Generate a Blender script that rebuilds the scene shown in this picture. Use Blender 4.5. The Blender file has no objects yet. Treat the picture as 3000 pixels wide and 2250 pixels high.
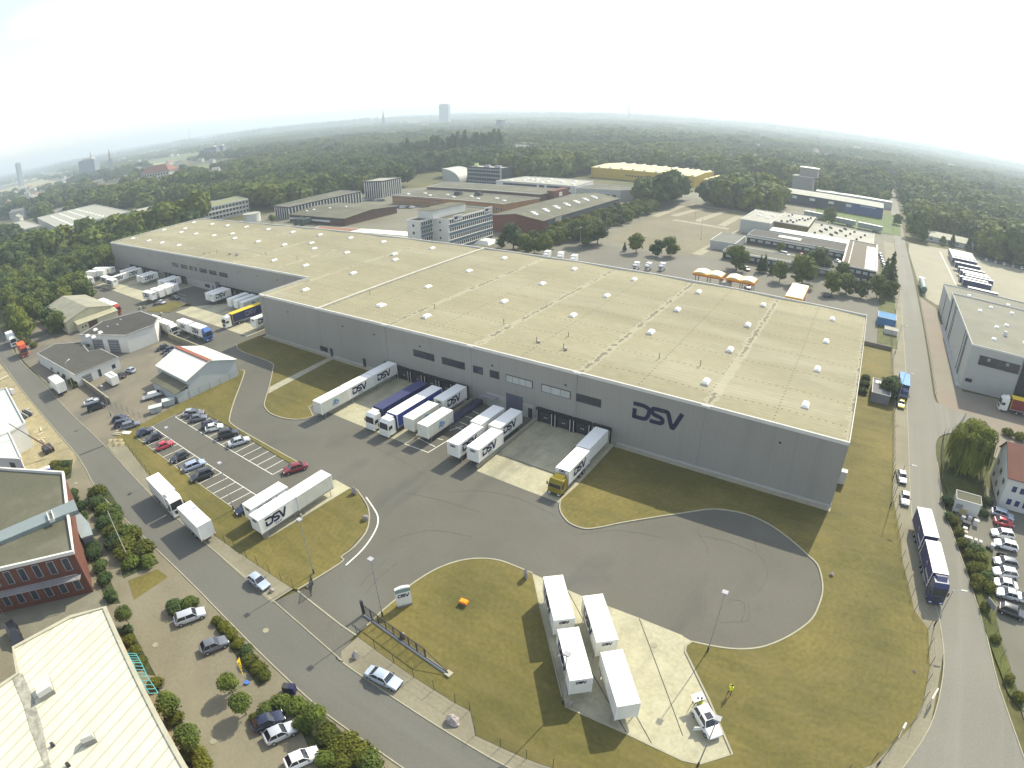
import bpy, bmesh, math, random
import numpy as np
from mathutils import Vector, Matrix
from mathutils.geometry import tessellate_polygon
random.seed(7); rs = np.random.RandomState(11)
R_ = math.radians
S = bpy.context.scene
COL = S.collection

# ------------------------------------------------------------------ camera (wide action-camera lens, 58 m up)
CAM_H = 58.4
PITCH, ROLL, YAW = 0.456896, -0.012889, 0.585151
LF, LK1, LK2 = 1739.74, 0.0466395, 0.00193469          # r_px = f (t + k1 t^3 + k2 t^5), for a 3000 px wide frame
def _axes():
    cy, sy, cp, sp, cr, sr = math.cos(YAW), math.sin(YAW), math.cos(PITCH), math.sin(PITCH), math.cos(ROLL), math.sin(ROLL)
    right = Vector((cy, sy, 0)); fwd = Vector((-sy*cp, cy*cp, -sp)); up = Vector((-sy*sp, cy*sp, cp))
    return cr*right + sr*up, -sr*right + cr*up, fwd
AX_R, AX_U, AX_F = _axes()
cd = bpy.data.cameras.new('camera'); cam = bpy.data.objects.new('camera', cd); COL.objects.link(cam)
m = Matrix((AX_R, AX_U, -AX_F)).transposed().to_4x4(); m.translation = (0, 0, CAM_H); cam.matrix_world = m
S.camera = cam
cd.type = 'PANO'; cd.sensor_width = 36; cd.sensor_height = 27; cd.sensor_fit = 'HORIZONTAL'
cd.clip_start = 0.5; cd.clip_end = 40000
def _setcam():
    t = np.linspace(0.005, 1.06, 300); r = LF*(t + LK1*t**3 + LK2*t**5)*36/3000
    A = np.stack([r, r**2, r**3, r**4], 1); k = np.linalg.lstsq(A, t, rcond=None)[0]
    tgt = cd if hasattr(cd, 'fisheye_polynomial_k1') else cd.cycles
    tgt.panorama_type = 'FISHEYE_LENS_POLYNOMIAL'; tgt.fisheye_fov = R_(175)
    tgt.fisheye_polynomial_k0 = 0.0
    for i in range(4): setattr(tgt, 'fisheye_polynomial_k%d' % (i+1), -float(k[i]))
_setcam()
def pixdir(px, py):
    dx, dy = px-1500, 1125-py; n = math.hypot(dx, dy); rr = n/LF; t = rr
    for _ in range(20): t -= (t+LK1*t**3+LK2*t**5-rr)/(1+3*LK1*t*t+5*LK2*t**4)
    s = math.sin(t)/max(n, 1e-9)
    return AX_R*dx*s + AX_U*dy*s + AX_F*math.cos(t)
def at(px, py, z=0.0):
    "survey: the point at height z that a sight line through photo pixel (px,py) meets"
    d = pixdir(px, py); t = (z-CAM_H)/d.z
    return (d.x*t, d.y*t)
def view(ox, oy, w=1000):
    s = 2212.0/w
    return lambda x, y, z=0.0: at(ox+x/s, oy+y/s, z)
BL, BM, BR = view(0,1500), view(1000,1500), view(2000,1500)
r2, r3, z4, c4, r5 = view(1000,200), view(2000,300), view(0,750), view(1000,900), view(2000,900)
KK, P4, Q1, Q2, Q3, Q4, Q5 = view(400,1200,400), view(650,1350,400), view(150,740,400), view(500,740,400), view(780,450,500), view(1250,400,500), view(2150,500,500)
Q6, Q7, Q8, N1, N2, N5, N6 = view(2550,650,450.6), view(2600,1150,400), view(2600,1450,400), view(0,1040,400), view(0,1340,400), view(500,450,500), view(0,550,400)

# ------------------------------------------------------------------ sky, sun, exposure
SUN_EL, SUN_AZ = R_(40.9), R_(83.5)           # azimuth counter-clockwise from +X
w = bpy.data.worlds.new("World"); S.world = w; w.use_nodes = True
nt = w.node_tree; bg = nt.nodes['Background']
sky = nt.nodes.new('ShaderNodeTexSky'); sky.sky_type = 'NISHITA'; sky.sun_disc = False
sky.sun_elevation = SUN_EL; sky.sun_rotation = math.pi/2 - SUN_AZ
sky.altitude = 100; sky.air_density = 1.0; sky.dust_density = 1.2; sky.ozone_density = 1.0
hs = nt.nodes.new('ShaderNodeHueSaturation'); hs.inputs['Saturation'].default_value = .62   # milky summer haze overhead
nt.links.new(sky.outputs[0], hs.inputs['Color'])
_tc = nt.nodes.new('ShaderNodeTexCoord'); _mp = nt.nodes.new('ShaderNodeMapping'); _mp.inputs['Scale'].default_value = (1.0, 1.0, 3.5); nt.links.new(_tc.outputs['Generated'], _mp.inputs[0])
_nz = nt.nodes.new('ShaderNodeTexNoise'); _nz.inputs['Scale'].default_value = 2.6; _nz.inputs['Detail'].default_value = 7; nt.links.new(_mp.outputs[0], _nz.inputs['Vector'])
_mr = nt.nodes.new('ShaderNodeMapRange'); _mr.inputs[1].default_value = .48; _mr.inputs[2].default_value = .72; _mr.inputs[4].default_value = .38; nt.links.new(_nz.outputs[0], _mr.inputs[0])
_mx = nt.nodes.new('ShaderNodeMix'); _mx.data_type = 'RGBA'; _mx.inputs[7].default_value = (7.5, 7.4, 7.0, 1); nt.links.new(_mr.outputs[0], _mx.inputs[0]); nt.links.new(hs.outputs[0], _mx.inputs[6]); nt.links.new(_mx.outputs[2], bg.inputs[0]); bg.inputs[1].default_value = 0.15
sl = bpy.data.lights.new('sun', 'SUN'); so = bpy.data.objects.new('sun', sl); COL.objects.link(so)
sl.energy = 3.6; sl.angle = R_(0.5); sl.color = (1.0, 0.93, 0.73)
sd = Vector((math.cos(SUN_AZ)*math.cos(SUN_EL), math.sin(SUN_AZ)*math.cos(SUN_EL), math.sin(SUN_EL)))
so.rotation_euler = sd.to_track_quat('Z', 'Y').to_euler(); so.location = (0, 0, 200)
S.view_settings.view_transform = 'Standard'; S.view_settings.look = 'None'; S.view_settings.gamma = 1
S.view_settings.exposure = 0.88
S.render.engine = 'CYCLES'
c = S.cycles; c.use_denoising = True; c.max_bounces = 5; c.diffuse_bounces = 3; c.glossy_bounces = 2; c.transmission_bounces = 3
c.volume_bounces = 0; c.transparent_max_bounces = 4; c.caustics_reflective = False; c.caustics_refractive = False
c.sample_clamp_indirect = 8

# ------------------------------------------------------------------ materials
MATS = {}
def mat(name, col, rough=0.85, spec=0.25, metal=0.0, var=0.10, scale=0.4, fine=0.06, fscale=9.0, bump=0.0, tint=None, rnd=0.0, coord='Object', stretch=(1,1,1), clear=0.0):
    if name in MATS: return MATS[name]
    M = bpy.data.materials.new(name); M.use_nodes = True; MATS[name] = M
    n, l = M.node_tree.nodes, M.node_tree.links; b = n['Principled BSDF']
    b.inputs['Roughness'].default_value = rough; b.inputs['Metallic'].default_value = metal
    b.inputs['Specular IOR Level'].default_value = spec
    if clear: b.inputs['Coat Weight'].default_value = clear; b.inputs['Coat Roughness'].default_value = 0.08
    tc = n.new('ShaderNodeTexCoord'); mp = n.new('ShaderNodeMapping'); mp.inputs['Scale'].default_value = stretch
    l.new(tc.outputs[coord], mp.inputs[0])
    def noise(sc, det):
        t = n.new('ShaderNodeTexNoise'); t.inputs['Scale'].default_value = sc; t.inputs['Detail'].default_value = det
        t.inputs['Roughness'].default_value = 0.6; l.new(mp.outputs[0], t.inputs['Vector']); return t
    def mix(a, bb, f, mode='MIX'):
        x = n.new('ShaderNodeMix'); x.data_type = 'RGBA'; x.blend_type = mode
        for i, v in ((6, a), (7, bb)):
            if isinstance(v, (tuple, list)): x.inputs[i].default_value = (*v, 1)
            else: l.new(v, x.inputs[i])
        if isinstance(f, float): x.inputs[0].default_value = f
        else: l.new(f, x.inputs[0])
        return x.outputs[2]
    def ramp(src, lo, hi):
        r = n.new('ShaderNodeMapRange'); r.inputs[1].default_value = lo; r.inputs[2].default_value = hi; l.new(src, r.inputs[0]); return r.outputs[0]
    c1 = tuple(max(0, v*(1-var)) for v in col); c2 = tuple(v*(1+var) for v in (tint or col))
    o = mix(c1, c2, ramp(noise(scale, 5).outputs[0], 0.32, 0.68))
    if fine:
        o = mix(o, (1-fine*2.2,)*3, ramp(noise(fscale, 3).outputs[0], 0.35, 0.75), 'MULTIPLY')
    if rnd:
        oi = n.new('ShaderNodeObjectInfo'); r = ramp(oi.outputs['Random'], 0, 1)
        o = mix(o, mix((1+rnd, 1+rnd*.95, 1+rnd*.1), (1-rnd*1.1, 1-rnd*.8, 1-rnd*.4), r), 1.0, 'MULTIPLY')
    l.new(o, b.inputs['Base Color'])
    if bump:
        bp = n.new('ShaderNodeBump'); bp.inputs['Strength'].default_value = 0.6; bp.inputs['Distance'].default_value = bump
        l.new(noise(fscale, 3).outputs[0], bp.inputs['Height']); l.new(bp.outputs[0], b.inputs['Normal'])
    M['_out'] = 1
    return M
def ext(M):
    "nodes, links, bsdf, the socket that feeds the base colour"
    n, l = M.node_tree.nodes, M.node_tree.links; b = n['Principled BSDF']
    return n, l, b, b.inputs['Base Color'].links[0].from_socket
def mathn(n, l, op, a, b=None, c=None):
    x = n.new('ShaderNodeMath'); x.operation = op
    for i, v in enumerate((a, b, c)):
        if v is None: continue
        if isinstance(v, (int, float)): x.inputs[i].default_value = v
        else: l.new(v, x.inputs[i])
    return x.outputs[0]
def over(n, l, base, col, fac, mode='MIX'):
    x = n.new('ShaderNodeMix'); x.data_type = 'RGBA'; x.blend_type = mode; l.new(base, x.inputs[6])
    if isinstance(col, (tuple, list)): x.inputs[7].default_value = (*col, 1)
    else: l.new(col, x.inputs[7])
    if isinstance(fac, float): x.inputs[0].default_value = fac
    else: l.new(fac, x.inputs[0])
    return x.outputs[2]
def lines(M, axis, period, width, col, strength, offset=0.0, dots=None, wobble=0.0):
    "thin lines across an object's surface every `period` metres along `axis` (0/1/2), optionally broken into dots"
    n, l, b, src = ext(M)
    tc = n.new('ShaderNodeTexCoord'); sp = n.new('ShaderNodeSeparateXYZ'); l.new(tc.outputs['Object'], sp.inputs[0])
    v = sp.outputs[axis]
    if wobble:
        t = n.new('ShaderNodeTexNoise'); t.inputs['Scale'].default_value = 0.25; l.new(tc.outputs['Object'], t.inputs['Vector'])
        v = mathn(n, l, 'ADD', v, mathn(n, l, 'MULTIPLY', mathn(n, l, 'SUBTRACT', t.outputs[0], 0.5), wobble))
    f = mathn(n, l, 'FRACT', mathn(n, l, 'DIVIDE', mathn(n, l, 'SUBTRACT', v, offset), period))
    f = mathn(n, l, 'LESS_THAN', f, width/period)
    if dots:
        g = mathn(n, l, 'FRACT', mathn(n, l, 'DIVIDE', sp.outputs[dots[0]], dots[1]))
        f = mathn(n, l, 'MULTIPLY', f, mathn(n, l, 'LESS_THAN', g, dots[2]))
    o = over(n, l, src, col, mathn(n, l, 'MULTIPLY', f, strength)); l.new(o, b.inputs['Base Color']); return M
def patches(M, col, scale, lo, hi, strength, stretch=(1,1,1), detail=6):
    n, l, b, src = ext(M)
    tc = n.new('ShaderNodeTexCoord'); mp = n.new('ShaderNodeMapping'); mp.inputs['Scale'].default_value = stretch; l.new(tc.outputs['Object'], mp.inputs[0])
    t = n.new('ShaderNodeTexNoise'); t.inputs['Scale'].default_value = scale; t.inputs['Detail'].default_value = detail; t.inputs['Distortion'].default_value = 0.4; l.new(mp.outputs[0], t.inputs['Vector'])
    r = n.new('ShaderNodeMapRange'); r.inputs[1].default_value = lo; r.inputs[2].default_value = hi; r.inputs[4].default_value = strength; l.new(t.outputs[0], r.inputs[0])
    o = over(n, l, src, col, r.outputs[0]); l.new(o, b.inputs['Base Color']); return M

ASPH = mat('asphalt', (.124,.119,.096), var=.10, scale=.06, fine=.07, fscale=3); patches(ASPH, (.07,.07,.068), .18, .56, .75, .55, (1,.35,1)); patches(ASPH, (.15,.15,.14), .05, .55, .7, .4)
STREET = mat('street_asphalt', (.134,.131,.110), var=.07, scale=.05, fine=.06, fscale=3); patches(STREET, (.16,.155,.14), .3, .5, .8, .5, (.06,1,1))
ROADR = mat('side_road_asphalt', (.195,.188,.155), var=.07, scale=.05, fine=.06, fscale=3); patches(ROADR, (.24,.23,.20), .45, .48, .75, .6, (1,.03,1))
LAWN = mat('dry_lawn', (.108,.102,.026), var=.16, scale=.05, fine=.16, fscale=1.6, tint=(.180,.148,.038), bump=.05); patches(LAWN, (.17,.135,.05), .30, .45, .75, .55, (.25,1.6,1)); patches(LAWN, (.075,.075,.02), .42, .5, .8, .6, (.35,1.2,1)); patches(LAWN, (.20,.15,.06), .35, .60, .78, .5)
GRASS = mat('rough_grass', (.075,.085,.025), var=.25, scale=.02, fine=.15, fscale=.7, tint=(.11,.10,.035)); patches(GRASS, (.16,.14,.07), .06, .55, .75, .6)
def mowing(M, cx, cy, period, strength, col):
    n, l, b, src = ext(M); tc = n.new('ShaderNodeTexCoord'); mp = n.new('ShaderNodeMapping'); mp.inputs['Location'].default_value = (-cx,-cy,0); l.new(tc.outputs['Object'], mp.inputs[0])
    wv = n.new('ShaderNodeTexWave'); wv.wave_type = 'RINGS'; wv.rings_direction = 'Z'; wv.inputs['Scale'].default_value = 6.283/period/6.283*.314*3.2; wv.inputs['Distortion'].default_value = 7.0; wv.inputs['Detail'].default_value = 3; wv.inputs['Detail Scale'].default_value = .6; l.new(mp.outputs[0], wv.inputs[0])
    l.new(over(n, l, src, col, mathn(n, l, 'MULTIPLY', wv.outputs[1], strength)), b.inputs['Base Color'])
mowing(LAWN, -2, 60, 2.9, .17, (.085,.080,.022))
CONC = mat('concrete_pad', (.42,.395,.27), var=.11, scale=.3, fine=.10, fscale=2); patches(CONC, (.17,.16,.125), .22, .48, .75, .6, (1,.22,1)); patches(CONC, (.50,.47,.34), .5, .5, .8, .5); 
PAVE = mat('beige_paving', (.235,.215,.150), var=.10, scale=.15, fine=.08, fscale=2.2); patches(PAVE, (.14,.13,.09), .12, .52, .72, .5)
PAVED = mat('brown_block_paving', (.200,.180,.122), var=.10, scale=.15, fine=.09, fscale=2.2); patches(PAVED, (.165,.135,.095), .08, .55, .65, .45); patches(PAVED, (.26,.235,.16), .05, .5, .7, .5)
SAND = mat('bare_sand', (.34,.29,.17), var=.2, scale=.2, fine=.12, fscale=1.5); patches(SAND, (.16,.14,.08), .2, .5, .7, .7)
LOTG = mat('lorry_lot_gravel', (.30,.28,.20), var=.08, scale=.05, fine=.07, fscale=1)
KERB = mat('kerb_concrete', (.36,.34,.25), var=.1, scale=.8, fine=.08)
LINE = mat('road_marking_white', (.74,.73,.66), rough=.7, var=.08, scale=1.5, fine=.05)
DARKL = mat('tar_joint', (.05,.05,.045), var=.1)
LAWN2 = LAWN

WALLG = mat('grey_cladding', (.285,.275,.248), rough=.55, spec=.3, var=.03, scale=.06, fine=0)
lines(WALLG, 0, 0.9, 0.10, (.2,.2,.19), 0.22)
patches(WALLG, (.205,.197,.172), .45, .5, .8, .45, (1,1,.07)); patches(WALLG, (.31,.30,.27), .08, .5, .8, .4)
ROOFT = mat('tan_roof_sheet', (.280,.256,.162), rough=.9, var=.14, scale=.035, fine=.09, fscale=.9, stretch=(.5,1.8,1)); patches(ROOFT, (.36,.34,.25), .05, .5, .75, .5, (.4,2,1)); patches(ROOFT, (.20,.19,.14), .25, .55, .8, .5, (.25,1.5,1))
lines(ROOFT, 1, 1.15, .16, (.19,.175,.12), .42); lines(ROOFT, 0, 12.16, .32, (.10,.09,.06), .8, offset=4.74-1.0, dots=(1,1.3,.30)); lines(ROOFT, 1, 9.0, .32, (.10,.09,.06), .8, offset=4, dots=(0,1.3,.30))
def valley(M):
    n, l, b, src = ext(M)
    tc = n.new('ShaderNodeTexCoord'); sp = n.new('ShaderNodeSeparateXYZ'); l.new(tc.outputs['Object'], sp.inputs[0])
    f = mathn(n, l, 'FRACT', mathn(n, l, 'ADD', mathn(n, l, 'DIVIDE', mathn(n, l, 'SUBTRACT', sp.outputs[0], 4.74), 24.33), 100.5))
    d = mathn(n, l, 'MULTIPLY', mathn(n, l, 'ABSOLUTE', mathn(n, l, 'SUBTRACT', f, .5)), 24.33)   # metres from the nearest valley
    t = n.new('ShaderNodeTexNoise'); t.inputs['Scale'].default_value = .8; t.inputs['Detail'].default_value = 8; l.new(tc.outputs['Object'], t.inputs['Vector'])
    t2 = n.new('ShaderNodeTexNoise'); t2.inputs['Scale'].default_value = .12; t2.inputs['Detail'].default_value = 3; l.new(tc.outputs['Object'], t2.inputs['Vector'])
    w1 = mathn(n, l, 'MULTIPLY', t.outputs[0], 2.6)
    light = mathn(n, l, 'LESS_THAN', d, mathn(n, l, 'SUBTRACT', w1, .35))
    o = over(n, l, src, (.38,.355,.26), mathn(n, l, 'MULTIPLY', light, .45))
    dk = mathn(n, l, 'MULTIPLY', mathn(n, l, 'LESS_THAN', d, mathn(n, l, 'SUBTRACT', w1, 1.0)), mathn(n, l, 'GREATER_THAN', t2.outputs[0], .47))
    o = over(n, l, o, (.10,.095,.065), mathn(n, l, 'MULTIPLY', dk, .7)); l.new(o, b.inputs['Base Color'])
valley(ROOFT)
WTRIM = mat('pale_trim', (.62,.61,.56), var=.05, fine=.03)
DOORD = mat('dark_dock_door', (.045,.045,.055), rough=.6, var=.08)
RUBB = mat('black_rubber', (.022,.022,.026), rough=.8, var=.1)
GLASSD = mat('dark_window_glass', (.035,.042,.055), rough=.12, spec=.6, var=.25, scale=.8, fine=0)
GLASSL = mat('blind_behind_glass', (.42,.44,.42), rough=.3, spec=.5, var=.1)
LOGO = mat('logo_navy', (.018,.018,.055), rough=.5, var=.05, fine=0)
LOGOG = mat('logo_grey', (.17,.17,.23), rough=.5, var=.05, fine=0)
BLUEL = mat('logo_light_blue', (.07,.25,.50), rough=.5, var=.05, fine=0)
WHT = mat('white_container_paint', (.78,.78,.72), rough=.5, spec=.35, var=.04, scale=.7, fine=.02)
lines(WHT, 2, 50, .01, (.5,.5,.5), 0.0)
patches(WHT, (.56,.53,.43), .7, .56, .85, .45, (1,1,.3))
OFFW = mat('off_white_corrugated', (.70,.70,.60), rough=.6, var=.06, scale=.7, fine=.03)
STEEL = mat('galvanised_steel', (.34,.34,.35), rough=.5, metal=.3, var=.1)
DSTEEL = mat('dark_chassis_steel', (.05,.05,.055), rough=.7, var=.15)
NAVY = mat('navy_tarpaulin', (.022,.026,.10), rough=.45, spec=.4, var=.10, scale=.8)
TYRE = mat('tyre_black', (.02,.02,.022), rough=.9, var=.1)
RIM = mat('wheel_rim', (.42,.42,.44), rough=.35, metal=.5, var=.05)
CARGL = mat('car_glass', (.02,.024,.03), rough=.08, spec=.7, var=.1, fine=0)
HEADL = mat('headlight_glass', (.75,.76,.74), rough=.1, spec=.7, var=.02, fine=0)
TAILL = mat('tail_light_red', (.35,.02,.02), rough=.25, var=.02, fine=0)
BARK = mat('bark', (.09,.07,.05), var=.2, scale=3)
LEAFS = {}
def leafmat(name, col, tint):
    M = mat(name, col, rough=.75, spec=.15, var=.32, scale=.35, fine=.14, fscale=1.4, tint=tint, rnd=.24)
    n, l, b, src = ext(M); tr = n.new('ShaderNodeBsdfTranslucent'); ms = n.new('ShaderNodeMixShader'); ms.inputs[0].default_value = .22
    l.new(src, tr.inputs[0]); l.new(b.outputs[0], ms.inputs[1]); l.new(tr.outputs[0], ms.inputs[2]); l.new(ms.outputs[0], n['Material Output'].inputs[0]); LEAFS[name] = M; return M
LF_MID = leafmat('leaf_mid_green', (.080,.120,.028), (.145,.175,.036))
LF_DARK = leafmat('leaf_dark_green', (.052,.088,.032), (.092,.126,.040))
LF_LIGHT = leafmat('leaf_light_green', (.105,.140,.024), (.16,.175,.030))
LF_BUSH = leafmat('leaf_yellow_green', (.085,.100,.016), (.16,.16,.025))
BRICKR = mat('red_brick', (.145,.060,.042), var=.12, scale=.3, fine=.08)
BRICKO = mat('orange_brick', (.36,.19,.08), var=.12, scale=.2, fine=.08)
BRICKD = mat('dark_brown_brick', (.12,.07,.05), var=.1, scale=.3, fine=.08)
ROOFG = mat('grey_green_felt_roof', (.112,.110,.074), var=.12, scale=.06, fine=.08, fscale=1.5); patches(ROOFG, (.19,.18,.13), .12, .5, .7, .5)
ROOFD = mat('dark_felt_roof', (.06,.056,.048), var=.15, scale=.2, fine=.08, fscale=2)
ROOFP = mat('pale_flat_roof', (.36,.35,.29), var=.12, scale=.1, fine=.08, fscale=1.5)
ROOFW = mat('bright_metal_roof', (.72,.71,.60), rough=.6, var=.05, scale=.3, fine=.03); lines(ROOFW, 1, 1.5, .16, (.40,.39,.32), .8)
WALLW = mat('white_render', (.60,.60,.56), var=.05, scale=.3, fine=.04)
WALLC = mat('cream_render', (.50,.47,.32), var=.06, scale=.3, fine=.04)
WALLB = mat('blue_grey_panel', (.13,.17,.20), rough=.5, var=.06, fine=.02)
WALLK = mat('black_cladding', (.03,.033,.04), rough=.5, var=.1)
WALLL = mat('light_grey_cladding', (.42,.43,.40), rough=.6, var=.04, fine=.03)
BLUEW = mat('blue_cladding', (.035,.075,.22), rough=.5, var=.08)
DBLUE = mat('dark_blue_grey_cladding', (.035,.045,.075), rough=.5, var=.1)
YELW = mat('yellow_cladding', (.52,.36,.03), rough=.6, var=.06)
YROOF = mat('pale_yellow_roof', (.58,.52,.28), var=.1, scale=.05)
TILER = mat('red_roof_tiles', (.17,.075,.055), var=.12, scale=.5, fine=.08); lines(TILER, 1, .45, .12, (.10,.04,.03), .6)
ORANGE = mat('orange_plastic', (.70,.22,.02), rough=.5, var=.05)
YELLOW = mat('yellow_paint', (.70,.50,.02), rough=.45, var=.05)
ROCK = mat('pale_boulder', (.36,.32,.30), var=.3, scale=2.5, fine=.15, fscale=8, bump=.1)
TEAL = mat('teal_frame', (.12,.42,.42), rough=.5, var=.05)
RUST = mat('rust_red_strip', (.30,.12,.08), var=.3, scale=2)
FARW = mat('far_pale_wall', (.55,.53,.47), var=.1); FARR = mat('far_red_roof', (.26,.12,.085), var=.2, rnd=.15); FARD = mat('far_grey_roof', (.24,.23,.21), var=.2, rnd=.2)

# ------------------------------------------------------------------ mesh helpers
class MB:
    def __init__(s): s.v = []; s.f = []; s.m = []
    def quad(s, pts, mi=0):
        k = len(s.v); s.v += [tuple(p) for p in pts]; s.f.append(tuple(range(k, k+len(pts)))); s.m.append(mi); return s
    def hexa(s, P, mi=0):
        "P: four bottom corners counter-clockwise then the four top ones"
        k = len(s.v); s.v += [tuple(p) for p in P]
        for f in ((3,2,1,0),(4,5,6,7),(0,1,5,4),(1,2,6,5),(2,3,7,6),(3,0,4,7)): s.f.append(tuple(k+i for i in f)); s.m.append(mi)
        return s
    def box(s, x0, x1, y0, y1, z0, z1, mi=0):
        return s.hexa([(x0,y0,z0),(x1,y0,z0),(x1,y1,z0),(x0,y1,z0),(x0,y0,z1),(x1,y0,z1),(x1,y1,z1),(x0,y1,z1)], mi)
    def prism(s, poly, z0, z1, mi=0, mtop=None, bottom=False):
        a = sum(poly[i][0]*poly[(i+1)%len(poly)][1]-poly[(i+1)%len(poly)][0]*poly[i][1] for i in range(len(poly)))
        if a < 0: poly = poly[::-1]
        n = len(poly); k = len(s.v); s.v += [(p[0],p[1],z0) for p in poly]+[(p[0],p[1],z1) for p in poly]
        for i in range(n): s.f.append((k+i, k+(i+1)%n, k+n+(i+1)%n, k+n+i)); s.m.append(mi)
        for t in tessellate_polygon([[Vector((p[0],p[1],0)) for p in poly]]):
            A, B, C = (Vector(poly[j]+(0,)) if len(poly[j]) == 2 else Vector(poly[j]) for j in t)
            t = t if (B-A).cross(C-A).z > 0 else t[::-1]
            s.f.append(tuple(k+n+j for j in t)); s.m.append(mi if mtop is None else mtop)
            if bottom: s.f.append(tuple(k+j for j in t[::-1])); s.m.append(mi)
        return s
    def flat(s, poly, z, mi=0):
        k = len(s.v); s.v += [(p[0],p[1],z) for p in poly]
        for t in tessellate_polygon([[Vector((p[0],p[1],0)) for p in poly]]):
            A, B, C = (Vector((poly[j][0], poly[j][1], 0)) for j in t)
            s.f.append(tuple(k+j for j in (t if (B-A).cross(C-A).z > 0 else t[::-1]))); s.m.append(mi)
        return s
    def cyl(s, p, q, r, r2=None, n=8, mi=0, caps=True):
        p, q = Vector(p), Vector(q); r2 = r if r2 is None else r2; d = (q-p).normalized()
        a = d.orthogonal().normalized(); b = d.cross(a); k = len(s.v)
        for c, rr in ((p, r), (q, r2)):
            for i in range(n): t = 2*math.pi*i/n; s.v.append(tuple(c+(a*math.cos(t)+b*math.sin(t))*rr))
        for i in range(n): s.f.append((k+i, k+(i+1)%n, k+n+(i+1)%n, k+n+i)); s.m.append(mi)
        if caps: s.f.append(tuple(range(k+n-1, k-1, -1))); s.m.append(mi); s.f.append(tuple(range(k+n, k+2*n))); s.m.append(mi)
        return s
    def loft(s, rings, mi=0, caps=True):
        n = len(rings[0]); k = len(s.v)
        for r in rings: s.v += [tuple(p) for p in r]
        for j in range(len(rings)-1):
            for i in range(n): s.f.append((k+j*n+i, k+j*n+(i+1)%n, k+(j+1)*n+(i+1)%n, k+(j+1)*n+i)); s.m.append(mi)
        if caps: s.f.append(tuple(range(k+n-1, k-1, -1))); s.m.append(mi); e = k+(len(rings)-1)*n; s.f.append(tuple(range(e, e+n))); s.m.append(mi)
        return s
    def strip(s, pts, w, z0, z1, mi=0, closed=False, side=0.0):
        "a band of width w along a ground polyline, from z0 to z1 (box section)"
        P = [Vector((p[0],p[1])) for p in pts]; n = len(P); L, Rr = [], []
        for i in range(n):
            a = P[(i-1) % n] if (closed or i > 0) else P[i]; b = P[(i+1) % n] if (closed or i < n-1) else P[i]
            d = (b-a); d = d.normalized() if d.length > 1e-6 else Vector((1,0)); nn = Vector((-d.y, d.x))
            L.append(P[i]+nn*(w/2+side)); Rr.append(P[i]-nn*(w/2-side))
        k = len(s.v)
        for i in range(n): s.v += [(Rr[i].x,Rr[i].y,z0),(L[i].x,L[i].y,z0),(L[i].x,L[i].y,z1),(Rr[i].x,Rr[i].y,z1)]
        for i in range(n if closed else n-1):
            a, b = k+4*i, k+4*((i+1) % n)
            for q in ((a+3,b+3,b+2,a+2),(a,b,b+3,a+3),(a+2,b+2,b+1,a+1)): s.f.append(q); s.m.append(mi)
        if not closed:
            s.f.append((k,k+3,k+2,k+1)); s.m.append(mi); e = k+4*(n-1); s.f.append((e,e+1,e+2,e+3)); s.m.append(mi)
        return s
    def mesh(s, name, mats, smooth=False, off=(0,0,0), ang=40):
        me = bpy.data.meshes.new(name)
        me.from_pydata([(v[0]-off[0], v[1]-off[1], v[2]-off[2]) for v in s.v], [], s.f)
        for mm in (mats if isinstance(mats, (list, tuple)) else [mats]): me.materials.append(mm)
        if len(set(s.m)) > 1: me.polygons.foreach_set('material_index', s.m)
        if smooth: me.shade_smooth(); me.set_sharp_from_angle(angle=R_(ang))
        me.update(); return me
    def build(s, name, mats, parent=None, world=False, smooth=False, ang=40):
        off = parent.location if (world and parent is not None) else (0,0,0)
        return link(bpy.data.objects.new(name, s.mesh(name, mats, smooth, off, ang)), parent)
def link(o, parent=None):
    COL.objects.link(o)
    if parent is not None: o.parent = parent
    return o
def tag(o, label=None, cat=None, group=None, kind=None):
    if label: o['label'] = label
    if cat: o['category'] = cat
    if group: o['group'] = group
    if kind: o['kind'] = kind
    return o
def thing(name, label, cat, loc=(0,0,0), rz=0.0, group=None):
    o = bpy.data.objects.new(name, None); COL.objects.link(o); o.location = (loc[0], loc[1], loc[2] if len(loc) > 2 else 0.0); o.rotation_euler = (0,0,rz)
    o.empty_display_size = .5
    return tag(o, label, cat, group)
def inst(src, parent, loc=(0,0,0), rz=0.0, name=None, scale=None):
    "another object that shares src's mesh (src: object)"
    c = src.copy(); 
    if name: c.name = name
    COL.objects.link(c); c.parent = parent; c.location = loc; c.rotation_euler = (0,0,rz)
    if scale: c.scale = scale
    return c
def kids(o): return sorted([x for x in COL.objects if x.parent == o], key=lambda x: x.name)
CH = {}
def copy_tree(src, parent=None):
    key = src.name
    if key not in CH: CH[key] = kids(src)
    c = src.copy(); COL.objects.link(c); c.parent = parent
    for k in CH[key]: copy_tree(k, c)
    return c
def struct(name, mb, m): return tag(mb.build(name, m), kind='structure')
def seg(a, b, n): return [(a[0]+(b[0]-a[0])*i/n, a[1]+(b[1]-a[1])*i/n) for i in range(n+1)]
def smoothline(pts, n=4):
    "Catmull-Rom through the points"
    P = [Vector(p) for p in pts]; out = []
    for i in range(len(P)-1):
        p0, p1, p2, p3 = P[max(i-1,0)], P[i], P[i+1], P[min(i+2,len(P)-1)]
        for k in range(n):
            t = k/n; out.append(tuple(.5*((2*p1)+(-p0+p2)*t+(2*p0-5*p1+4*p2-p3)*t*t+(-p0+3*p1-3*p2+p3)*t**3)))
    out.append(tuple(P[-1])); return out
_TM = {}
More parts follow.
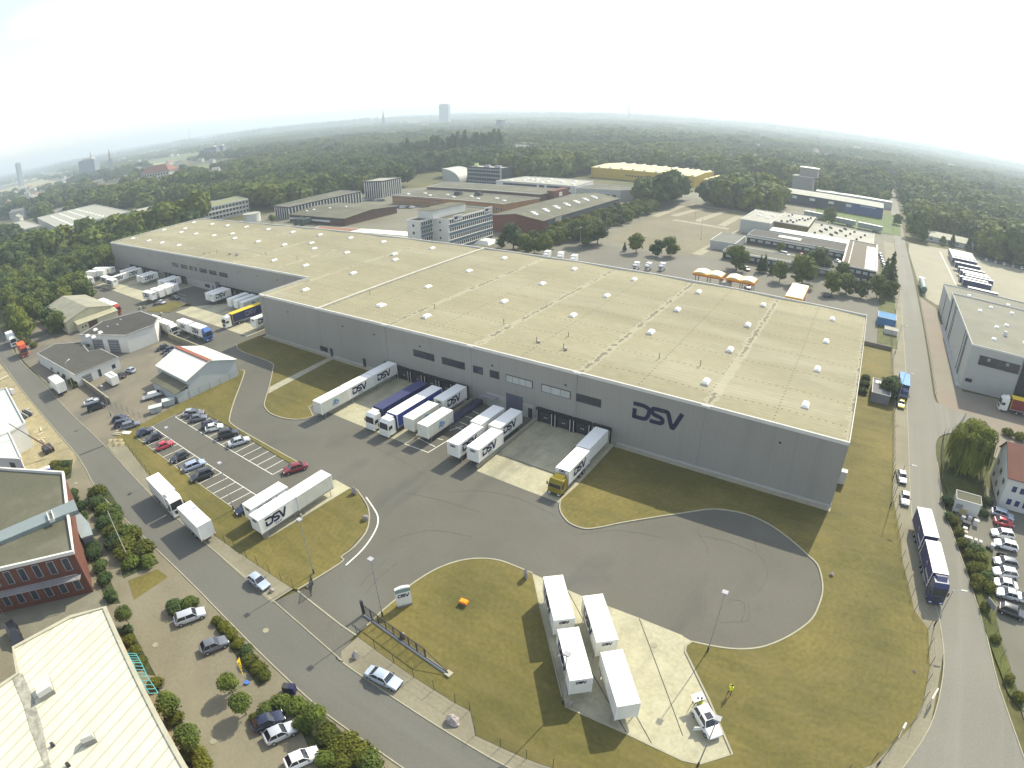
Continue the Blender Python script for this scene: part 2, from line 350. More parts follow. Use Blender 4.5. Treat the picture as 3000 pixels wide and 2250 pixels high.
def textmesh(txt, size=1.0, depth=.02):
    cu = bpy.data.curves.new('t', 'FONT'); cu.body = txt; cu.size = size; cu.extrude = depth; cu.align_x = 'CENTER'; cu.align_y = 'CENTER'; cu.resolution_u = 2
    o = bpy.data.objects.new('t', cu); COL.objects.link(o); dg = bpy.context.evaluated_depsgraph_get()
    me = bpy.data.meshes.new_from_object(o.evaluated_get(dg)); bpy.data.objects.remove(o); return me
def logo_strokes():
    "the company lettering as heavy strokes; height 1, about 2.75 wide"
    t = .235; h = t/2
    S_ = [[(0.0,1-h),(.56,1-h),(.80,.93-h),(.92,.72),(.90,.44),(.76,.17),(.52,h),(.06,h)], [(.10,.02),(.10,.60)],
          [(1.66,1-h),(1.28,1-h),(1.10,.84),(1.10,.64),(1.24,.53),(1.54,.47),(1.70,.36),(1.68,.18),(1.50,h),(1.00,h)],
          [(1.62,1-h),(1.86,1-h),(1.98,.80),(2.22,.12),(2.34,.10),(2.72,1.0)]]
    out = MB()
    for ln in S_: 
        P = smoothline(ln, 3) if len(ln) > 3 else ln
        P = [(x-1.36, z-.5) for x, z in P]
        tmp = MB().strip(P, t, 0, .02); k = len(out.v)
        out.v += [(v[0], -v[2], v[1]) for v in tmp.v]; out.f += [tuple(k+i for i in f[::-1]) for f in tmp.f]; out.m += tmp.m
    return out   # lies in the XZ plane, faces -Y
LOGOMESH = logo_strokes()
_LM = {}
def logo(parent, x, y, z, height, rz=0.0, m=None, name='company_lettering'):
    "rz: 0 faces -Y, 90 deg faces +X, 180 faces +Y"
    m = m or LOGO
    if m.name not in _LM: _LM[m.name] = LOGOMESH.mesh('company_lettering', m)
    o = bpy.data.objects.new(name, _LM[m.name]); link(o, parent); o.location = (x, y, z); o.scale = (height, 1, height); o.rotation_euler = (0,0,rz); return o
def word(parent, txt, x, y, z, size, rz, m, name='lettering', depth=.02):
    key = (txt, m.name, size)
    if key not in _TM:
        me = textmesh(txt, size, depth); me.materials.clear(); me.materials.append(m); _TM[key] = me
    o = bpy.data.objects.new(name, _TM[key]); link(o, parent); o.location = (x,y,z); o.rotation_euler = (R_(90),0,rz); return o
# ------------------------------------------------------------------ ground, yard, roads
g = MB().flat([(9000*math.cos(t*math.pi/36), 9000*math.sin(t*math.pi/36)) for t in range(72)], -.14); struct('ground', g, GRASS)
# hard standing of the industrial estate
struct('estate_paving', MB().flat([(-345,200),(-345,330),(-240,420),(-60,470),(20,470),(16.5,200),(16,161),(-143,161.5),(-320,161.5),(-400,190)], -.10), mat('estate_concrete', (.175,.165,.120), var=.14, scale=.03, fine=.08, fscale=.8))
struct('lorry_lot', MB().flat([(27.8,374),(52,380),(70,374),(97,368),(150,350),(150,190),(66,190),(66,240),(33,240),(28,249),(26,343)], -.07), LOTG)
struct('estate_asphalt', MB().flat([(-150,168),(-40,168),(10,168),(12,240),(-60,242),(-110,236),(-130,252),(-150,215)], -.07), mat('estate_asphalt_grey', (.155,.148,.118), var=.1, scale=.05))
struct('yard_asphalt', MB().flat([(-315,107),(-315,70),(-250,71),(-143,35),(-60,31),(8,31),(10,92),(6,107)], 0.0), ASPH)
sr_0 = [(-218,30.5)]
sl_, sr_ = [z4(0,672), z4(130,850), z4(300,1060), z4(510,1305), z4(640,1530)], [(-218,30.6), (-186,30.2), z4(440,1000), z4(680,1230), z4(990,1560)]
sleft = [(-640,34),(-330,28)]+sl_[:]+[BL(930,160),BL(1300,520),BL(2000,1210),BM(0,1380),BM(400,1659),(-8,18.2),(14,19.5),(28,25),(36,35),(37.5,46)]
sright = [(-640,46),(-330,37)]+sr_+[BL(1330,200),BL(1800,600),BL(2212,960),BM(0,970),BM(790,1490),BM(1090,1659),(-6,25.6),(4,28.4),(13,34),(18.5,39.5),(21,43.2)]
struct('street', MB().flat(smoothline(sleft,3)+smoothline(sright,3)[::-1], .02), STREET)
rl = [(21,43.2),(23.6,49.7),(24.7,56.1),(24.9,62.9),(23.5,71.7),(20.5,84),(18.9,97),(18.4,130),(18.4,174),(18.6,260),(19,361),(19.5,480),(21,700)]
rr = [(37.5,46),(33.2,58.9),(31.5,68.2),(29.2,79.2),(26.8,90),(25.5,97),(24.8,110),(24.6,121),(26.5,127),(31,130.5),(36,132),(36,141),(30,142.5),(27,143.5),(25.6,147),(25.5,166),(25.6,266),(25.3,361),(26.5,480),(28,700)]
struct('side_road', MB().flat(smoothline(rl,3)+smoothline(rr,3)[::-1], .035), ROADR)
struct('forecourt', MB().flat([(26.6,143.2),(31,141.5),(36,140.5),(36,132.5),(30.5,130.8),(36,124.5),(41,121),(60,119),(90,119),(90,150),(90,161),(34,156),(32.2,235),(26.2,247),(26.0,150)], .015), mat('forecourt_paving', (.215,.195,.150), var=.08, scale=.1)); patches(MATS['forecourt_paving'], (.22,.17,.13), .03, .45, .55, .6)
struct('pavement', MB().flat([BM(0,970),BM(790,1490),BM(1090,1659),(-6,25.6),(4,28.4),(13,34),(18.5,39.5),(21,43.2),BR(1600,1400),BR(1690,900),BR(1650,640),(20.5,84),(18.9,97),(18.4,130),(18.4,174),(18.5,361),(12,361),(14.5,174),(15.2,130),(15.5,97),(17.5,84),BR(1420,300),BR(1500,640),BR(1590,760),BR(1600,1000),BR(1560,1230),BR(1480,1390),(17.5,42.5),(12,37.5),(4,31.5),(-8,28.2),BM(870,1450),BM(840,1290),BM(740,1240),BM(110,810),BM(40,870),BM(0,905)], .06), PAVE)
struct('pavement', MB().flat([BL(1760,590),BL(1900,500),BL(1750,400),BL(1330,110),z4(1010,1480),z4(820,1230),z4(740,1190),z4(690,1230),z4(990,1560),BL(1330,200)], .06), PAVE)
struct('neighbour_paving', MB().flat([(-262,38),(-218,31.0),(-186,30.6),z4(440,1000),z4(690,1240),z4(760,1170),z4(940,1080),z4(1160,960),(-125.5,50),(-125.5,68),(-170,72),(-172,66),(-232,67),(-262,60)], .03), mat('neighbour_yard_paving', (.20,.175,.125), var=.12, scale=.1)); patches(MATS['neighbour_yard_paving'], (.12,.115,.095), .06, .45, .6, .8)
struct('visitor_paving', MB().flat([(-640,34),(-330,28),(-217,24.6),(-123.6,22.6)]+[BL(930,160),BL(1300,520),BL(2000,1210),BM(0,1380),BM(400,1659),(-8,18.2),(-8,-12),(-60,-40),(-180,-40),(-640,10)], .005), PAVED)
struct('building_plot', MB().flat([(-640,33.5),(-330,27.5),(-217,24),z4(130,860),z4(300,1070),z4(500,1300),(-118,18.5),(-124,4),(-200,-10),(-640,-10)], .012), SAND)
struct('brick_terrace', MB().flat([BL(130,870),BL(60,640),BL(600,460),BL(700,600)], .02), mat('grey_terrace_paving', (.20,.19,.14), var=.12))
struct('entrance_asphalt', MB().flat([BL(1930,515),BL(2060,490),BM(0,300),BM(200,600),BM(168,742),BM(85,800),BM(42,868),BM(0,972),BL(1790,600),BL(1760,588)], .03), ASPH)
struct('kerb', MB().strip([BL(1930,512),BL(2212,735),BM(95,800)], .2, .05, .085), KERB)
# raised lawns with kerbs
LZ = .10
def lawn(name, pts, kerb=None, m=None):
    struct(name, MB().prism([tuple(p) for p in pts], -.05, LZ), m or LAWN)
    if kerb: struct('kerb', MB().strip(kerb, .22, -.05, LZ+.04, side=0), KERB)
circle = smoothline([c4(1420,1255),c4(1415,1300),c4(1432,1348),c4(1475,1398),c4(1540,1428),c4(1600,1438),c4(1700,1424),c4(1800,1402),c4(2000,1368),r5(0,1336),r5(200,1310),r5(400,1340),r5(560,1410),r5(700,1510),r5(800,1600),BR(870,340),BR(900,430),BR(905,520),BR(880,610),BR(840,690),BR(760,760),BR(640,830),BR(500,880),BR(350,890),BR(200,872),BR(60,842)],3)
padR = [BR(22,868),BR(15,905),BR(170,1220),BR(320,1572)]
padB = [BR(110,1635),BM(2212,1612),BM(1850,1440),BM(1450,1262)]
padL = [BM(1430,1200),BM(1280,590),BM(1240,405)]
entry = smoothline([BM(1240,400),BM(1120,350),BM(1020,315),BM(900,303),BM(760,320),BM(600,380),BM(430,490),BM(370,555),BM(270,640),BM(165,740)],3)
fence_line = [BM(110,812),BM(470,1070),BM(740,1240),BM(835,1290),BM(872,1450),BM(1200,1600),(-8,28.2),(4,31.5),(12,37.5),(17.5,42.5),BR(1480,1390),BR(1560,1230),BR(1600,1000),BR(1590,760),BR(1500,640),BR(1420,300),(17.5,84),(15.5,97),(15.2,130),(14.5,174)]
lawn('lawn', circle+padR+padB+padL+entry+fence_line+[(4.9,174),(4.9,87.4),(-35.2,87.4),(-35.2,86),(-35.3,73.5)], circle+padR+padB)
struct('kerb', MB().strip(entry, .22, -.05, LZ+.04), KERB); struct('kerb', MB().strip(padL, .15, -.05, LZ+.04), KERB)
lw = smoothline([z4(1535,575),z4(1540,600),z4(1580,625),z4(1700,668),z4(1768,700),z4(1768,740),z4(1745,850),z4(1715,950),z4(1722,988),z4(1760,1025),z4(1850,1055),z4(1950,1060),z4(2030,1040)],3)
lawn('lawn', lw+[(-96.5,66.5),(-96.2,87.2),(-143.6,87.2),z4(1720,505),z4(1600,545)], lw+[(-96.5,66.5),(-96.2,87.2)])
struct('walkway', MB().flat([z4(1738,895),z4(1750,850),z4(2130,660),z4(2175,662)], LZ+.012), KERB)
ls = smoothline([z4(1560,742),z4(1585,748),z4(1560,830),z4(1515,950),z4(1488,1050),z4(1496,1085),z4(1560,1130)],3)+[z4(1985,1368)]
lawn('lawn', ls+[z4(1950,1385),z4(1500,1115),z4(1340,1030),z4(1245,980),z4(1143,1030),z4(1000,1092),z4(885,1155),KK(0,460),KK(690,975),KK(1560,1600),P4(430,940),P4(700,1285),P4(1200,1010),P4(2080,455),P4(2170,470),P4(2212,520),c4(180,1330),c4(165,1440),c4(60,1560),BM(0,285),BL(2200,340),BL(1930,505),BL(1900,500),BL(1750,400),BL(1330,110),z4(1010,1480),z4(820,1230),z4(740,1190),z4(760,1170),z4(940,1080),z4(1160,960),z4(1535,778)], ls)
ks = smoothline([P4(2080,455),P4(2180,470),c4(120,1210),c4(170,1290),c4(182,1370),c4(160,1460),c4(80,1560),c4(0,1620),BL(2212,330),BL(1930,505)],3); struct('kerb', MB().strip(ks, .2, -.05, LZ+.04), KERB)
struct('kerb', MB().strip([z4(1143,1030),z4(885,1155),KK(0,455),KK(690,970),KK(1560,1595)], .15, -.05, LZ+.04), KERB)
lawn('lawn', smoothline([Q2(330,800),Q2(0,965),Q1(1850,970),Q1(1640,960),Q1(1560,930),Q1(2000,780)][::-1],2)+[Q2(340,860)])
# concrete pads
struct('concrete_pad', MB().flat([BM(1243,400),BM(1285,592),BM(1440,1205),BM(1450,1258),BM(1850,1436),BM(2212,1608),BR(110,1630),BR(315,1570),BR(165,1218),BR(12,905),BR(20,862),BR(60,838),BR(0,805),BM(2212,800),BM(1940,690),BM(1560,545),BM(1400,475)], .015), CONC)
struct('concrete_pad', MB().flat([(-52.2,67.3),(-35.4,67.0),(-35.4,87.9),(-52.3,87.9)], .015), CONC)
struct('concrete_pad', MB().flat([(-95.6,67.4),(-68.6,67.2),(-68.6,87.9),(-95.9,87.9)], .015), CONC)
struct('concrete_pad', MB().flat([P4(700,1285),P4(430,935),P4(1140,520),P4(1840,305),P4(2080,440)], .012), CONC)
struct('concrete_pad', MB().flat([Q2(80,965),Q2(340,875),(-177,105.9),(-146,105.9),Q2(1530,1245),Q2(1240,1360),Q2(900,1240)], .012), CONC)
struct('concrete_pad', MB().flat([Q1(960,600),Q1(1500,790),Q1(1640,740),(-222,105.9),(-288,105.9),(-280,84)], .012), CONC)
J = MB()
for a, b in ((BM(1930,690),BM(2212,1450)),(BM(1460,500),BM(2010,1500)),(c4(1060,965),c4(1400,1085)),(BM(1600,1000),BM(1850,1436))): J.strip([a,b], .10, .016, .022)
J.strip([(-52.2,73.6),(-35.4,73.6)], .08, .016, .022); struct('pad_joints', J, DARKL)
# plinth path along the wall, kerb walls
struct('wall_path', MB().prism([(4.9,87.95),(-35.2,87.95),(-35.2,86.9),(4.9,86.7)], 0, .12), KERB)
struct('wall_path', MB().prism([(-96.2,87.95),(-143.3,87.95),(-143.3,86.8),(-96.2,86.8)], 0, .12), KERB)
# parking bays
P = MB(); lw_ = .13
a0, a1 = Vector((-120.1,45.7)), Vector((-82.4,45.7))
P.strip([a0,(-81.9,45.7)], lw_, .005, .012)
for i in range(16): x = -120.1+2.546*i; P.strip([(x,45.78),(x+.35,50.6)], lw_, .0045, .0115)
P.strip([(-123,40.0),(-79.2,40.0)], lw_, .005, .012)
for i in range(18): x = -120.7+2.5*i; P.strip([(x,39.92),(x-.5,35.3)], lw_, .0045, .0115)
struct('bay_marking', P, LINE)
Mk = MB()
def mk(pts, w=.15): Mk.strip(pts, w, .005, .012)
mk(smoothline([BL(2080,480),BM(0,370),BM(140,240),BM(215,130),BM(238,60),BM(225,0),c4(160,1230)],4), .22)
mk([c4(565,942),c4(410,885)]); mk([c4(565,940),c4(840,772)])
for p, q in ((c4(500,850),c4(610,905)),(c4(620,850),c4(660,860)),(c4(700,800),c4(790,770)),(c4(770,745),c4(820,765)),(c4(800,705),c4(850,720)),(c4(850,672),c4(890,690)),(c4(740,775),c4(790,795))): mk([p,q])
mk([BM(0,720),BM(95,795)], .2)
for k in range(3): mk([Q1(2060+0*k,660+60*k),Q1(2180,700+60*k)], .12)
mk([Q6(1000,430),Q6(1230,900)], .5); mk([z4(865,690),z4(1000,775)], .15)
struct('road_marking', Mk, LINE)
# kerbs of the street
struct('kerb', MB().strip(smoothline(sleft,3), .16, -.02, .09), KERB); struct('kerb', MB().strip(smoothline(sright,3), .14, -.02, .085), KERB)
struct('kerb', MB().strip(smoothline(rl,3), .14, -.02, .10), KERB); struct('kerb', MB().strip(smoothline(rr,3)[:20], .16, -.02, .10), KERB)
struct('street_patch', MB().strip([N1(1290,1625),N1(1680,1470)], .5, .021, .026), DARKL)
# manhole lids in the carriageway
mh = MB()
for p in (BL(1723,768),BL(1008,862),BM(2025,865),N2(1230,420),BL(1383,1487),BR(1700,470)): mh.cyl((p[0],p[1],.0), (p[0],p[1],.045), .42, n=16)
struct('road_manhole_lids', mh, mat('manhole_iron', (.30,.28,.20)))
BED = mat('planting_bed', (.055,.065,.022), var=.4, scale=.6, fine=.2, fscale=2.5)
for pl_ in ([N2(1420,500),N2(1720,470),N2(2000,900),N2(1980,990),N2(1640,1150),N2(1440,760)],[BL(720,100),BL(860,90),BL(1030,330),BL(800,430),BL(770,300)],[N2(1090,560),N2(1210,520),N2(1400,960),N2(1380,1050)],[N2(1330,1310),N2(1500,1260),N2(1640,1640),BL(780,590),BL(700,600)],[BL(1380,680),BL(1430,680),BL(1760,1040),BL(1680,1140),BL(1530,930),BL(1400,760)],[BL(1640,1330),BL(1850,1180),BL(2000,1230),BL(2212,1420),BM(260,1659),BL(2060,1659),BL(1900,1300)],[BL(740,760),BL(850,750),BL(1010,1060),BL(950,1050),BL(830,920)],[BL(1000,1110),BL(1170,1330),BL(1370,1659),BL(1230,1659)],[BL(1100,590),BL(1240,550),BL(1250,620),BL(1110,680)],[N2(820,60),N2(1180,40),N2(1150,330),N2(990,400)]):
    struct('planting_bed', MB().prism(pl_, 0, .07), BED)
struct('grass_patch', MB().flat([BL(830,445),BL(1020,370),BL(1090,420),BL(870,570)], .03), MATS['verge_grass'] if 'verge_grass' in MATS else LAWN)
tm = MB()
for pts in ([BR(90,110),BR(120,170),BR(155,220),BR(165,280)],[BR(465,150),BR(480,250),BR(530,330),BR(550,410),BR(520,480),BR(460,540)],[BR(240,715),BR(330,712),BR(420,705),BR(430,640),BR(425,590)],[BR(300,570),BR(390,580),BR(400,640),BR(380,710)],[c4(700,1200),c4(900,1190),c4(1150,1240),c4(1400,1360)],[c4(400,1200),c4(640,1250),c4(900,1330)],[BM(300,200),BM(420,150),BM(600,120),BM(850,160)],[BM(1500,150),BM(1800,120),BM(2100,170)],[r5(100,1480),r5(300,1520),r5(480,1600)],[BM(60,560),BM(160,430),BM(300,300)],[BM(110,600),BM(220,450),BM(360,330)],[c4(200,900),c4(400,1000),c4(560,1100)]):
    tm.strip(smoothline(pts,5), .09, .008, .0125)
struct('tyre_marks', tm, mat('tyre_mark_rubber', (.108,.104,.086), var=.2, scale=1.2, fine=.2, fscale=2))
# verge bushes ground, embankment right
struct('car_park_paving', MB().flat([Q8(1080,0),Q8(1600,260),Q7(1600,1500),(37,103),(60,103),(60,50),BR(2212,1340),BR(2050,850),Q8(1720,1659),Q8(1400,900),Q8(1100,300)], .02), mat('car_park_grey_paving', (.155,.148,.115), var=.1, scale=.1)); 
lawn('verge', [Q7(880,880),Q7(1060,800),Q7(1700,860),Q7(1600,1300),Q7(1440,1659),Q8(1090,60),Q8(1080,480),Q8(1190,700),Q8(1690,880),Q8(1740,1500),BR(2030,680),BR(2070,860),BR(2212,1300),BR(2110,1180),BR(1960,780),BR(1860,400),BR(1760,0),Q7(880,1400)], None, mat('verge_grass', (.085,.095,.02), var=.3, scale=.2, fine=.15, fscale=1))
lawn('verge', [(16.2,176),(16.2,300),(10,300),(10,176)], None, MATS['verge_grass'])
lawn('verge', [Q5(1060,440),Q5(1960,560),Q5(2150,580),Q5(2160,850),Q5(1560,750),Q5(1080,640)], None, mat('green_meadow', (.075,.12,.018), var=.2, scale=.1))
struct('dry_car_park', MB().flat([r2(1720,1100),r2(1800,1130),r3(80,1000),r3(380,850),r3(400,710),r3(60,655),r2(2150,900)], -.06), mat('brown_gravel', (.180,.160,.098), var=.12, scale=.05, fine=.08, fscale=.5))
cp = MB()
for p, q in ((r3(-60,760),r3(300,820)),(r3(60,660),r3(400,715)),(r3(90,985),r3(380,830)),(r3(-60,735),r3(130,685)),(r3(90,770),r3(270,705)),(r3(250,800),r3(370,735)),(r2(2212,890),r2(2030,960))): cp.strip([p,q], 4.5, -.058, -.05)
struct('gravel_lane', cp, mat('pale_gravel', (.30,.275,.19)))
struct('sports_field', MB().flat([at(1330,462),at(1500,452),at(1590,462),at(1580,475),at(1350,475)], .02), MATS['green_meadow'])
# ------------------------------------------------------------------ the warehouse
XA, XB, XE, Y0, Y1, Y2, WH = -143.3, 4.74, -311.8, 88.0, 106.1, 160.3, 12.62
WHS = thing('warehouse', 'huge grey clad warehouse with flat tan roof, dock doors and navy lettering on its front', 'warehouse', (-100,110,0))
foot = [(XA,Y0),(XB,Y0),(XB,Y2),(XE,Y2),(XE,Y1),(XA,Y1)]
wm = MB()
for i in range(6):
    a, b = foot[i], foot[(i+1)%6]; wm.quad([(a[0],a[1],-.3),(b[0],b[1],-.3),(b[0],b[1],WH),(a[0],a[1],WH)])
wall = wm.build('wall', WALLG, WHS, world=True)
rf = MB(); xs = []; k = XB
while k > XE: xs.append(k); k -= 24.33/2
xs.append(XE); zr = lambda i: WH-.50+(.30 if i % 2 == 1 else 0)
for i in range(len(xs)-1):
    x1, x0 = xs[i], xs[i+1]; ya = Y0 if x0 > XA-1 else Y1
    if x0 < XA < x1:
        t = (x1-XA)/(x1-x0); zm = zr(i)+(zr(i+1)-zr(i))*t
        rf.quad([(XA,Y0,zm),(x1,Y0,zr(i)),(x1,Y2,zr(i)),(XA,Y2,zm)]); rf.quad([(x0,Y1,zr(i+1)),(XA,Y1,zm),(XA,Y2,zm),(x0,Y2,zr(i+1))])
    else: rf.quad([(x0,ya,zr(i+1)),(x1,ya,zr(i)),(x1,Y2,zr(i)),(x0,Y2,zr(i+1))])
ro = rf.build('roof', ROOFT, WHS); ro.location = -WHS.location
cap = MB().strip([(p[0],p[1]) for p in foot], .34, WH-.55, WH+.06, closed=True, side=.12); cap.build('roof_edge', WTRIM, WHS, world=True)
rid = MB().box(-117.1,-116.2,Y0+.4,Y2-.3,WH-.6,WH+.0).build('parapet_wall', mat('beige_parapet',(.46,.44,.36)), WHS, world=True)
PLM = mat('pale_concrete_plinth', (.40,.40,.37), var=.06)
for b_ in ((-35.2,XB+.02,Y0-.07,Y0-.002,0,.55),(XA-.02,-96.3,Y0-.07,Y0-.002,0,.55),(XB+.002,XB+.07,Y0,Y2,0,.55),(-64.5,-53.3,Y0-.06,Y0-.002,0,3.1),(-226.6,-200.6,Y1-.06,Y1-.002,0,3.0)): MB().box(*b_).build('plinth', PLM, WHS, world=True)
for xx, yy in ((XB-24.33*i, Y0) for i in range(1,7)): MB().box(xx-.05,xx+.05,yy-.05,yy-.003,.6,WH-.5).build('panel_joint', mat('joint_grey', (.27,.27,.29)), WHS, world=True); MB().box(xx-.8,xx+.8,yy-.30,yy-.06,WH-.35,WH+.0).build('rain_outlet', WTRIM, WHS, world=True)
# dock doors: door panel with a black shelter frame round it
dd = MB().box(-1.5,1.5,-.10,-.02,.0,2.75); dd.box(-.35,-.10,-.13,-.10,1.3,1.45,1); dd.box(.1,.35,-.13,-.10,1.3,1.45,1)
DP = dd.build('dock_door', [DOORD, WTRIM], WHS); fr = MB()
fr.box(-1.88,-1.42,-.55,-.01,-.1,3.05); fr.box(1.42,1.88,-.55,-.01,-.1,3.05); fr.box(-1.88,1.88,-.56,-.01,3.05,3.42); fr.box(-1.70,-1.58,-.60,-.55,.2,2.9,1); fr.box(1.58,1.70,-.60,-.55,.2,2.9,1); fr.box(-1.5,1.5,-.30,-.11,2.55,3.05)
FP = fr.build('dock_shelter', [RUBB, WTRIM], DP)
def dock(x, y, first=False):
    o = DP if first else copy_tree(DP, WHS); o.location = Vector((x, y, -.2))-WHS.location; return o
docks_r = [-50.5,-46.45,-42.4,-38.25]; docks_l = [-91.9,-87.8,-83.7,-79.45,-75.3,-71.2]
docks_b = [-286.0+4.1*i for i in range(8)]+[-246.0+4.1*i for i in range(5)]+[-198.2+4.1*i for i in range(7)]
for i, x in enumerate(docks_r+docks_l): dock(x, Y0, i == 0)
for x in docks_b: dock(x, Y1)
# upper windows
def wallwin(x0, x1, z0, z1, y, glass=GLASSD, n=3, par=WHS, name='window'):
    m_ = MB().box(x0,x1,y-.10,y-.002,z0,z1,1); nn = max(1, n)
    for i in range(nn):
        a = x0+.1+(x1-x0-.2)*i/nn; b = x0+.1+(x1-x0-.2)*(i+1)/nn; m_.box(a+.04,b-.04,y-.125,y-.10,z0+.1,z1-.12)
    return m_.build(name, [glass, DSTEEL], par, world=True)
for x0, x1, g_, n in ((-84.3,-78.3,GLASSD,3),(-76.1,-70,GLASSD,3),(-67.8,-65.4,GLASSD,1),(-63.6,-61.4,GLASSD,2),(-59.7,-53.5,GLASSL,4),(-51.5,-45.2,GLASSL,3),(-44,-38.9,GLASSD,1)): wallwin(x0,x1,6.75,8.35,Y0,g_,n)
for x0, x1 in ((-238.6,-232.8),(-230.3,-224.5),(-222.6,-219.8),(-218.4,-216),(-214,-208),(-206,-200.4),(-198.2,-192.2)): wallwin(x0,x1,6.75,8.35,Y1,GLASSD,4)
wallwin(-117.8,-114.8,.9,2.2,Y0,GLASSD,2); wallwin(-211.5,-207.5,1.0,2.3,Y1,GLASSD,2)
for x, y in ((-101,Y0),(-113.3,Y0),(-54.0,Y0),(-205.0,Y1)): MB().box(x-.5,x+.5,y-.10,y-.003,.1,2.3).build('door', DOORD, WHS, world=True)
MB().box(-59.7,-55.8,Y0-.12,Y0-.003,.0,4.2).build('roller_door', mat('blue_grey_roller_door', (.10,.11,.15), rough=.5), WHS, world=True)
MB().box(-202.6,-199.6,Y1-.14,Y1-.003,0,4.2).build('roller_door', MATS['blue_grey_roller_door'], WHS, world=True)
MB().box(-65.2,-61.6,Y0-1.6,Y0-.01,2.6,2.72).build('porch_roof', STEEL, WHS, world=True)
for x in (-130,-107.5,-96.5,-82.2,-63,-46.3,-27,-6.2): MB().box(x-.22,x+.22,Y0-.14,Y0-.003,9.3,9.55).build('wall_lamp', DSTEEL, WHS, world=True)
for x in (-262,-243,-214,-184,-172,-160): MB().box(x-.22,x+.22,Y1-.14,Y1-.003,9.6,9.85).build('wall_lamp', DSTEEL, WHS, world=True)
lg = logo(WHS, -28.05+100, Y0-.03-110, 8.15, 3.35, 0, LOGO)
MB().box(XB+.01,XB+1.6,Y0+8,Y0+9.2,.0,2.6).build('side_hatch', WTRIM, WHS, world=True)
MB().hexa([(-67.2,75,.05),(-65.6,75,.05),(-65.6,Y0-.1,.05),(-67.2,Y0-.1,.05),(-67.2,75,.15),(-65.6,75,.15),(-65.6,Y0-.1,1.0),(-67.2,Y0-.1,1.0)]).build('dock_ramp', mat('purple_grey_steel', (.055,.055,.10)), WHS, world=True)
struct('retaining_wall', MB().box(-52.7,-52.35,68,87.9,0,.75).box(-68.5,-68.15,70,87.9,0,.6), KERB)
# roof lights (each its own part), vents
sk = MB().hexa([(-1.6,-.9,0),(1.6,-.9,0),(1.6,.9,0),(-1.6,.9,0),(-1.45,-.75,.38),(1.45,-.75,.38),(1.45,.75,.38),(-1.45,.75,.38)],1).hexa([(-1.4,-.7,.38),(1.4,-.7,.38),(1.4,.7,.38),(-1.4,.7,.38),(-1.0,-.45,.85),(1.0,-.45,.85),(1.0,.45,.85),(-1.0,.45,.85)])
SK = sk.build('skylight', [mat('skylight_dome', (.86,.86,.80), rough=.3, spec=.5, var=.03, fine=0), mat('skylight_curb', (.50,.47,.40))], WHS)
spx = [(1027,697),(1123,708.5),(1266,727),(1016,740),(1155,744),(1158,760.5),(1035,800),(1477,756),(1374,793.5),(1254,839.7),(1113,894),(1682,788),(1589,830.6),(1477,882.6),(1249.5,925.6),(1857.6,818.5),(1777.6,866),(1679,923.3),(1984.6,906.2),(1907,972),(2046.6,854.7),(2236,892.2),(2438.5,934.3),(2190.8,951),(2420.4,999.4),(2138.8,1023.3),(2068.7,1117),(2394.7,1080.8),(2360,1185.7),
 (567.4,651.6),(621.4,656.4),(666,660.7),(721.5,664.7),(786,671.5),(857.8,679.7),(937.8,687.8),(541.8,669.7),(531,680),(574,685),(626.6,690),(680.4,684.6),(687.6,698),(755.9,707.3),(832.7,717),(912.5,711.8),(920.5,728),(524.2,718.3),(803.3,762.6),(895.6,777.8),(389.7,698.5),(436,705),(474.7,711),(480.6,673.6),(895,848.8),(1119,895)]
for i, p in enumerate(spx):
    q = at(p[0], p[1], WH-.1); o = SK if i == 0 else inst(SK, WHS); o.location = Vector((q[0], q[1], WH-.42))-WHS.location; o.rotation_euler = (0,0,R_(90)); o.scale = (.86,.86,.8)
vp = MB().cyl((0,0,0),(0,0,1.2),.09,n=8).cyl((0,0,1.2),(0,0,1.32),.15,n=8); VP = vp.build('vent_pipe', [mat('rusty_pipe', (.36,.29,.19))], WHS)
for i, p in enumerate([c4(1053,100,WH),c4(1472,185,WH),c4(2060,325,WH),c4(1265,218,WH),c4(1440,262,WH),r2(605,1550,WH),r2(185,1460,WH),r5(115,370,WH),N5(505,1300,WH),N5(595,1275,WH),N5(1235,1300,WH),N5(1640,1360,WH)]):
    o = VP if i == 0 else inst(VP, WHS); o.location = Vector((p[0],p[1],WH-.4))-WHS.location
rv = MB().cyl((0,0,0),(0,0,.5),.35,n=10).cyl((0,0,.5),(0,0,.95),.65,.55,n=10); RV = rv.build('roof_fan', STEEL, WHS)
for i, p in enumerate([N5(770,1300,WH),N5(862,1308,WH),N5(438,1285,WH),c4(1280,222,WH),c4(1455,268,WH)]):
    o = RV if i == 0 else inst(RV, WHS, scale=(.6,.6,.6) if i > 1 else None); o.location = Vector((p[0],p[1],WH-.4))-WHS.location

# ------------------------------------------------------------------ generic buildings
def building(name, label, poly, h, wm_, rm_, cat='building', trim=WTRIM, par=.35, tw=.35, base=-.12, roofz=None):
    cx = sum(p[0] for p in poly)/len(poly); cy = sum(p[1] for p in poly)/len(poly)
    t = thing(name, label, cat, (cx,cy,0)); a = MB()
    s_ = sum(poly[i][0]*poly[(i+1)%len(poly)][1]-poly[(i+1)%len(poly)][0]*poly[i][1] for i in range(len(poly)))
    if s_ < 0: poly = poly[::-1]
    for i in range(len(poly)):
        p, q = poly[i], poly[(i+1)%len(poly)]; a.quad([(p[0],p[1],base),(q[0],q[1],base),(q[0],q[1],h),(p[0],p[1],h)])
    a.build('wall', wm_, t, world=True); MB().flat(poly, h-par).build('roof', rm_, t, world=True)
    if trim: MB().strip(poly, tw, h-par-.05, h+.05, closed=True, side=-.03).build('roof_edge', trim, t, world=True)
    t['_poly'] = 0; return t
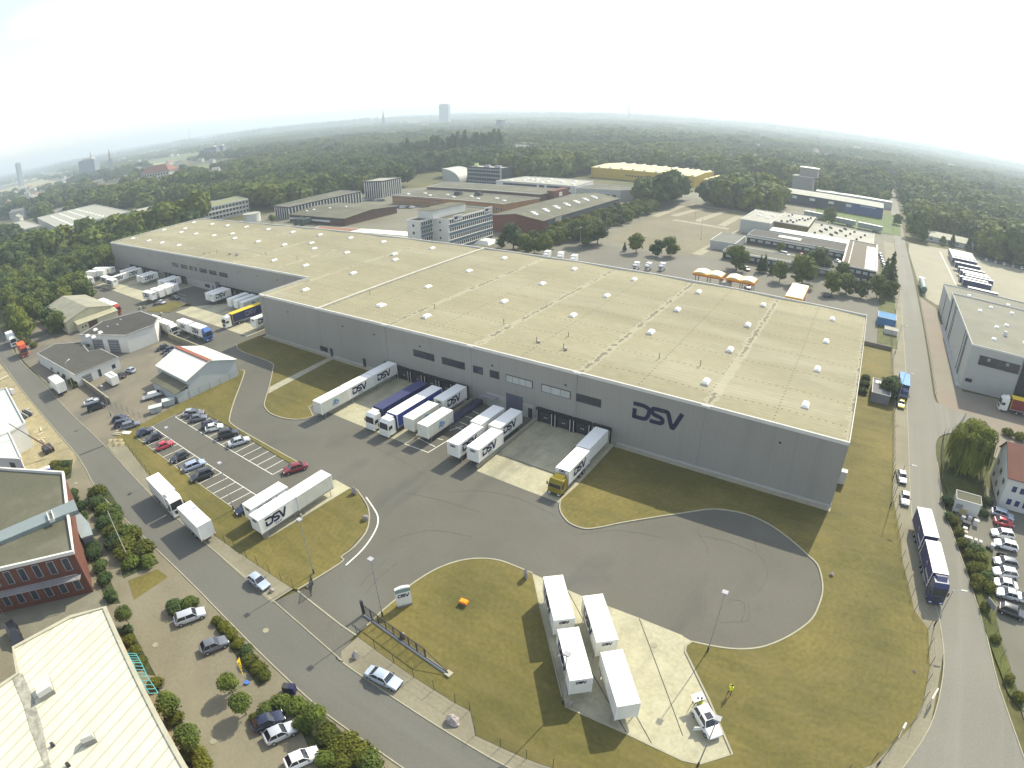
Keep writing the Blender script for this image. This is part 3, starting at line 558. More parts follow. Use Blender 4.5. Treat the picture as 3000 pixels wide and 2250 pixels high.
def rect(x0, x1, y0, y1): return [(x0,y0),(x1,y0),(x1,y1),(x0,y1)]
def gable(name, label, x0, x1, y0, y1, he, hr, axis, wm_, rm_, cat='building', over_=.3, base=-.12, ridge=None):
    "axis 'x': the ridge runs along x"
    t = thing(name, label, cat, ((x0+x1)/2,(y0+y1)/2,0)); a = MB(); r = MB(); o = over_
    if axis == 'x':
        ym = ridge if ridge is not None else (y0+y1)/2
        a.quad([(x0,y0,base),(x1,y0,base),(x1,y0,he),(x0,y0,he)]); a.quad([(x1,y1,base),(x0,y1,base),(x0,y1,he),(x1,y1,he)])
        for x, s in ((x0,-1),(x1,1)):
            P = [(x,y0,base),(x,y1,base),(x,y1,he),(x,ym,hr),(x,y0,he)]; a.quad(P if s > 0 else P[::-1])
        for (ya, sgn) in ((y0,-1),(y1,1)):
            zz = he-(hr-he)/abs(ya-ym)*o; yo = ya+sgn*o
            P = [(x0-o,yo,zz+.02),(x1+o,yo,zz+.02),(x1+o,ym,hr+.02),(x0-o,ym,hr+.02)]; Qp = [(p[0],p[1],p[2]+.16) for p in P]
            (r.hexa(P+Qp) if sgn < 0 else r.hexa([P[1],P[0],P[3],P[2]]+[Qp[1],Qp[0],Qp[3],Qp[2]]))
    else:
        xm = ridge if ridge is not None else (x0+x1)/2
        a.quad([(x1,y0,base),(x1,y1,base),(x1,y1,he),(x1,y0,he)]); a.quad([(x0,y1,base),(x0,y0,base),(x0,y0,he),(x0,y1,he)])
        for y, s in ((y0,-1),(y1,1)):
            P = [(x0,y,base),(x1,y,base),(x1,y,he),(xm,y,hr),(x0,y,he)]; a.quad(P if s < 0 else P[::-1])
        for (xa, sgn) in ((x0,-1),(x1,1)):
            zz = he-(hr-he)/abs(xa-xm)*o; xo = xa+sgn*o
            P = [(xo,y0-o,zz+.02),(xm,y0-o,hr+.02),(xm,y1+o,hr+.02),(xo,y1+o,zz+.02)]; Qp = [(p[0],p[1],p[2]+.16) for p in P]
            (r.hexa(P+Qp) if sgn < 0 else r.hexa([P[1],P[0],P[3],P[2]]+[Qp[1],Qp[0],Qp[3],Qp[2]]))
    a.build('wall', wm_, t, world=True); r.build('roof', rm_, t, world=True); return t
WINM = {}
def windows(t, a, b, zs, n, ww, hh, glass=GLASSD, frame=WTRIM, name='window', inset=0.0, m0=0.0):
    "a row of n windows between ground points a and b for each sill height in zs; outside is to the right of a->b"
    A, B = Vector((a[0],a[1],0)), Vector((b[0],b[1],0)); d = B-A; L = d.length; d.normalize(); rz = math.atan2(d.y, d.x)
    key = (round(ww,2), round(hh,2), glass.name, frame.name)
    if key not in WINM:
        q = MB().box(-ww/2,ww/2,-.06,-.004,0,hh,1); k = 2 if ww > 1.3 else 1
        for i in range(k):
            x0 = -ww/2+.07+(ww-.14)*i/k; x1 = -ww/2+.07+(ww-.14)*(i+1)/k; q.box(x0+.02,x1-.02,-.085,-.06,.07,hh-.07)
        WINM[key] = q.mesh('window', [glass, frame])
    for z in zs:
        for i in range(n):
            s_ = m0+(L-2*m0)*(i+.5)/n; o = bpy.data.objects.new(name, WINM[key]); link(o, t)
            o.location = A+d*s_+Vector((0,0,z))-t.location; o.rotation_euler = (0,0,rz)
def roofbits(t, pts, m_, w_=1.2, l_=2.0, h_=.5, name='skylight'):
    me = MB().hexa([(-l_/2,-w_/2,0),(l_/2,-w_/2,0),(l_/2,w_/2,0),(-l_/2,w_/2,0),(-l_/2*.75,-w_/2*.7,h_),(l_/2*.75,-w_/2*.7,h_),(l_/2*.75,w_/2*.7,h_),(-l_/2*.75,w_/2*.7,h_)]).mesh(name, m_)
    for p in pts: o = bpy.data.objects.new(name, me); link(o, t); o.location = Vector(p)-t.location
SKM = MATS['skylight_dome']
def band(t, x0, x1, y0, y1, z0, z1, m_, name): return MB().box(x0,x1,y0,y1,z0,z1).build(name, m_, t, world=True)

# -- left yard neighbours
t = gable('workshop_shed', 'old workshop shed with broad grey sheet roof beside the wood, red truck behind it', -249, -217.5, 51, 69, 4.3, 6.7, 'x', WALLC, mat('weathered_fibre_roof', (.30,.29,.22), var=.15, scale=.2, fine=.1), 'shed', .5)
band(t, -217.4, -213.8, 54.3, 69.7, -.1, 3.0, WALLC, 'annex'); MB().hexa([(-217.6,53.9,3.0),(-213.4,53.9,2.75),(-213.4,70,2.75),(-217.6,70,3.0),(-217.6,53.9,3.7),(-213.4,53.9,2.9),(-213.4,70,2.9),(-217.6,70,3.7)]).build('lean_to_roof', mat('ribbed_sheet_roof', (.38,.36,.24)), t, world=True); lines(MATS['ribbed_sheet_roof'], 1, .9, .12, (.2,.19,.13), .6)
band(t, -213.79,-213.7,58,61.5,0,2.5,mat('brown_folding_door',(.10,.05,.04)),'door'); windows(t, (-213.8,55), (-213.8,57.5), [1.2], 2, .6, .6, frame=DSTEEL)
t = building('vehicle_workshop', 'white workshop with black felt roof, four domes and two big roller gates', [(-191,48.2),(-172.7,57.0),(-172.7,66.8),(-178,70.5),(-192,70.5),(-196.5,58)], 5.6, WALLW, ROOFD, trim=mat('grey_eaves', (.30,.30,.28)), par=.1, tw=.5)
t.location = t.location
for (a, b, z1) in (((-186.5,50.36),(-182.3,52.38),4.1),((-180.2,53.4),(-176.0,55.41),4.1)):
    d = Vector((b[0]-a[0], b[1]-a[1])).normalized(); n_ = Vector((d.y,-d.x))*.08
    MB().hexa([(a[0]+n_.x,a[1]+n_.y,0),(b[0]+n_.x,b[1]+n_.y,0),(b[0],b[1],0),(a[0],a[1],0),(a[0]+n_.x,a[1]+n_.y,z1),(b[0]+n_.x,b[1]+n_.y,z1),(b[0],b[1],z1),(a[0],a[1],z1)]).build('roller_gate', mat('grey_gate', (.22,.23,.24)), t, world=True); 
lines(MATS['grey_gate'], 2, .8, .35, (.08,.09,.12), .8)
windows(t, (-191,48.2), (-186.5,50.36), [1.6], 1, 1.8, 1.0); windows(t, (-196.5,58), (-191,48.2), [1.6], 5, 1.0, 1.0)
roofbits(t, [Q1(585,1330,6)+(5.5,),Q1(680,1350,6)+(5.5,),Q1(790,1278,6)+(5.5,),Q1(710,1232,6)+(5.5,)], SKM, 1.5, 1.5, .5, 'roof_dome')
roofbits(t, [Q1(1120,1060,6)+(5.5,),Q1(910,1172,6)+(5.5,),Q1(1065,1140,6)+(5.5,)], STEEL, .5, 1.6, .15, 'roof_rail')
t = building('showroom', 'low showroom with dark grey roof and white front next to the street', [(-162.9,36.6),(-162.6,49.9),(-176,49.3),(-178,46),(-190,47.5),(-199,41),(-196.5,34.3)], 3.5, WALLW, mat('slate_grey_roof', (.078,.074,.062), var=.12), trim=mat('grey_eaves'  , (.30,.30,.28)), par=.08, tw=.4)
band(t,-162.88,-162.8,38.2,41.6,0,2.4,mat('grey_gate'  ,(.2,.2,.2)),'garage_gate'); windows(t, (-162.9,42.2), (-162.75,44.2), [.3], 1, 1.6, 2.2); windows(t, (-162.8,45.6), (-162.7,48.6), [.9], 2, 1.3, 1.3, frame=DSTEEL)
t = gable('storage_hall', 'white gabled storage hall with rusty ridge strip behind the car park', -142.4, -125.6, 53, 66.9, 4.5, 6.9, 'x', mat('pale_blue_grey_sheet', (.46,.50,.50), rough=.5, var=.04), mat('white_sheet_roof', (.74,.74,.66), rough=.6, var=.05, fine=.03), 'hall', .35)
lines(MATS['pale_blue_grey_sheet'], 1, .5, .08, (.34,.38,.38), .6)
MB().hexa([(-142.7,59.2,6.95),(-125.3,59.2,6.95),(-125.3,60.7,6.95),(-142.7,60.7,6.95),(-142.7,59.4,7.12),(-125.3,59.4,7.12),(-125.3,60.5,7.12),(-142.7,60.5,7.12)]).build('ridge_strip', RUST, t, world=True)
band(t,-139.2,-125.62,49.6,52.95,-.1,2.5,MATS['pale_blue_grey_sheet'],'annex'); MB().hexa([(-139.6,49.2,2.45),(-125.4,49.2,2.45),(-125.4,53.2,3.3),(-139.6,53.2,3.3),(-139.6,49.2,2.6),(-125.4,49.2,2.6),(-125.4,53.2,3.45),(-139.6,53.2,3.45)]).build('annex_roof', ROOFG, t, world=True)
# -- lower left
t = building('brick_office', 'red brick office with dark flat roof, glass strip and steel balcony, lower left', [(-80,8.4),(-90.4,11.4),(-104,15.3),(-121,4),(-113,-7),(-89,-7.5)], 8.0, BRICKR, ROOFG, par=.45, tw=.45)
A_, B_ = (-89,-7.5), (-80,8.4)
windows(t, A_, B_, [1.0,4.8], 7, 1.15, 2.3, frame=mat('pale_blue_frame', (.40,.48,.50)), m0=.6)
d = (Vector(B_)-Vector(A_)).normalized(); n_ = Vector((d.y,-d.x))
bal = MB(); bal.strip([Vector(A_)+d*2+n_*.7, Vector(B_)-d*.5+n_*.7], 1.2, 3.7, 3.85); bal.strip([Vector(A_)+d*2+n_*1.25, Vector(B_)-d*.5+n_*1.25], .06, 4.75, 4.82); bal.strip([Vector(A_)+d*2+n_*1.25, Vector(B_)-d*.5+n_*1.25], .04, 4.3, 4.34)
for i in range(12): q = Vector(A_)+d*(2+i*1.4)+n_*1.25; bal.cyl((q.x,q.y,3.85),(q.x,q.y,4.8),.03,n=5)
bal.build('balcony', STEEL, t, world=True)
ld = MB(); q = Vector(A_)+d*3.2+n_*1.7
for s_ in (-.3,.3): ld.cyl((q.x+d.x*s_,q.y+d.y*s_,0),(q.x+d.x*s_,q.y+d.y*s_,8.8),.03,n=5)
for i in range(18): ld.cyl((q.x-d.x*.3,q.y-d.y*.3,.4+i*.45),(q.x+d.x*.3,q.y+d.y*.3,.4+i*.45),.02,n=4)
ld.build('ladder', STEEL, t, world=True)
G0, G1 = N2(0,1260,8.2), N2(1200,730,8.2)
MB().prism([N2(0,1215,8),N2(1060,765,8),N2(1200,700,8),N2(1275,870,8),N2(1110,925,8),N2(760,1070,8),N2(0,1390,8)], 7.5, 8.25).build('glazed_strip', mat('grey_green_glass_strip', (.20,.24,.235), rough=.35, spec=.5, var=.06), t, world=True)
MB().strip([N2(760,900,8.6),N2(835,865,8.6),N2(875,1000,8.6),N2(800,1030,8.6)], .12, 8.2, 8.75, closed=True).build('hatch_frame', WTRIM, t, world=True)
MB().prism([N2(1150,930,3),N2(1280,880,3),N2(1440,1055,3),N2(1500,1240,3),N2(1310,1300,3)], 2.6, 2.9).build('glass_porch', mat('porch_glass', (.28,.33,.34), rough=.2, spec=.6), t, world=True)
MB().prism([N2(1170,940,3),N2(1270,900,3),N2(1480,1240,3),N2(1320,1290,3)], 0, 2.6).build('porch_wall', mat('porch_wall_glass', (.16,.19,.20), rough=.2, spec=.6), t, world=True)
t = building('white_hall', 'cream metal hall roof with standing seams and two open roof hatches, lower left corner', [(-69,7.5),(-71.2,3),(-72.2,-5.8),(-67.3,-6.8),(-67.2,-9.8),(-74,-28),(-34,-30),(-30,-6),(-40.4,2.6)], 5.0, BRICKO, mat('cream_seamed_roof', (.62,.60,.45), rough=.7, var=.09, scale=.3, fine=.04), 'hall', trim=mat('beige_gutter', (.42,.40,.30)), par=.15, tw=.55)
def seams(M):
    n, l, b, src = ext(M); tc = n.new('ShaderNodeTexCoord'); mp = n.new('ShaderNodeMapping'); mp.inputs['Rotation'].default_value = (0,0,R_(-15)); l.new(tc.outputs['Object'], mp.inputs[0])
    sp = n.new('ShaderNodeSeparateXYZ'); l.new(mp.outputs[0], sp.inputs[0]); f = mathn(n, l, 'LESS_THAN', mathn(n, l, 'FRACT', mathn(n, l, 'DIVIDE', sp.outputs[0], 1.5)), .16)
    l.new(over(n, l, src, (.33,.32,.24), mathn(n, l, 'MULTIPLY', f, .75)), b.inputs['Base Color'])
seams(MATS['cream_seamed_roof']); patches(MATS['cream_seamed_roof'], (.36,.34,.27), .25, .60, .8, .5)
MB().strip([BL(110,1060,5),BL(180,1220,5),BL(235,1400,5),BL(310,1659,5),(-55,-20)], 1.5, 4.86, 4.93).build('roof_gutter', mat('stained_gutter', (.33,.32,.26), var=.35, scale=1.0, fine=.1), t, world=True)
for k_, (pp, s1) in enumerate((((BL(235,1140,5.2),BL(320,1065,5.2),BL(355,1165,5.2),BL(265,1220,5.2)), 1.0), ((BL(525,1480,5.2),BL(600,1420,5.2),BL(625,1480,5.2),BL(545,1515,5.2)), .6))):
    MB().prism(list(pp), 4.86, 5.5).build('roof_hatch', mat('hatch_curb', (.25,.24,.22)), t, world=True)
    a_, b_, c_, d_ = pp; MB().hexa([(a_[0],a_[1],5.55),(b_[0],b_[1],5.55),(c_[0],c_[1],5.55),(d_[0],d_[1],5.55),(a_[0],a_[1],5.7+.0),(b_[0],b_[1],5.7),(c_[0],c_[1],6.3),(d_[0],d_[1],6.3)]).build('hatch_lid', mat('hatch_lid_acrylic', (.55,.55,.52), rough=.3, spec=.5), t, world=True)
roofbits(t, [BL(340,1510,5)+(4.85,),BL(440,1640,5)+(4.85,)], DSTEEL, .5, .5, .5, 'roof_pipe')
gl = MB(); P_ = [BL(835,930,4.2),BL(880,1010,3.6),BL(920,1100,3.6),BL(990,1210,3.6)]
for i in range(3):
    a_, b_ = P_[i], P_[i+1]; nx = .9; dd_ = Vector((b_[0]-a_[0], b_[1]-a_[1])).normalized(); nn_ = Vector((dd_.y,-dd_.x))*-nx
    if nn_.x < 0: nn_ = -nn_
    for j in range(5): q0 = Vector(a_)+(Vector(b_)-Vector(a_))*j/4; gl.cyl((q0.x,q0.y,4.6),(q0.x+nn_.x,q0.y+nn_.y,3.9),.05,n=4)
    gl.cyl((a_[0],a_[1],4.6),(b_[0],b_[1],4.6),.06,n=4); gl.cyl((a_[0]+nn_.x,a_[1]+nn_.y,3.9),(b_[0]+nn_.x,b_[1]+nn_.y,3.9),.06,n=4)
gl.build('teal_canopy_frame', TEAL, t, world=True)
t = building('new_white_building', 'unfinished white rendered building with pale roof deck on the sandy plot', [N2(400,-560,6),N1(95,530,6),(-172,9),(-172,-14),(-140,-14),N1(140,1240,6)], 6.0, WALLW, mat('pale_blue_deck', (.50,.54,.50), var=.05), par=.3)
a_, b_ = N1(140,1240,6), N2(345,0,6)
t = building('blue_hall_annex', 'white facade with square dark windows beside the sandy plot', [N1(140,1245,5.9),N1(330,1650,5.9),N2(400,190,3.4),(-143,-3),(-143,2)], 5.9, WALLW, MATS['pale_blue_deck'], par=.2)
windows(t, (-143,-3), N2(400,190,3.4), [.8,3.4], 4, 1.5, 1.4, frame=DSTEEL)
# -- mid distance, behind the warehouse
t = building('office_block', 'white four-storey office block with blue-grey window bands and rooftop penthouse', [(-170.5,180),(-163.5,180),(-163.2,188),(-155.0,188),(-155.0,219.5),(-169.5,219.5)], 14.8, WALLW, ROOFG, 'office building', par=.5)
for k in range(4):
    z = 2.2+3.35*k
    MB().box(-155.0,-154.88,188.6,219.4,z-1.25,z+.0).build('panel_band', WALLB, t, world=True); MB().box(-163.45,-155.6,179.9,180,z-1.25,z) if False else None
    MB().box(-155.0,-154.7,188.4,219.5,z+.001,z+.26).build('ledge', WTRIM, t, world=True)
    MB().box(-163.25,-163.1,180.6,187.6,z-1.25,z).build('panel_band', WALLB, t, world=True)
    if k < 4: windows(t, (-154.99,188.9), (-154.99,219.2), [z+.35], 21, 1.05, 1.55)
    windows(t, (-163.2,180.6), (-163.2,187.4), [z+.3], 5, 1.05, 1.55)
    windows(t, (-162.5,187.95), (-156,187.95), [z+.4], 1, 1.0, 1.0)
MB().box(-155.0,-154.87,188.6,219.4,14.0,14.8).build('panel_band', WALLB, t, world=True)
windows(t, (-170.3,180), (-163.6,180), [5.5,8.9,12.0], 1, 1.1, 1.1, frame=DSTEEL)
MB().box(-169.5,-161.2,186,208,14.5,18.0).build('penthouse', WALLW, t, world=True); MB().box(-169.7,-161.0,185.8,208.2,18.0,18.15).build('penthouse_roof', ROOFG, t, world=True)
for yy in (191.5,213.5):
    MB().box(-154.86,-154.7,yy,yy+5.6,13.4,15.7).build('sign_board', WTRIM, t, world=True); MB().box(-154.7,-154.64,yy+.4,yy+2.6,14.0,15.1).build('sign_mark', LOGO, t, world=True)
    word(t, 'TCCI', -154.66-t.location.x, yy+4.0-t.location.y, 14.55, 1.1, R_(90), LOGO, 'sign_lettering')
t = gable('brick_warehouse', 'long red brick warehouse with shallow grey roof and a double row of domes', -168, -138, 236, 324, 7.6, 9.6, 'y', BRICKR, ROOFG, 'warehouse', .4)
band(t,-137.98,-137.8,240,322,5.2,7.3,mat('slate_panel',(.10,.11,.12)),'window_band'); band(t,-137.97,-137.7,247,253,0,5.2,WALLK,'gate'); band(t,-137.96,-137.6,247,253,5.4,8.2,ROOFP,'gate_head')
roofbits(t, [(-149,245+11*i,9.0) for i in range(7)]+[(-146.5,243+11*i,8.8) for i in range(7)], SKM, 2.0, 2.6, .7, 'roof_dome')
t = building('long_brick_factory', 'long orange brick factory with grey felt roof and rows of small windows', [(-281,284),(-190,281),(-184,311),(-276,313)], 5.6, BRICKO, ROOFG, 'factory', par=.2)
windows(t, (-281,284), (-236,282.5), [1.0,3.5], 22, 1.2, 1.1); windows(t, (-234,282.4), (-191,281), [1.5], 24, 1.0, 1.6)
roofbits(t, [(-272+i*9.5,290+(i%2)*6,5.5) for i in range(9)], SKM, 1.6, 2.4, .6)
for p in ((-238,300),(-224,303)): roofbits(t, [p+(5.4,)], DSTEEL, 3.5, 5, 2.2, 'roof_unit')
t = building('brick_factory_wing', 'second brick factory with grey roof and a red rounded gable end', [(-276,313.5),(-186,314),(-182,341),(-281,341)], 7.4, BRICKD, ROOFG, 'factory', par=.2)
band(t,-185.9,-181.0,322.5,342,-.1,8.6,BRICKR,'gable_end'); band(t,-180.99,-180.85,329,333,4.6,7.2,WTRIM,'gable_emblem')
t = building('white_production_hall', 'pale flat-roofed production hall with dark ribbon windows and roof domes', [(-248,357),(-184,357),(-188,393),(-243,391)], 8, WALLW, ROOFP, 'hall', par=.3)
for x0, x1, z0, z1 in ((-242,-214,5.2,6.7),(-206,-188,5.4,6.9),(-212,-208,5,6.8)): band(t,x0,x1,356.85,356.98,z0,z1,GLASSD,'window_band')
windows(t, (-210,357), (-186,357), [2.2], 5, 2.2, 1.3, frame=DSTEEL)
roofbits(t, [(-240+7*i,364+(i*7)%23,7.7) for i in range(8)]+[(-236+7*i,380-(i*5)%17,7.7) for i in range(6)], SKM, 2.2, 2.8, .7)
t = building('grey_depot', 'grey flat depot with red brick end beyond the brick warehouse', [(-182,354),(-153,361),(-141.5,383),(-181,380)], 7.5, WALLL, ROOFG, 'depot', par=.3)
windows(t, (-180,354.4), (-155,360.5), [2.5], 6, 2.4, 1.6, frame=DSTEEL)
t = building('black_office', 'black clad four-storey office with window rows and a pale corner strip', [(-300,391),(-264,388),(-262,400),(-298,404)], 13.5, WALLK, ROOFP, 'office building', trim=DSTEEL, par=.4)
windows(t, (-299,390.9), (-265.5,388.1), [1.5,4.8,8.1,11.0], 18, 1.2, 1.3, glass=mat('pale_reflecting_glass',(.25,.28,.32),rough=.3)); band(t,-265.6,-264.2,387.9,388.05+.3,0,13.6,WALLL,'corner_strip')
roofbits(t, [(-294,396,13.1)], mat('white_green_sign',(.7,.74,.4)), 1.5, 4, 2.8, 'roof_sign'); roofbits(t, [(-283,396,13.1),(-272,395,13.1)], STEEL, 2.5, 6, 1.6, 'roof_unit')
a_ = MB(); rings = []
for i in range(9):
    an = i/8*math.pi/2; rings.append([(-322+20*math.sin(an), y, 11*math.cos(an)) for y in (385,)]); 
arc = [(-322+19*math.sin(i/10*math.pi/2), 11.5*math.cos(i/10*math.pi/2)) for i in range(11)]+[(-322,0)]
k_ = [(x, 386, z) for x, z in arc]; k2 = [(x, 408, z) for x, z in arc]; t = thing('arched_hall', 'white quarter-round vaulted hall beside the black office', 'hall', (-312,396,0)); a_.loft([k2, k_]); a_.build('shell', WALLL, t, world=True); 
MB().loft([[(x, 385.6, z) for x, z in arc[:-1]]+[(x, 385.6, z-.5) for x, z in arc[-2::-1]], [(x, 386.4, z) for x, z in arc[:-1]]+[(x, 386.4, z-.5) for x, z in arc[-2::-1]]]).build('rim', ROOFW, t, world=True)
def striped(name, label, poly, h, n_of, rm_=ROOFG):
    t = building(name, label, poly, h, WALLK, rm_, 'office building', par=.3, trim=mat('grey_eaves'  , (.3,.3,.28)))
    for (a, b, n) in n_of:
        A, B = Vector(a), Vector(b); d = (B-A).normalized(); o_ = Vector((d.y,-d.x))*.25
        for i in range(n+1):
            q = A+(B-A)*i/n; MB().hexa([(q.x-d.x*.35+o_.x,q.y-d.y*.35+o_.y,-.1),(q.x+d.x*.35+o_.x,q.y+d.y*.35+o_.y,-.1),(q.x+d.x*.35,q.y+d.y*.35,-.1),(q.x-d.x*.35,q.y-d.y*.35,-.1)]+[(q.x-d.x*.35+o_.x,q.y-d.y*.35+o_.y,h-1),(q.x+d.x*.35+o_.x,q.y+d.y*.35+o_.y,h-1),(q.x+d.x*.35,q.y+d.y*.35,h-1),(q.x-d.x*.35,q.y-d.y*.35,h-1)]).build('white_pilaster', WTRIM, t, world=True)
    return t
striped('striped_office', 'long office with white vertical strips along a grey mansard roof', [(-325,221),(-308,219.5),(-309,282),(-331,284)], 7.6, [((-325,221),(-308,219.5),6),((-308,219.5),(-309,282),24)])
striped('striped_office_tower', 'compact three-storey office with white vertical strips standing alone by the car park', [(-322,298),(-309,303),(-309,322),(-325,318)], 12.0, [((-322,298),(-309,303),8),((-309,303),(-309,322),9)], ROOFP)
t = gable('curved_roof_hall', 'wide brick hall with shallow curved grey roof and glazed front', -301, -250, 214.5, 256, 4.0, 5.6, 'x', BRICKD, ROOFG, 'hall', .4)
band(t,-300,-251,214.2,214.45,2.6,3.6,GLASSD,'window_band'); band(t,-300,-262,213.2,214.2,1.6,2.5,WTRIM,'canopy')
for i, x in enumerate((-287,-281)): band(t,x,x+3.4,207,213,0,3.6,mat('dark_green_box',(.07,.09,.08)),'loading_box')
roofbits(t, [(-293,222,5.0),(-291,226,5.2),(-283,232,5.4),(-275,238,5.5)], SKM, 1.2, 1.6, .5)
t = building('low_link_building', 'low building with rust brown and white roof sheets by the office block', [(-252,198),(-214,201),(-176,206),(-176,188),(-215,183),(-246,185)], 3.2, mat('grey_green_wall',(.25,.27,.25)), ROOFP, par=.15)
MB().prism([(-250,197.5),(-222,200),(-224,189),(-247,187)], 3.0, 3.3).build('brown_roof_sheet', mat('brown_sheet',(.26,.14,.08)), t, world=True); MB().prism([(-221,200.5),(-177,205.5),(-177,197),(-222,193)], 3.0, 3.35).build('white_roof_sheet', ROOFW, t, world=True)
t = building('three_storey_block', 'three-storey block with dark window bands and a flat olive roof', [(-369,191),(-367,228),(-395,236),(-396,203)], 10, mat('pale_frame_wall',(.42,.42,.38)), mat('olive_roof',(.20,.21,.11)), 'office building', par=.4)
windows(t, (-369,191), (-367,228), [1.4,4.3,7.3], 14, 1.9, 1.7); windows(t, (-396,203), (-369,191), [1.4,4.3,7.3], 8, 1.9, 1.7)
for z in (3.3,6.3): MB().box(-368.4,-367.2,191,228,z,z+.25).build('ledge', WTRIM, t, world=True)
t = thing('round_tank', 'squat white round storage tank behind the warehouse', 'tank', (-330,206,0)); MB().cyl((0,0,0),(0,0,5.2),5.6,n=32).build('tank_shell', WALLW, t, smooth=True); MB().cyl((0,0,5.2),(0,0,5.5),5.75,n=32).build('tank_lid', ROOFP, t, smooth=True)
t = building('flat_production_hall', 'large flat hall with many tiny roof lights behind the left wood', [(-650,149),(-487,127),(-476,183),(-628,205)], 8, WALLL, mat('pale_grey_roof',(.33,.33,.27),var=.06), 'hall', par=.4)
roofbits(t, [(-620+14*i,156+9*j-1.9*i,7.6) for i in range(10) for j in range(4)], SKM, 2.2, 2.6, .7)
struct('depot_yard', MB().flat([(-560,60),(-395,50),(-375,90),(-375,186),(-470,186),(-560,118)], -.09), MATS['estate_concrete'])
t = building('brown_shed_row', 'rust brown roofed shed row left of the wood near the flat hall', [(-500,84),(-452,80),(-450,92),(-498,96)], 4.5, WALLC, mat('rust_brown_roof',(.26,.12,.07)), 'shed', par=.2)
t = building('pale_yard_shed', 'pale roofed shed beside the rust brown shed row', [(-470,104),(-430,100),(-428,118),(-468,122)], 5, WALLL, ROOFP, 'shed', par=.2)
t = building('white_low_depot', 'low white depot with dark strip behind the large flat hall', [(-500,196),(-440,188),(-436,206),(-496,214)], 6, WALLW, ROOFP, 'depot', par=.3)
t = building('dark_low_depot', 'low dark roofed depot between flat hall and three-storey block', [(-462,206),(-408,204),(-406,232),(-460,236)], 6.5, WALLC, ROOFG, 'depot', par=.3); windows(t, (-462,206), (-408,204), [1.5], 9, 2.2, 1.4)
t = building('far_left_depot', 'small depot with pale flat roof at the far left edge', [(-700,120),(-590,112),(-575,134),(-690,142)], 6, WALLL, ROOFP, 'depot', par=.3)
t = building('green_grey_block', 'grey green wall block at the left picture edge beside the wood', [(-430,60),(-405,62),(-400,78),(-428,80)], 8, mat('grey_green_render',(.20,.25,.20)), ROOFP, par=.3); windows(t, (-430,60), (-405,62), [1.5,4.8], 5, 1.4, 1.3)
t = gable('yellow_store', 'very long yellow store with pale roof and white roof ribs', -232, -138, 480, 540, 8.6, 9.8, 'x', YELW, YROOF, 'store', .3)
for i in range(9): x = -226+10.5*i; MB().hexa([(x,481,8.7),(x+2.2,481,8.7),(x+2.2,539,8.7),(x,539,8.7),(x+.4,481,9.9),(x+1.8,481,9.9),(x+1.8,539,9.9),(x+.4,539,9.9)]).build('roof_rib', WTRIM, t, world=True)
windows(t, (-200,480), (-140,480), [3.2], 22, 1.6, 1.4, frame=DSTEEL)
t = gable('yellow_store_annex', 'yellow shed end wall right of the long yellow store', -134, -104, 490, 545, 6, 7, 'y', YELW, YROOF, 'store', .3)
t = gable('blue_depot', 'long dark and bright blue clad depot with rounded grey roof', -66.5, 11.5, 458, 492, 7.6, 9.2, 'x', DBLUE, mat('pale_ribbed_roof',(.40,.40,.33)), 'depot', .3)
band(t,-16,11.4,457.8,457.97,-.1,7.5,BLUEW,'blue_panel'); band(t,11.51,11.7,458,492,-.1,7.6,BLUEW,'blue_panel')
for x in (-62,-54,-40.5,-26.5,-13.5): band(t,x-2,x+2,457.7,457.78,4.4,6.3,WTRIM,'pale_window')
band(t,-5,6,457.70,457.78,6.3,6.9,mat('pale_lettering_strip',(.45,.52,.62)),'sign_strip')
t = building('brick_silo_tower', 'pale brick tower with stepped top behind the blue depot', [(-64,516),(-47,518),(-47,534),(-64,532)], 16.5, mat('grey_brick',(.26,.25,.23)), ROOFP, 'tower', par=.3)
band(t,-59,-44,520,533,16.2,23.5,MATS['grey_brick'],'upper_tower'); band(t,-59.5,-43.5,519.5,533.5,23.5,23.9,ROOFW,'tower_roof')
t = building('pale_roof_row', 'row of low pale roofs right of the stepped tower', [(-44,520),(20,528),(20,540),(-44,536)], 6, WALLL, ROOFW, par=.2)
t = building('white_cube_hall', 'tall pale grey cube hall with four roof lights beside the dry car park', rect(-63.5,-47.6,313,356), 6.8, WALLL, ROOFP, 'hall', par=.3)
roofbits(t, [(-58,335,6.5),(-52,330,6.5),(-58,345,6.5),(-51,341,6.5)], SKM, 1.8, 2.6, .6)
t = building('brown_front_hall', 'flat hall with brown facade and cluttered roof between the cube hall and the meadow', rect(-47,-29,324,364), 6.6, mat('olive_brown_facade',(.15,.12,.06)), ROOFP, 'hall', par=.3)
roofbits(t, [(-44+((i*37)%14),328+((i*53)%33),6.3) for i in range(12)], DSTEEL, 1.2, 1.2, .9, 'roof_unit'); roofbits(t, [(-42,350,6.3),(-36,345,6.3),(-38,334,6.3)], SKM, 1.8, 2.4, .6)
t = building('cluttered_flat_hall', 'flat pale roof strewn with vents and small units', [(-28.6,318),(-7,318),(6,318),(6,356),(-28.6,359)], 4.2, WALLL, ROOFP, 'hall', par=.3)
roofbits(t, [(-25+((i*29)%27),322+((i*41)%32),3.9) for i in range(22)], DSTEEL, 1.1, 1.3, .9, 'roof_unit')
t = building('bright_roof_strip', 'long narrow building with glaring white metal roof', rect(-46.6,-6.6,305.2,316.8), 4.6, WALLL, ROOFW, par=.1)
t = building('dark_roof_wing', 'long wing with dark roof, pale eaves and pale window row facing the courtyard', [(-54,286),(-7.2,286),(-7.2,303.5),(-54,302)], 4.3, mat('dark_slate_wall',(.05,.055,.06)), ROOFD, par=.2)
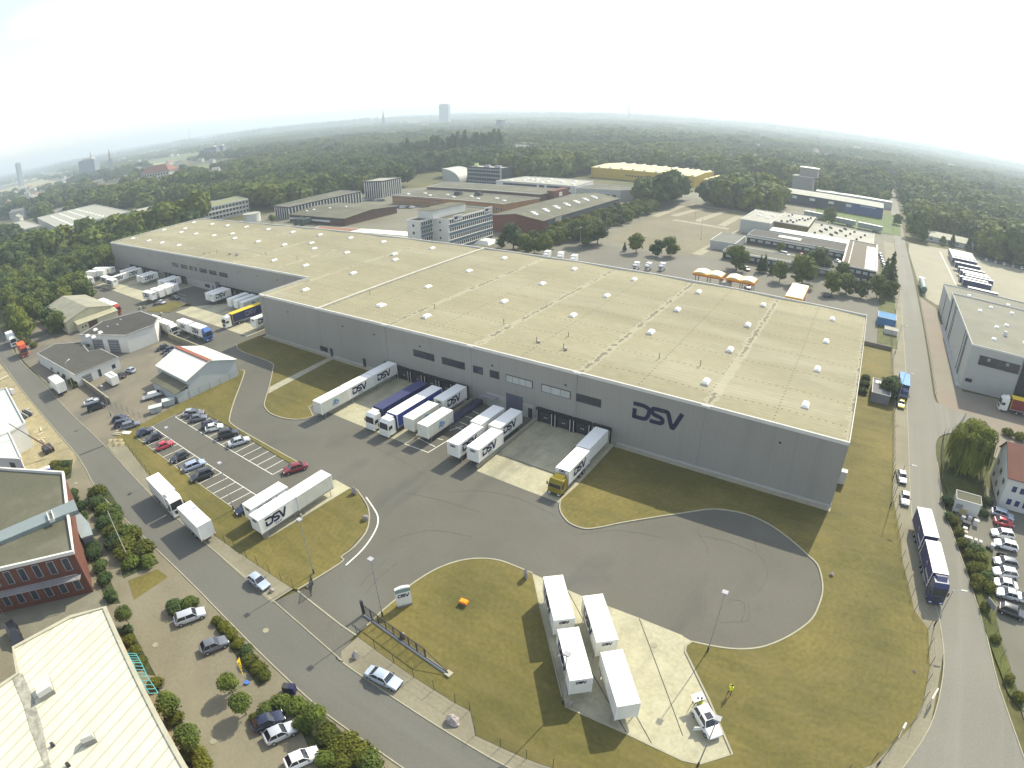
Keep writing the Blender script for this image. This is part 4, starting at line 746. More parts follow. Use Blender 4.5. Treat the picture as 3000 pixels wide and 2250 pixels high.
windows(t, (-53,286), (-8,286), [1.4], 12, 2.4, 1.0, glass=GLASSL); band(t,-54,-7.2,285.7,285.95,3.0,3.8,WTRIM,'eaves_board'); band(t,-40,-29,292,298,4.15,4.4,ROOFW,'roof_sheet')
t = building('corner_office', 'dark two-storey corner office with brown gravel roof and bright white edge by the side road', rect(-6.4,7.6,247,309), 6.2, MATS['dark_slate_wall'], mat('brown_gravel_roof',(.14,.115,.085)), 'office building', par=.35, tw=.8)
windows(t, (-6.4,247), (7.6,247), [1.0,3.9], 5, 1.9, 1.1, glass=GLASSL); windows(t, (7.6,247), (7.6,309), [1.0,3.9], 16, 2.2, 1.1, glass=GLASSL)
band(t,2.8,7.0,249,300,5.85,6.02,mat('white_roof_membrane',(.82,.82,.76)),'roof_membrane'); band(t,-4.2,-3.8,249,307,5.85,6.1,WTRIM,'roof_rail')
t = building('front_wing', 'long low wing with olive roof and white fascia behind the garden trees', [(-56,246),(-8,247.5),(-8,259),(-56,258)], 3.6, MATS['dark_slate_wall'], ROOFG, par=.2)
windows(t, (-55,246), (-9,247.4), [1.0], 14, 2.2, 1.2, glass=GLASSL); band(t,-56,-8,245.6,245.9,2.9,3.5,WTRIM,'fascia')
t = building('louvred_store', 'low store with dark louvred roof left of the courtyard', [(-66,262),(-54.5,262),(-54.5,284),(-66,284)], 3.8, WALLL, mat('louvred_roof',(.12,.12,.10)), par=.2); lines(MATS['louvred_roof'], 1, 2.4, .7, (.26,.26,.22), .7)
t = gable('cream_bungalow', 'cream bungalow with pale mottled roof at the edge of the right wood', 38.5, 70, 397, 419, 3.0, 5.0, 'x', WALLW, mat('mottled_pale_roof',(.42,.41,.32),var=.25,scale=1.0), 'house', .5); windows(t, (40,397), (68,397), [1.0], 5, 1.4, 1.2)
# petrol station canopies
def canopy(name, label, x0, x1, y0, y1, z, n, vault):
    t = thing(name, label, 'canopy', ((x0+x1)/2,(y0+y1)/2,0))
    MB().box(x0,x1,y0,y1,z-.7,z-.1).build('fascia', mat('orange_fascia',(.80,.38,.02),rough=.4), t, world=True); MB().box(x0-.02,x1+.02,y0-.03,y1+.02,z-1.0,z-.72).build('red_stripe', mat('red_stripe_paint',(.55,.05,.02)), t, world=True)
    for i in range(n):
        a = x0+(x1-x0)*i/n+.3; b = x0+(x1-x0)*(i+1)/n-.3
        if vault:
            arc_ = [(a+(b-a)*j/8, z-.05+.5*math.sin(j/8*math.pi)) for j in range(9)]
            MB().loft([[(x,y1-.3,zz) for x,zz in arc_],[(x,y0+.3,zz) for x,zz in arc_]]).build('vault', mat('warm_white_membrane',(.80,.78,.60)), t, world=True)
    if not vault:
        MB().box(x0+.2,x1-.2,y0+.3,y1-.2,z-.1,z+.05).build('panel_roof', mat('white_panel_roof',(.80,.79,.68)), t, world=True); lines(MATS['white_panel_roof'], 1, 2.8, .5, (.45,.44,.36), .8)
    for x in ([x0+.8]+[x0+(x1-x0)*i/n for i in range(1,n)]+[x1-.8]):
        for y in (y0+1.2,y1-1.2): MB().cyl((x,y,-.1),(x,y,z-.9),.16,n=8).build('pillar', STEEL, t, world=True)
    return t
canopy('station_canopy', 'petrol station canopy with white vaults over an orange fascia, seen past the roof edge', -54.5, -44.2, 196, 202.5, 5.4, 2, True); canopy('station_canopy', 'second vaulted petrol station canopy with orange fascia, right of the first', -42.8, -32.8, 196.3, 202.8, 5.4, 2, True)
canopy('truck_canopy', 'flat white panelled canopy with orange edge close behind the warehouse roof', -21.2, -15.3, 189.5, 208, 5.0, 1, False)
t = building('station_kiosk', 'small kiosk under the petrol station canopies', rect(-45,-41.5,197,202), 3.4, WALLL, ROOFP, 'kiosk', par=.1)
t = thing('glass_pavilion', 'white tent-like pavilion frame in front of the office block', 'pavilion', (-146,203,0)); MB().hexa([(-149.5,198,3),(-142,198,3),(-142,206,3),(-149.5,206,3),(-148,199.5,4.4),(-143.5,199.5,4.4),(-143.5,204.5,4.4),(-148,204.5,4.4)]).build('roof', ROOFW, t, world=True)
for x in (-149.3,-145.7,-142.2):
    for y in (198.2,205.8): MB().cyl((x,y,0),(x,y,3.05),.12,n=6).build('post', WTRIM, t, world=True)
# -- right side
t = building('grey_logistics_hall', 'tall light grey hall with gravel roof and domes at the right edge', [(33.4,158),(110,158.5),(110,211),(33.4,211)], 12.2, WALLL, mat('grey_gravel_roof',(.20,.195,.15),var=.12,scale=.1,fine=.08), 'hall', par=.4, tw=.25)
lines(WALLL, 2, 60, .01, (.4,.4,.4), 0.0)
for y in (166.5,168,171,195,197.5,205,206.3): MB().box(33.25,33.39,y,y+.22,-.05,11.6).build('wall_joint', DSTEEL, t, world=True)
MB().box(32.2,33.39,158,212,-.1,.5).build('plinth', mat('pale_concrete_plinth'  ,(.4,.4,.4)), t, world=True)
band(t,36.2,47.5,157.86,157.98,7.4,9.9,GLASSD,'window_band'); 
for x in (38.4,43.6): band(t,x,x+.8,157.80,157.86,8.8,9.6,STEEL,'opening_pane')
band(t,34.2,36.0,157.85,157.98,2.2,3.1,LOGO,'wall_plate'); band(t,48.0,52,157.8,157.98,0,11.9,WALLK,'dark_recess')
roofbits(t, [(41,196,11.8),(46,204,11.8),(53,203,11.8),(44,181,11.8),(41,168,11.8),(48,186,11.8),(51,172,11.8),(60,190,11.8)], SKM, 1.4, 1.4, .5, 'roof_dome'); roofbits(t, [(45.5,175,11.8)], WTRIM, 1, 1.2, 1.2, 'roof_unit')
t = building('grey_logistics_annex', 'lower rear annex of the light grey hall with roof domes', [(33.4,211.2),(112,211.2),(112,236),(33.4,236)], 9.4, WALLL, MATS['grey_gravel_roof'], 'hall', par=.35, tw=.25)
roofbits(t, [(42,226,9.1),(50,221,9.1),(57,226,9.1),(66,222,9.1)], SKM, 1.4, 1.4, .5, 'roof_dome'); MB().box(33.26,33.39,222,222.2,-.05,9).build('wall_joint', DSTEEL, t, world=True)
t = gable('white_house', 'white house with red tiled roof and rows of blue windows at the right edge', 36.4, 50, 103.5, 115.2, 6.2, 9.0, 'x', WALLW, TILER, 'house', .35, ridge=112)
windows(t, (37.4,103.5), (49,103.5), [.9,3.6], 7, 1.1, 1.3, glass=mat('blue_window_glass',(.03,.04,.14),rough=.12,spec=.6)); windows(t, (36.4,115), (36.4,104), [.9,3.6], 3, 1.3, .9, frame=DSTEEL)
t = building('garage_shed', 'small shed with grey green felt roof and white wall beside the hedge', [(26.9,97.7),(31.7,97.7),(31.8,100.6),(27.0,100.6)], 2.6, WALLW, ROOFG, 'shed', par=.05, tw=.15); band(t,27.2,28.5,97.6,97.69,.8,1.7,STEEL,'wall_plate')
t = building('hut', 'little grey hut with a pale rooftop hatch under the dark bush', [(9.2,134.8),(13.6,134.8),(13.6,143.6),(9.2,143.6)], 2.5, mat('grey_hut_wall',(.22,.22,.24)), mat('dark_grey_hut_roof',(.16,.16,.18)), 'shed', par=.05, tw=.2); band(t,9.8,12.4,140.5,142.2,2.45,2.6,ROOFW,'hatch')
t = building('site_cabin', 'blue and white site cabins behind the warehouse corner', [(9.5,196),(15.5,196),(15.5,203),(9.5,203)], 2.8, mat('blue_cabin',(.06,.18,.38)), mat('blue_cabin_roof',(.10,.25,.45)), 'cabin', par=.05, tw=.15)
t = building('white_shed_box', 'low white flat box beside the blue site cabin', [(12,188.5),(16.2,188.5),(16.2,192),(12,192)], 1.6, WALLW, ROOFP, 'shed', par=.05, tw=.12)
# ------------------------------------------------------------------ wheels, swap bodies, lorries
def wheel_mesh(r=.5, w=.3, name='wheel'):
    q = MB().cyl((0,-w/2,0),(0,w/2,0),r,n=16); q.cyl((0,-w/2-.015,0),(0,w/2+.015,0),r*.58,n=12,mi=1); return q.mesh(name, [TYRE, RIM], True)
WH_T, WH_C = wheel_mesh(.50,.34), wheel_mesh(.32,.22)
def wheel(t, x, y, big=True):
    o = bpy.data.objects.new('wheel', WH_T if big else WH_C); link(o, t); o.location = (x, y, .5 if big else .32); return o
def bodymesh(L, W, z0, z1, m_side, m_roof, ribs=False, name='cargo_box', x0=None):
    x0 = -L/2 if x0 is None else x0; q = MB(); x1 = x0+L
    q.box(x0,x1,-W/2,W/2,z0,z1-.06); q.box(x0-.03,x1+.03,-W/2-.03,W/2+.03,z1-.06,z1+.02,1)
    for s_ in (-1,1):
        q.box(x0-.02,x1+.02,s_*W/2-.035,s_*W/2+.035,z0-.02,z0+.14,2)
        for x in (x0,x1): q.box(x-.05,x+.05,s_*W/2-.05,s_*W/2+.05,z0-.02,z1,1)
        if ribs:
            n = int(L/.38)
            for i in range(n): x = x0+.2+(L-.4)*i/(n-1); q.box(x-.07,x+.07,s_*W/2-.001,s_*W/2+.055*s_ if s_ > 0 else -W/2+.001,z0+.15,z1-.1) if s_ > 0 else q.box(x-.07,x+.07,-W/2-.055,-W/2+.001,z0+.15,z1-.1)
    q.box(x0-.03,x0-.005,-.015,.015,z0+.1,z1-.1,2)
    for y in (-.9,-.35,.35,.9): q.box(x0-.06,x0-.03,y-.02,y+.02,z0+.1,z1-.15,2)
    return q.mesh(name, [m_side, m_roof, STEEL])
WROOF = mat('white_roof_skin', (.84,.84,.80), rough=.5, var=.02, fine=.01)
GROOF = mat('grey_green_roof_skin', (.50,.54,.50), rough=.5, var=.05)
SB = {}
def swap_body(x, y, deg, style, label, group='white swap bodies of the haulier', legs=True, z=0.0, L=7.45):
    if style not in SB:
        t = thing('swap_body', '', 'container'); ribs = 'rib' in style or 'mlp' in style
        link(bpy.data.objects.new('cargo_box', bodymesh(7.45,2.5,1.25,3.92, OFFW if ribs else WHT, WROOF, ribs)), t)
        lg = MB()
        for s_ in (-1,1): lg.cyl((0,0,0),(0,0,1.25),.045,n=6)
        lm = MB().cyl((0,0,0),(0,0,1.28),.05,n=6).box(-.12,.12,-.12,.12,0,.03).cyl((0,0,.55),(-.5,0,1.22),.025,n=5).mesh('leg', STEEL)
        for lx in (-2.9,2.9):
            for ly in (-1.2,1.2):
                o = link(bpy.data.objects.new('leg', lm), t); o.location = (lx,ly,0); o.rotation_euler = (0,0,0 if lx > 0 else math.pi)
        MB().box(-3.6,3.6,-.55,-.4,1.1,1.25).build('base_frame', DSTEEL, t); MB().box(-3.6,3.6,.4,.55,1.1,1.25).build('base_frame', DSTEEL, t)
        if 'dsv' in style:
            logo(t, -.6, -1.285, 2.78, 1.5, 0); logo(t, .6, 1.285, 2.78, 1.5, math.pi)
            for i in range(3):
                for s_ in (-1,1): MB().box(s_*-.1+.45*i-.14,s_*-.1+.45*i+.14,min(s_*1.275,s_*1.255),max(s_*1.275,s_*1.255),1.55,1.76).build('slogan_mark', LOGOG, t)
            logo(t, 3.775, 0, 3.35, .42, math.pi/2, name='end_lettering'); logo(t, -3.80, 0, 3.35, .42, -math.pi/2, name='end_lettering')
        if 'mlp' in style:
            word(t, 'MLP', .2, -1.33, 2.35, 1.0, 0, mat('mlp_blue',(.05,.16,.50)), 'lettering'); word(t, 'MLP', -.2, 1.33, 2.35, 1.0, math.pi, MATS['mlp_blue'], 'lettering')
            for s_ in (-1,1):
                q = MB(); 
                for k in range(3): q.box(-.9+.25*k,.2+.12*k,s_*1.335-.01,s_*1.335+.01,2.75+.2*k,2.88+.2*k)
                q.build('bird_emblem', BLUEL, t)
        if 'mark' in style: word(t, 'msak', 2.7, -1.33, 3.3, .6, 0, LOGOG, 'lettering')
        SB[style] = t; o = t
    else: o = copy_tree(SB[style])
    o.location = (x,y,z); o.rotation_euler = (0,0,R_(deg)); tag(o, label, 'container', group); return o
for args in (
 (-23.9,45.8,-49.6,'dsv','white container, upper left of the four standing on the lower concrete pad'),
 (-18.0,45.4,-49.6,'dsv','white container, upper right of the four on the lower concrete pad'),
 (-18.0,39.1,-49.6,'dsv','white container with round lamps low on its end, behind the lamp post on the pad'),
 (-12.1,38.6,-49.6,'plain','white container with faint end plate, nearest of the four on the lower pad'),
 (-90.5,68.2,-90,'mlp','corrugated container with blue bird emblem, front of the long row at the first dock'),
 (-90.6,76.0,-90,'dsv','lettered white container in the middle of the row at the first dock'),
 (-90.7,83.7,-90,'dsv','lettered white container backed against the first dock door'),
 (-69.8,82.6,-90,'dsv','single lettered white container docked left of the ramp'),
 (-69.9,73.6,-90,'mlp','corrugated container with blue emblem standing against the lorry trailer'),
 (-65.9,73.1,-90,'mlp','corrugated container with blue emblem over the bay markings, right of its twin'),
 (-57.2,71.1,-90,'dsv','lettered container at the yard end, left of the middle pair'),
 (-58.0,79.1,-90,'plain','plain white container behind a lettered one near the roller door'),
 (-53.3,71.7,-90,'dsv','lettered container at the yard end, right of the middle pair'),
 (-54.4,79.8,-90,'dsv','lettered container beside the retaining wall near the roller door'),
 (-37.4,82.0,-90,'plain','plain container docked behind the yellow lorry'),
 (-72.6,38.2,-90,'dsv','white container on the small pad by the car park, dark car beneath its end'),
 (-69.3,37.2,-90,'dsv','white container with large lettering facing the grass by the car park pad'),
 (-69.2,44.8,-90,'rib_mark','long corrugated container with small grey lettering at its far corner'),
 (-150.0,92.2,-90,'dsv','lettered container half hidden by the warehouse corner'),
 (-192.1,100.0,-90,'plain','plain container docked left of a lettered one at the inner docks'),
 (-188.9,100.0,-90,'dsv','lettered container docked at the inner docks beside the glass door'),
 (-176.6,100.0,-90,'plain','plain container, left of three docked near the inner corner'),
 (-172.4,100.0,-90,'plain','plain container, middle of three docked near the inner corner'),
 (-168.6,100.0,-90,'mlp','container with blue emblem, right of three docked near the inner corner'),
 (-229.0,100.0,-90,'dsv','lettered container docked behind the row of four ends'),
 (-232.6,99.8,-90,'plain','plain container docked behind the row of four ends'),
 (-250.3,99.4,-90,'dsv','large lettered trailer body docked beside dark wheels'),
 (-254.2,99.2,-90,'plain','plain trailer body docked beside the lettered one'),
 (-268.5,92.0,-90,'dsv','lettered container at the front of the far left dock row'),
 (-269.5,99.8,-90,'dsv','lettered container against the far left dock'),
 (-275.5,99.6,-90,'plain','plain container against the far left dock'),
 (-220.6,86.2,4,'dsv','lettered container, nearest in the row of four ends'),
 (-220.6,89.7,4,'plain','second container in the row of four ends'),
 (-220.9,93.0,4,'plain','third container in the row of four ends'),
 (-221.6,96.3,4,'plain','fourth container in the row of four ends'),
 (-264.5,87.0,3,'dsv','square ended container in front of the far left dock row'),
 (-274.0,87.6,3,'dsv','square ended container left of its twin in front of the far left docks'),
 (-285.0,82.6,5,'dsv','container at the near end of the long white row by the wood'),
 (-294.0,82.2,4,'plain','container in the middle of the long white row by the wood'),
 (-302.6,82.0,4,'plain','container at the wood end of the long white row'),
 (-294.0,79.2,4,'plain','short row container nearest the paved yard by the wood'),
 (-301.5,79.0,4,'dsv','short row container with side lettering by the wood'),
 (-297.0,71.2,5,'plain','lone container poking out of the shrubs by the wood'),
 (-301.0,74.0,5,'plain','lone container with blue shaded end in the shrubs by the wood'),
 (-297.5,89.0,20,'plain','tilted container in the bright pile before the wood'),
 (-293.0,91.5,20,'plain','container in the middle of the bright pile before the wood'),
 (-300.0,93.5,20,'plain','container at the back of the bright pile before the wood'),
 (-293.5,96.0,20,'dsv','container with dark mark at the right of the bright pile before the wood')):
    swap_body(*args)
for dx in (-23.9,):
    pass
def cab(t, m, L=2.2, x1=0.0, high=True, deflector=True, m2=None, grille=None):
    "cab whose front is at x=x1"
    H = 3.65 if high else 2.95; x0 = x1-L; W = 1.22; q = MB()
    prof = [(x0,.75),(x0,H-.25),(x0+.25,H),(x1-.75,H),(x1-.22,H-.55),(x1-.05,1.75),(x1,1.2),(x1,.75)]
    rg = []
    for y, s_ in ((-W,.97),(-W+.10,1.0),(W-.10,1.0),(W,.97)): rg.append([((x-(x0+L/2))*s_+(x0+L/2), y, (z-.75)*s_+.75) for x, z in prof])
    q.loft(rg); q.box(x1-.35,x1+.04,-W,W,.35,.78,1)
    q.box(x0+.05,x1-.45,-W-.02,W+.02,.55,.8,1)
    q.build('cab', [m, m2 or m], t, smooth=True, ang=30)
    MB().hexa([(x1-.035,-W+.12,1.78),(x1-.035,W-.12,1.78),(x1-.20,W-.12,1.78),(x1-.20,-W+.12,1.78),(x1-.19,-W+.2,H-.62),(x1-.19,W-.2,H-.62),(x1-.36,W-.2,H-.62),(x1-.36,-W+.2,H-.62)]).build('windscreen', CARGL, t)
    for s_ in (-1,1):
        MB().box(x1-1.25,x1-.36,min(s_*W,s_*(W+.012)),max(s_*W,s_*(W+.012)),1.8,2.5).build('side_window', CARGL, t)
        MB().box(x1-.28,x1-.16,s_*1.45-.1,s_*1.45+.1,1.85,2.5).build('mirror', DSTEEL, t); MB().box(x1+.03,x1+.06,s_*.85-.22,s_*.85+.22,.55,.75).build('headlight', HEADL, t)
    MB().box(x1-.01,x1+.03,-.75,.75,.85,1.5).build('grille', grille or DSTEEL, t)
    if deflector: MB().hexa([(x0+.1,-1.0,H),(x1-1.0,-.8,H),(x1-1.0,.8,H),(x0+.1,1.0,H),(x0+.1,-1.0,H+.35),(x0+.4,-.8,H+.32),(x0+.4,.8,H+.32),(x0+.1,1.0,H+.35)]).build('roof_deflector', m, t)
    MB().box(x0+.5,x0+1.1,-.35,.35,H-.01,H+.05).build('roof_hatch', DSTEEL, t)
def lorry(x, y, deg, label, cabm, kind, side=None, roof=None, high=True, lettering=None, name='lorry', front=None, m2=None, lm=None, ribs=False, L=None, grille=None):
    "origin below the front bumper centre; drives along +x"
    t = thing(name, label, 'lorry', (x,y,0), R_(deg), 'lorries'); side = side or WHT; roof = roof or WROOF
    cab(t, cabm, x1=0, high=high, m2=m2, grille=grille)
    if kind == 'semi':
        LL = L or 13.6; b0 = -2.75-LL
        MB().box(-6.0,-.3,-.45,.45,.6,.95).build('chassis', DSTEEL, t); MB().box(b0+.3,-4.2,-.5,.5,.85,1.15).build('trailer_frame', DSTEEL, t)
        link(bpy.data.objects.new('trailer_box', bodymesh(LL,2.52,1.15,4.0,side,roof,ribs,'trailer_box',b0)), t); xm, hl = b0+LL/2, 1.25
        for wx in (-1.3,-4.9): [wheel(t,wx,s_*1.02) for s_ in (-1,1)]
        for wx in (b0+2.2,b0+3.5,b0+4.8): [wheel(t,wx,s_*1.02) for s_ in (-1,1)]
        MB().box(b0+5.6,-6.6,-1.27,-1.2,.55,1.0).build('side_guard', STEEL, t); MB().box(b0+5.6,-6.6,1.2,1.27,.55,1.0).build('side_guard', STEEL, t)
    else:
        LL = L or 7.45; b0 = -2.6-LL
        MB().box(b0+.2,-.3,-.45,.45,.65,1.12).build('chassis', DSTEEL, t)
        link(bpy.data.objects.new('cargo_box', bodymesh(LL,2.5,1.15,3.85,side,roof,ribs,'cargo_box',b0)), t); xm = b0+LL/2
        for wx in (-1.3,b0+1.9,b0+3.1): [wheel(t,wx,s_*1.02) for s_ in (-1,1)]
        MB().box(-6.0,-4.2,-1.2,-.7,.5,1.0).build('fuel_tank', STEEL, t)
        if kind == 'road_train':
            c0 = b0-1.1-7.45; link(bpy.data.objects.new('trailer_box', bodymesh(7.45,2.5,1.15,3.85,side,roof,ribs,'trailer_box',c0)), t)
            MB().box(c0+.2,b0-.1,-.35,.35,.7,1.1).build('trailer_frame', DSTEEL, t)
            for wx in (c0+3.0,c0+4.3): [wheel(t,wx,s_*1.02) for s_ in (-1,1)]
            if lettering == 'logo': logo(t, c0+3.7, -1.285, 2.6, 1.1, 0, lm); logo(t, c0+3.7, 1.285, 2.6, 1.1, math.pi, lm)
    if lettering == 'logo':
        logo(t, xm, -1.30, 2.65, 1.5, 0, lm); logo(t, xm, 1.30, 2.65, 1.5, math.pi, lm)
        if kind != 'semi': logo(t, -2.56, 0, 3.55, .42, math.pi/2, lm, name='end_lettering')
    return t
NAVYR = mat('navy_roof_tarp', (.045,.05,.13), rough=.5, var=.1)
CABW, CABN = mat('cab_white', (.76,.76,.70), rough=.3, spec=.5, var=.02, fine=0, clear=.5), mat('cab_navy', (.025,.032,.10), rough=.3, spec=.5, var=.02, fine=0, clear=.5)
CABY, CABB, CABR = mat('cab_olive_yellow', (.24,.19,.02), rough=.35, var=.03, fine=0), mat('cab_blue', (.06,.14,.38), rough=.3, var=.03, fine=0, clear=.4), mat('cab_orange_red', (.34,.055,.03), rough=.35, var=.05, fine=0)
lorry(-77.7,66.9,-90,'white cab lorry with navy box trailer backed towards the second dock', CABW, 'semi', NAVY, NAVYR, grille=CABW)
t = lorry(-73.7,66.7,-90,'white tall cab lorry with bright blue sided white roofed trailer beside the navy one', CABW, 'semi', mat('royal_blue_tarp',(.04,.06,.26),rough=.45), WROOF, grille=CABW)
word(t, 'www.dsv.com', -10.5, 1.29, 2.4, 1.0, math.pi, WTRIM, 'lettering'); word(t, 'www.dsv.com', -10.5, -1.29, 2.4, 1.0, 0, WTRIM, 'lettering')
lorry(-37.2,68.0,-90,'lorry with olive yellow cab carrying a lettered white box at the right dock', CABY, 'rigid', WHT, WROOF, high=False, lettering='logo', m2=DSTEEL, grille=CABY)
t = lorry(23.2,71.3,-80.5,'navy road train with two white roofed boxes parked on the side road', CABN, 'road_train', mat('navy_box_side',(.028,.03,.12),rough=.4,var=.08), WROOF)
for xx in (-5.9,-14.2):
    word(t, 'A', xx, -1.30, 2.9, 1.1, 0, mat('pale_red_mark',(.5,.35,.35)), 'emblem'); word(t, 'TRANSPORT', xx+2.0, -1.30, 2.0, .6, 0, WTRIM, 'lettering')
t = lorry(-85.1,27.9,-4,'white lorry driving along the street beside the car park grass', CABW, 'rigid', WHT, WROOF)
tr = thing('box_trailer', 'white two axle box trailer parked on the street in front of the white lorry', 'trailer', (-78.4,27.8,0), R_(-4), 'trailers')
link(bpy.data.objects.new('cargo_box', bodymesh(7.45,2.5,1.15,3.9,WHT,WROOF)), tr); MB().box(-3.6,3.6,-.4,.4,.75,1.15).build('frame', DSTEEL, tr); MB().box(-5.3,-3.6,-.06,.06,.7,.82).build('drawbar', DSTEEL, tr)
for wx in (-.6,.75): [wheel(tr,wx,s_*1.02) for s_ in (-1,1)]
for s_ in (-1,1): MB().box(3.74,3.79,s_*1.05-.15,s_*1.05+.15,1.2,1.32).build('tail_light', TAILL, tr)
lorry(-170.6,31.6,180,'white box lorry seen from behind on the street by the showroom', CABW, 'rigid', WHT, WROOF, L=7.0)
lorry(-227.0,32.6,-3,'white box lorry at the left picture edge behind the red one', CABW, 'rigid', WHT, WROOF, L=8)
lorry(-209.5,32.6,-3,'red cab lorry with orange red body driving down the street at far left', CABR, 'rigid', CABR, mat('orange_red_roof',(.62,.12,.03)), L=5)
lorry(-217.0,71.2,0,'orange red lorry with two white boxes behind the old shed', CABR, 'road_train', WHT, WROOF)
lorry(-171.0,72.4,0,'white lorry with grey side leaving the yard behind the workshop', CABW, 'road_train', mat('pale_grey_side',(.42,.42,.40)), WROOF)
lorry(-155.6,76.2,0,'blue cab lorry with two white lettered boxes on the yard lane', CABB, 'road_train', WHT, WROOF, lettering='logo')
lorry(-161.2,84.6,-90,'lorry with white cab, navy trailer and bright yellow roof at the inner dock', CABW, 'semi', NAVY, YELLOW, lettering='logo', lm=LOGOG)
lorry(42.9,150.2,183,'white cab lorry with red side and yellow roof by the grey hall', CABW, 'semi', mat('dark_red_tarp',(.20,.03,.03)), YELLOW)
lorry(16.8,138.0,-91,'blue truck with light blue roof parked by the dark bush', mat('cab_dark_blue',(.03,.04,.12)), 'rigid', mat('dark_navy_side',(.03,.04,.10)), mat('light_blue_roof',(.22,.38,.72)), L=8, high=False)
for i, (x, y, lab) in enumerate(((-32,402,'white curtain trailer on the meadow edge, left of three by the blue depot'),(-13.5,395.5,'white curtain trailer half behind the light green tree by the blue depot'),(3.5,391.5,'white curtain trailer on the grass, right of three by the blue depot'))):
    t = thing('semi_trailer', lab, 'trailer', (x,y,0), R_(170), 'trailers on the meadow'); link(bpy.data.objects.new('cargo_box', bodymesh(15.5,2.5,1.1,4.0,mat('grey_green_curtain',(.24,.28,.26)),WROOF)), t); MB().box(-7,7,-.5,.5,.8,1.1).build('frame', DSTEEL, t)
    for wx in (-5,-3.7,-2.4): [wheel(t,wx,s_*1.02) for s_ in (-1,1)]
TRL = None; TL = [(56,356.5),(55.8,352),(55.7,347.5),(55.6,343),(55.5,338.5),(55.3,333),(55.4,321),(55.7,309),(55.9,302),(56.6,297.5),(57.2,292.5),(53.6,286.5),(54.5,281.5),(55,267)]
nm = ['first','second','third','fourth','fifth','sixth']
for i, (x, y) in enumerate(TL):
    if TRL is None:
        t = thing('semi_trailer', '', 'trailer'); TRL = t
        link(bpy.data.objects.new('cargo_box', bodymesh(13.4,2.5,1.15,4.0,NAVY,WROOF)), t); MB().box(-6.5,6.5,-.5,.5,.85,1.15).build('frame', DSTEEL, t)
        for wx in (2.0,3.3,4.6): [wheel(t,wx,s_*1.02) for s_ in (-1,1)]
        for s_ in (-.9,.9): MB().box(-4.3,-4.1,s_-.1,s_+.1,0,1.0).build('support_leg', STEEL, t)
        o = t
    else: o = copy_tree(TRL)
    lab = ('navy trailer, %s from the wood end of the lorry lot row' % nm[i]) if i < 6 else ['navy trailer standing apart in the gap of the lorry lot row','navy trailer after the gap in the lorry lot row','navy trailer, first of the inner four on the lorry lot','navy trailer, second of the inner four on the lorry lot','longest looking navy trailer jutting right on the lorry lot','shorter navy trailer jutting left on the lorry lot','navy trailer nearest the white car transporters','navy trailer closest behind the grey hall annex roof'][i-6]
    o.location = (x,y,0); o.rotation_euler = (0,0,R_(2)); tag(o, lab, 'trailer', 'navy trailers on the lorry lot')
t = thing('tank_trailer', 'green round ended tank trailer beside the side road', 'trailer', (28.3,260,0), R_(-90)); TK = mat('tank_green',(.10,.17,.13),rough=.35,spec=.5)
MB().cyl((-6.5,0,2.1),(8.8,0,2.1),1.25,n=24).cyl((8.8,0,2.1),(9.3,0,2.1),1.25,.8,n=24).build('tank', TK, t, smooth=True); MB().box(-6,8.5,-.5,.5,.7,1.0).build('frame', DSTEEL, t); MB().box(-5,7,-.3,.3,3.3,3.42).build('catwalk', STEEL, t)
for wx in (3,4.3,5.6): [wheel(t,wx,s_*1.02) for s_ in (-1,1)]
MB().box(-9.2,-6.8,-1.2,1.2,.6,3.2).build('tractor_cab', CABW, t)
BT = None
for i, (x, y, r, lab) in enumerate(((-115.3,200.5,-80,'white box van roof just showing over the roof edge, left of three'),(-109.3,201,-75,'white box van over the roof edge, middle of three'),(-103,200,-80,'small white van over the roof edge, right of three'))):
    lorry(x,y-2,r,lab,CABW,'rigid',WHT,WROOF,high=False,L=4.0,name='box_van').scale = (.78,.8,.8)
for x, y, r, lab in ((-79.5,204,-90,'white van parked behind the warehouse next to the red strip'),(-75.5,206,-95,'white van standing between two others behind the warehouse'),(-71,209,-95,'tall white van right of two others behind the warehouse')):
    lorry(x,y,r,lab,CABW,'rigid',WHT,WROOF,high=False,L=3.0,name='box_van').scale = (.62,.72,.72)
# ------------------------------------------------------------------ cars
PAINT = {k: mat('paint_'+k, v, rough=.32, spec=.5, metal=.0 if k in ('white','red','yellow','black') else .35, var=.02, fine=0, clear=.8) for k, v in dict(black=(.012,.013,.018), navy=(.02,.026,.06), red=(.45,.015,.03), darkred=(.25,.02,.03), white=(.78,.78,.76), silver=(.52,.54,.56), grey=(.16,.17,.19), bluesilver=(.38,.44,.58), yellow=(.75,.62,.03), lightblue=(.45,.52,.60)).items()}
DIM = dict(hatch=(4.0,1.74,1.46,.30,.88,-.46,.18), sedan=(4.65,1.8,1.44,.72,1.45,-.35,.35), wagon=(4.65,1.8,1.48,.25,.75,-.40,.32), suv=(4.5,1.86,1.70,.25,.65,-.45,.25), van=(4.9,1.92,1.95,.12,.30,-.60,.45), coupe=(4.35,1.78,1.36,.55,1.25,-.35,.3))
CM = {}
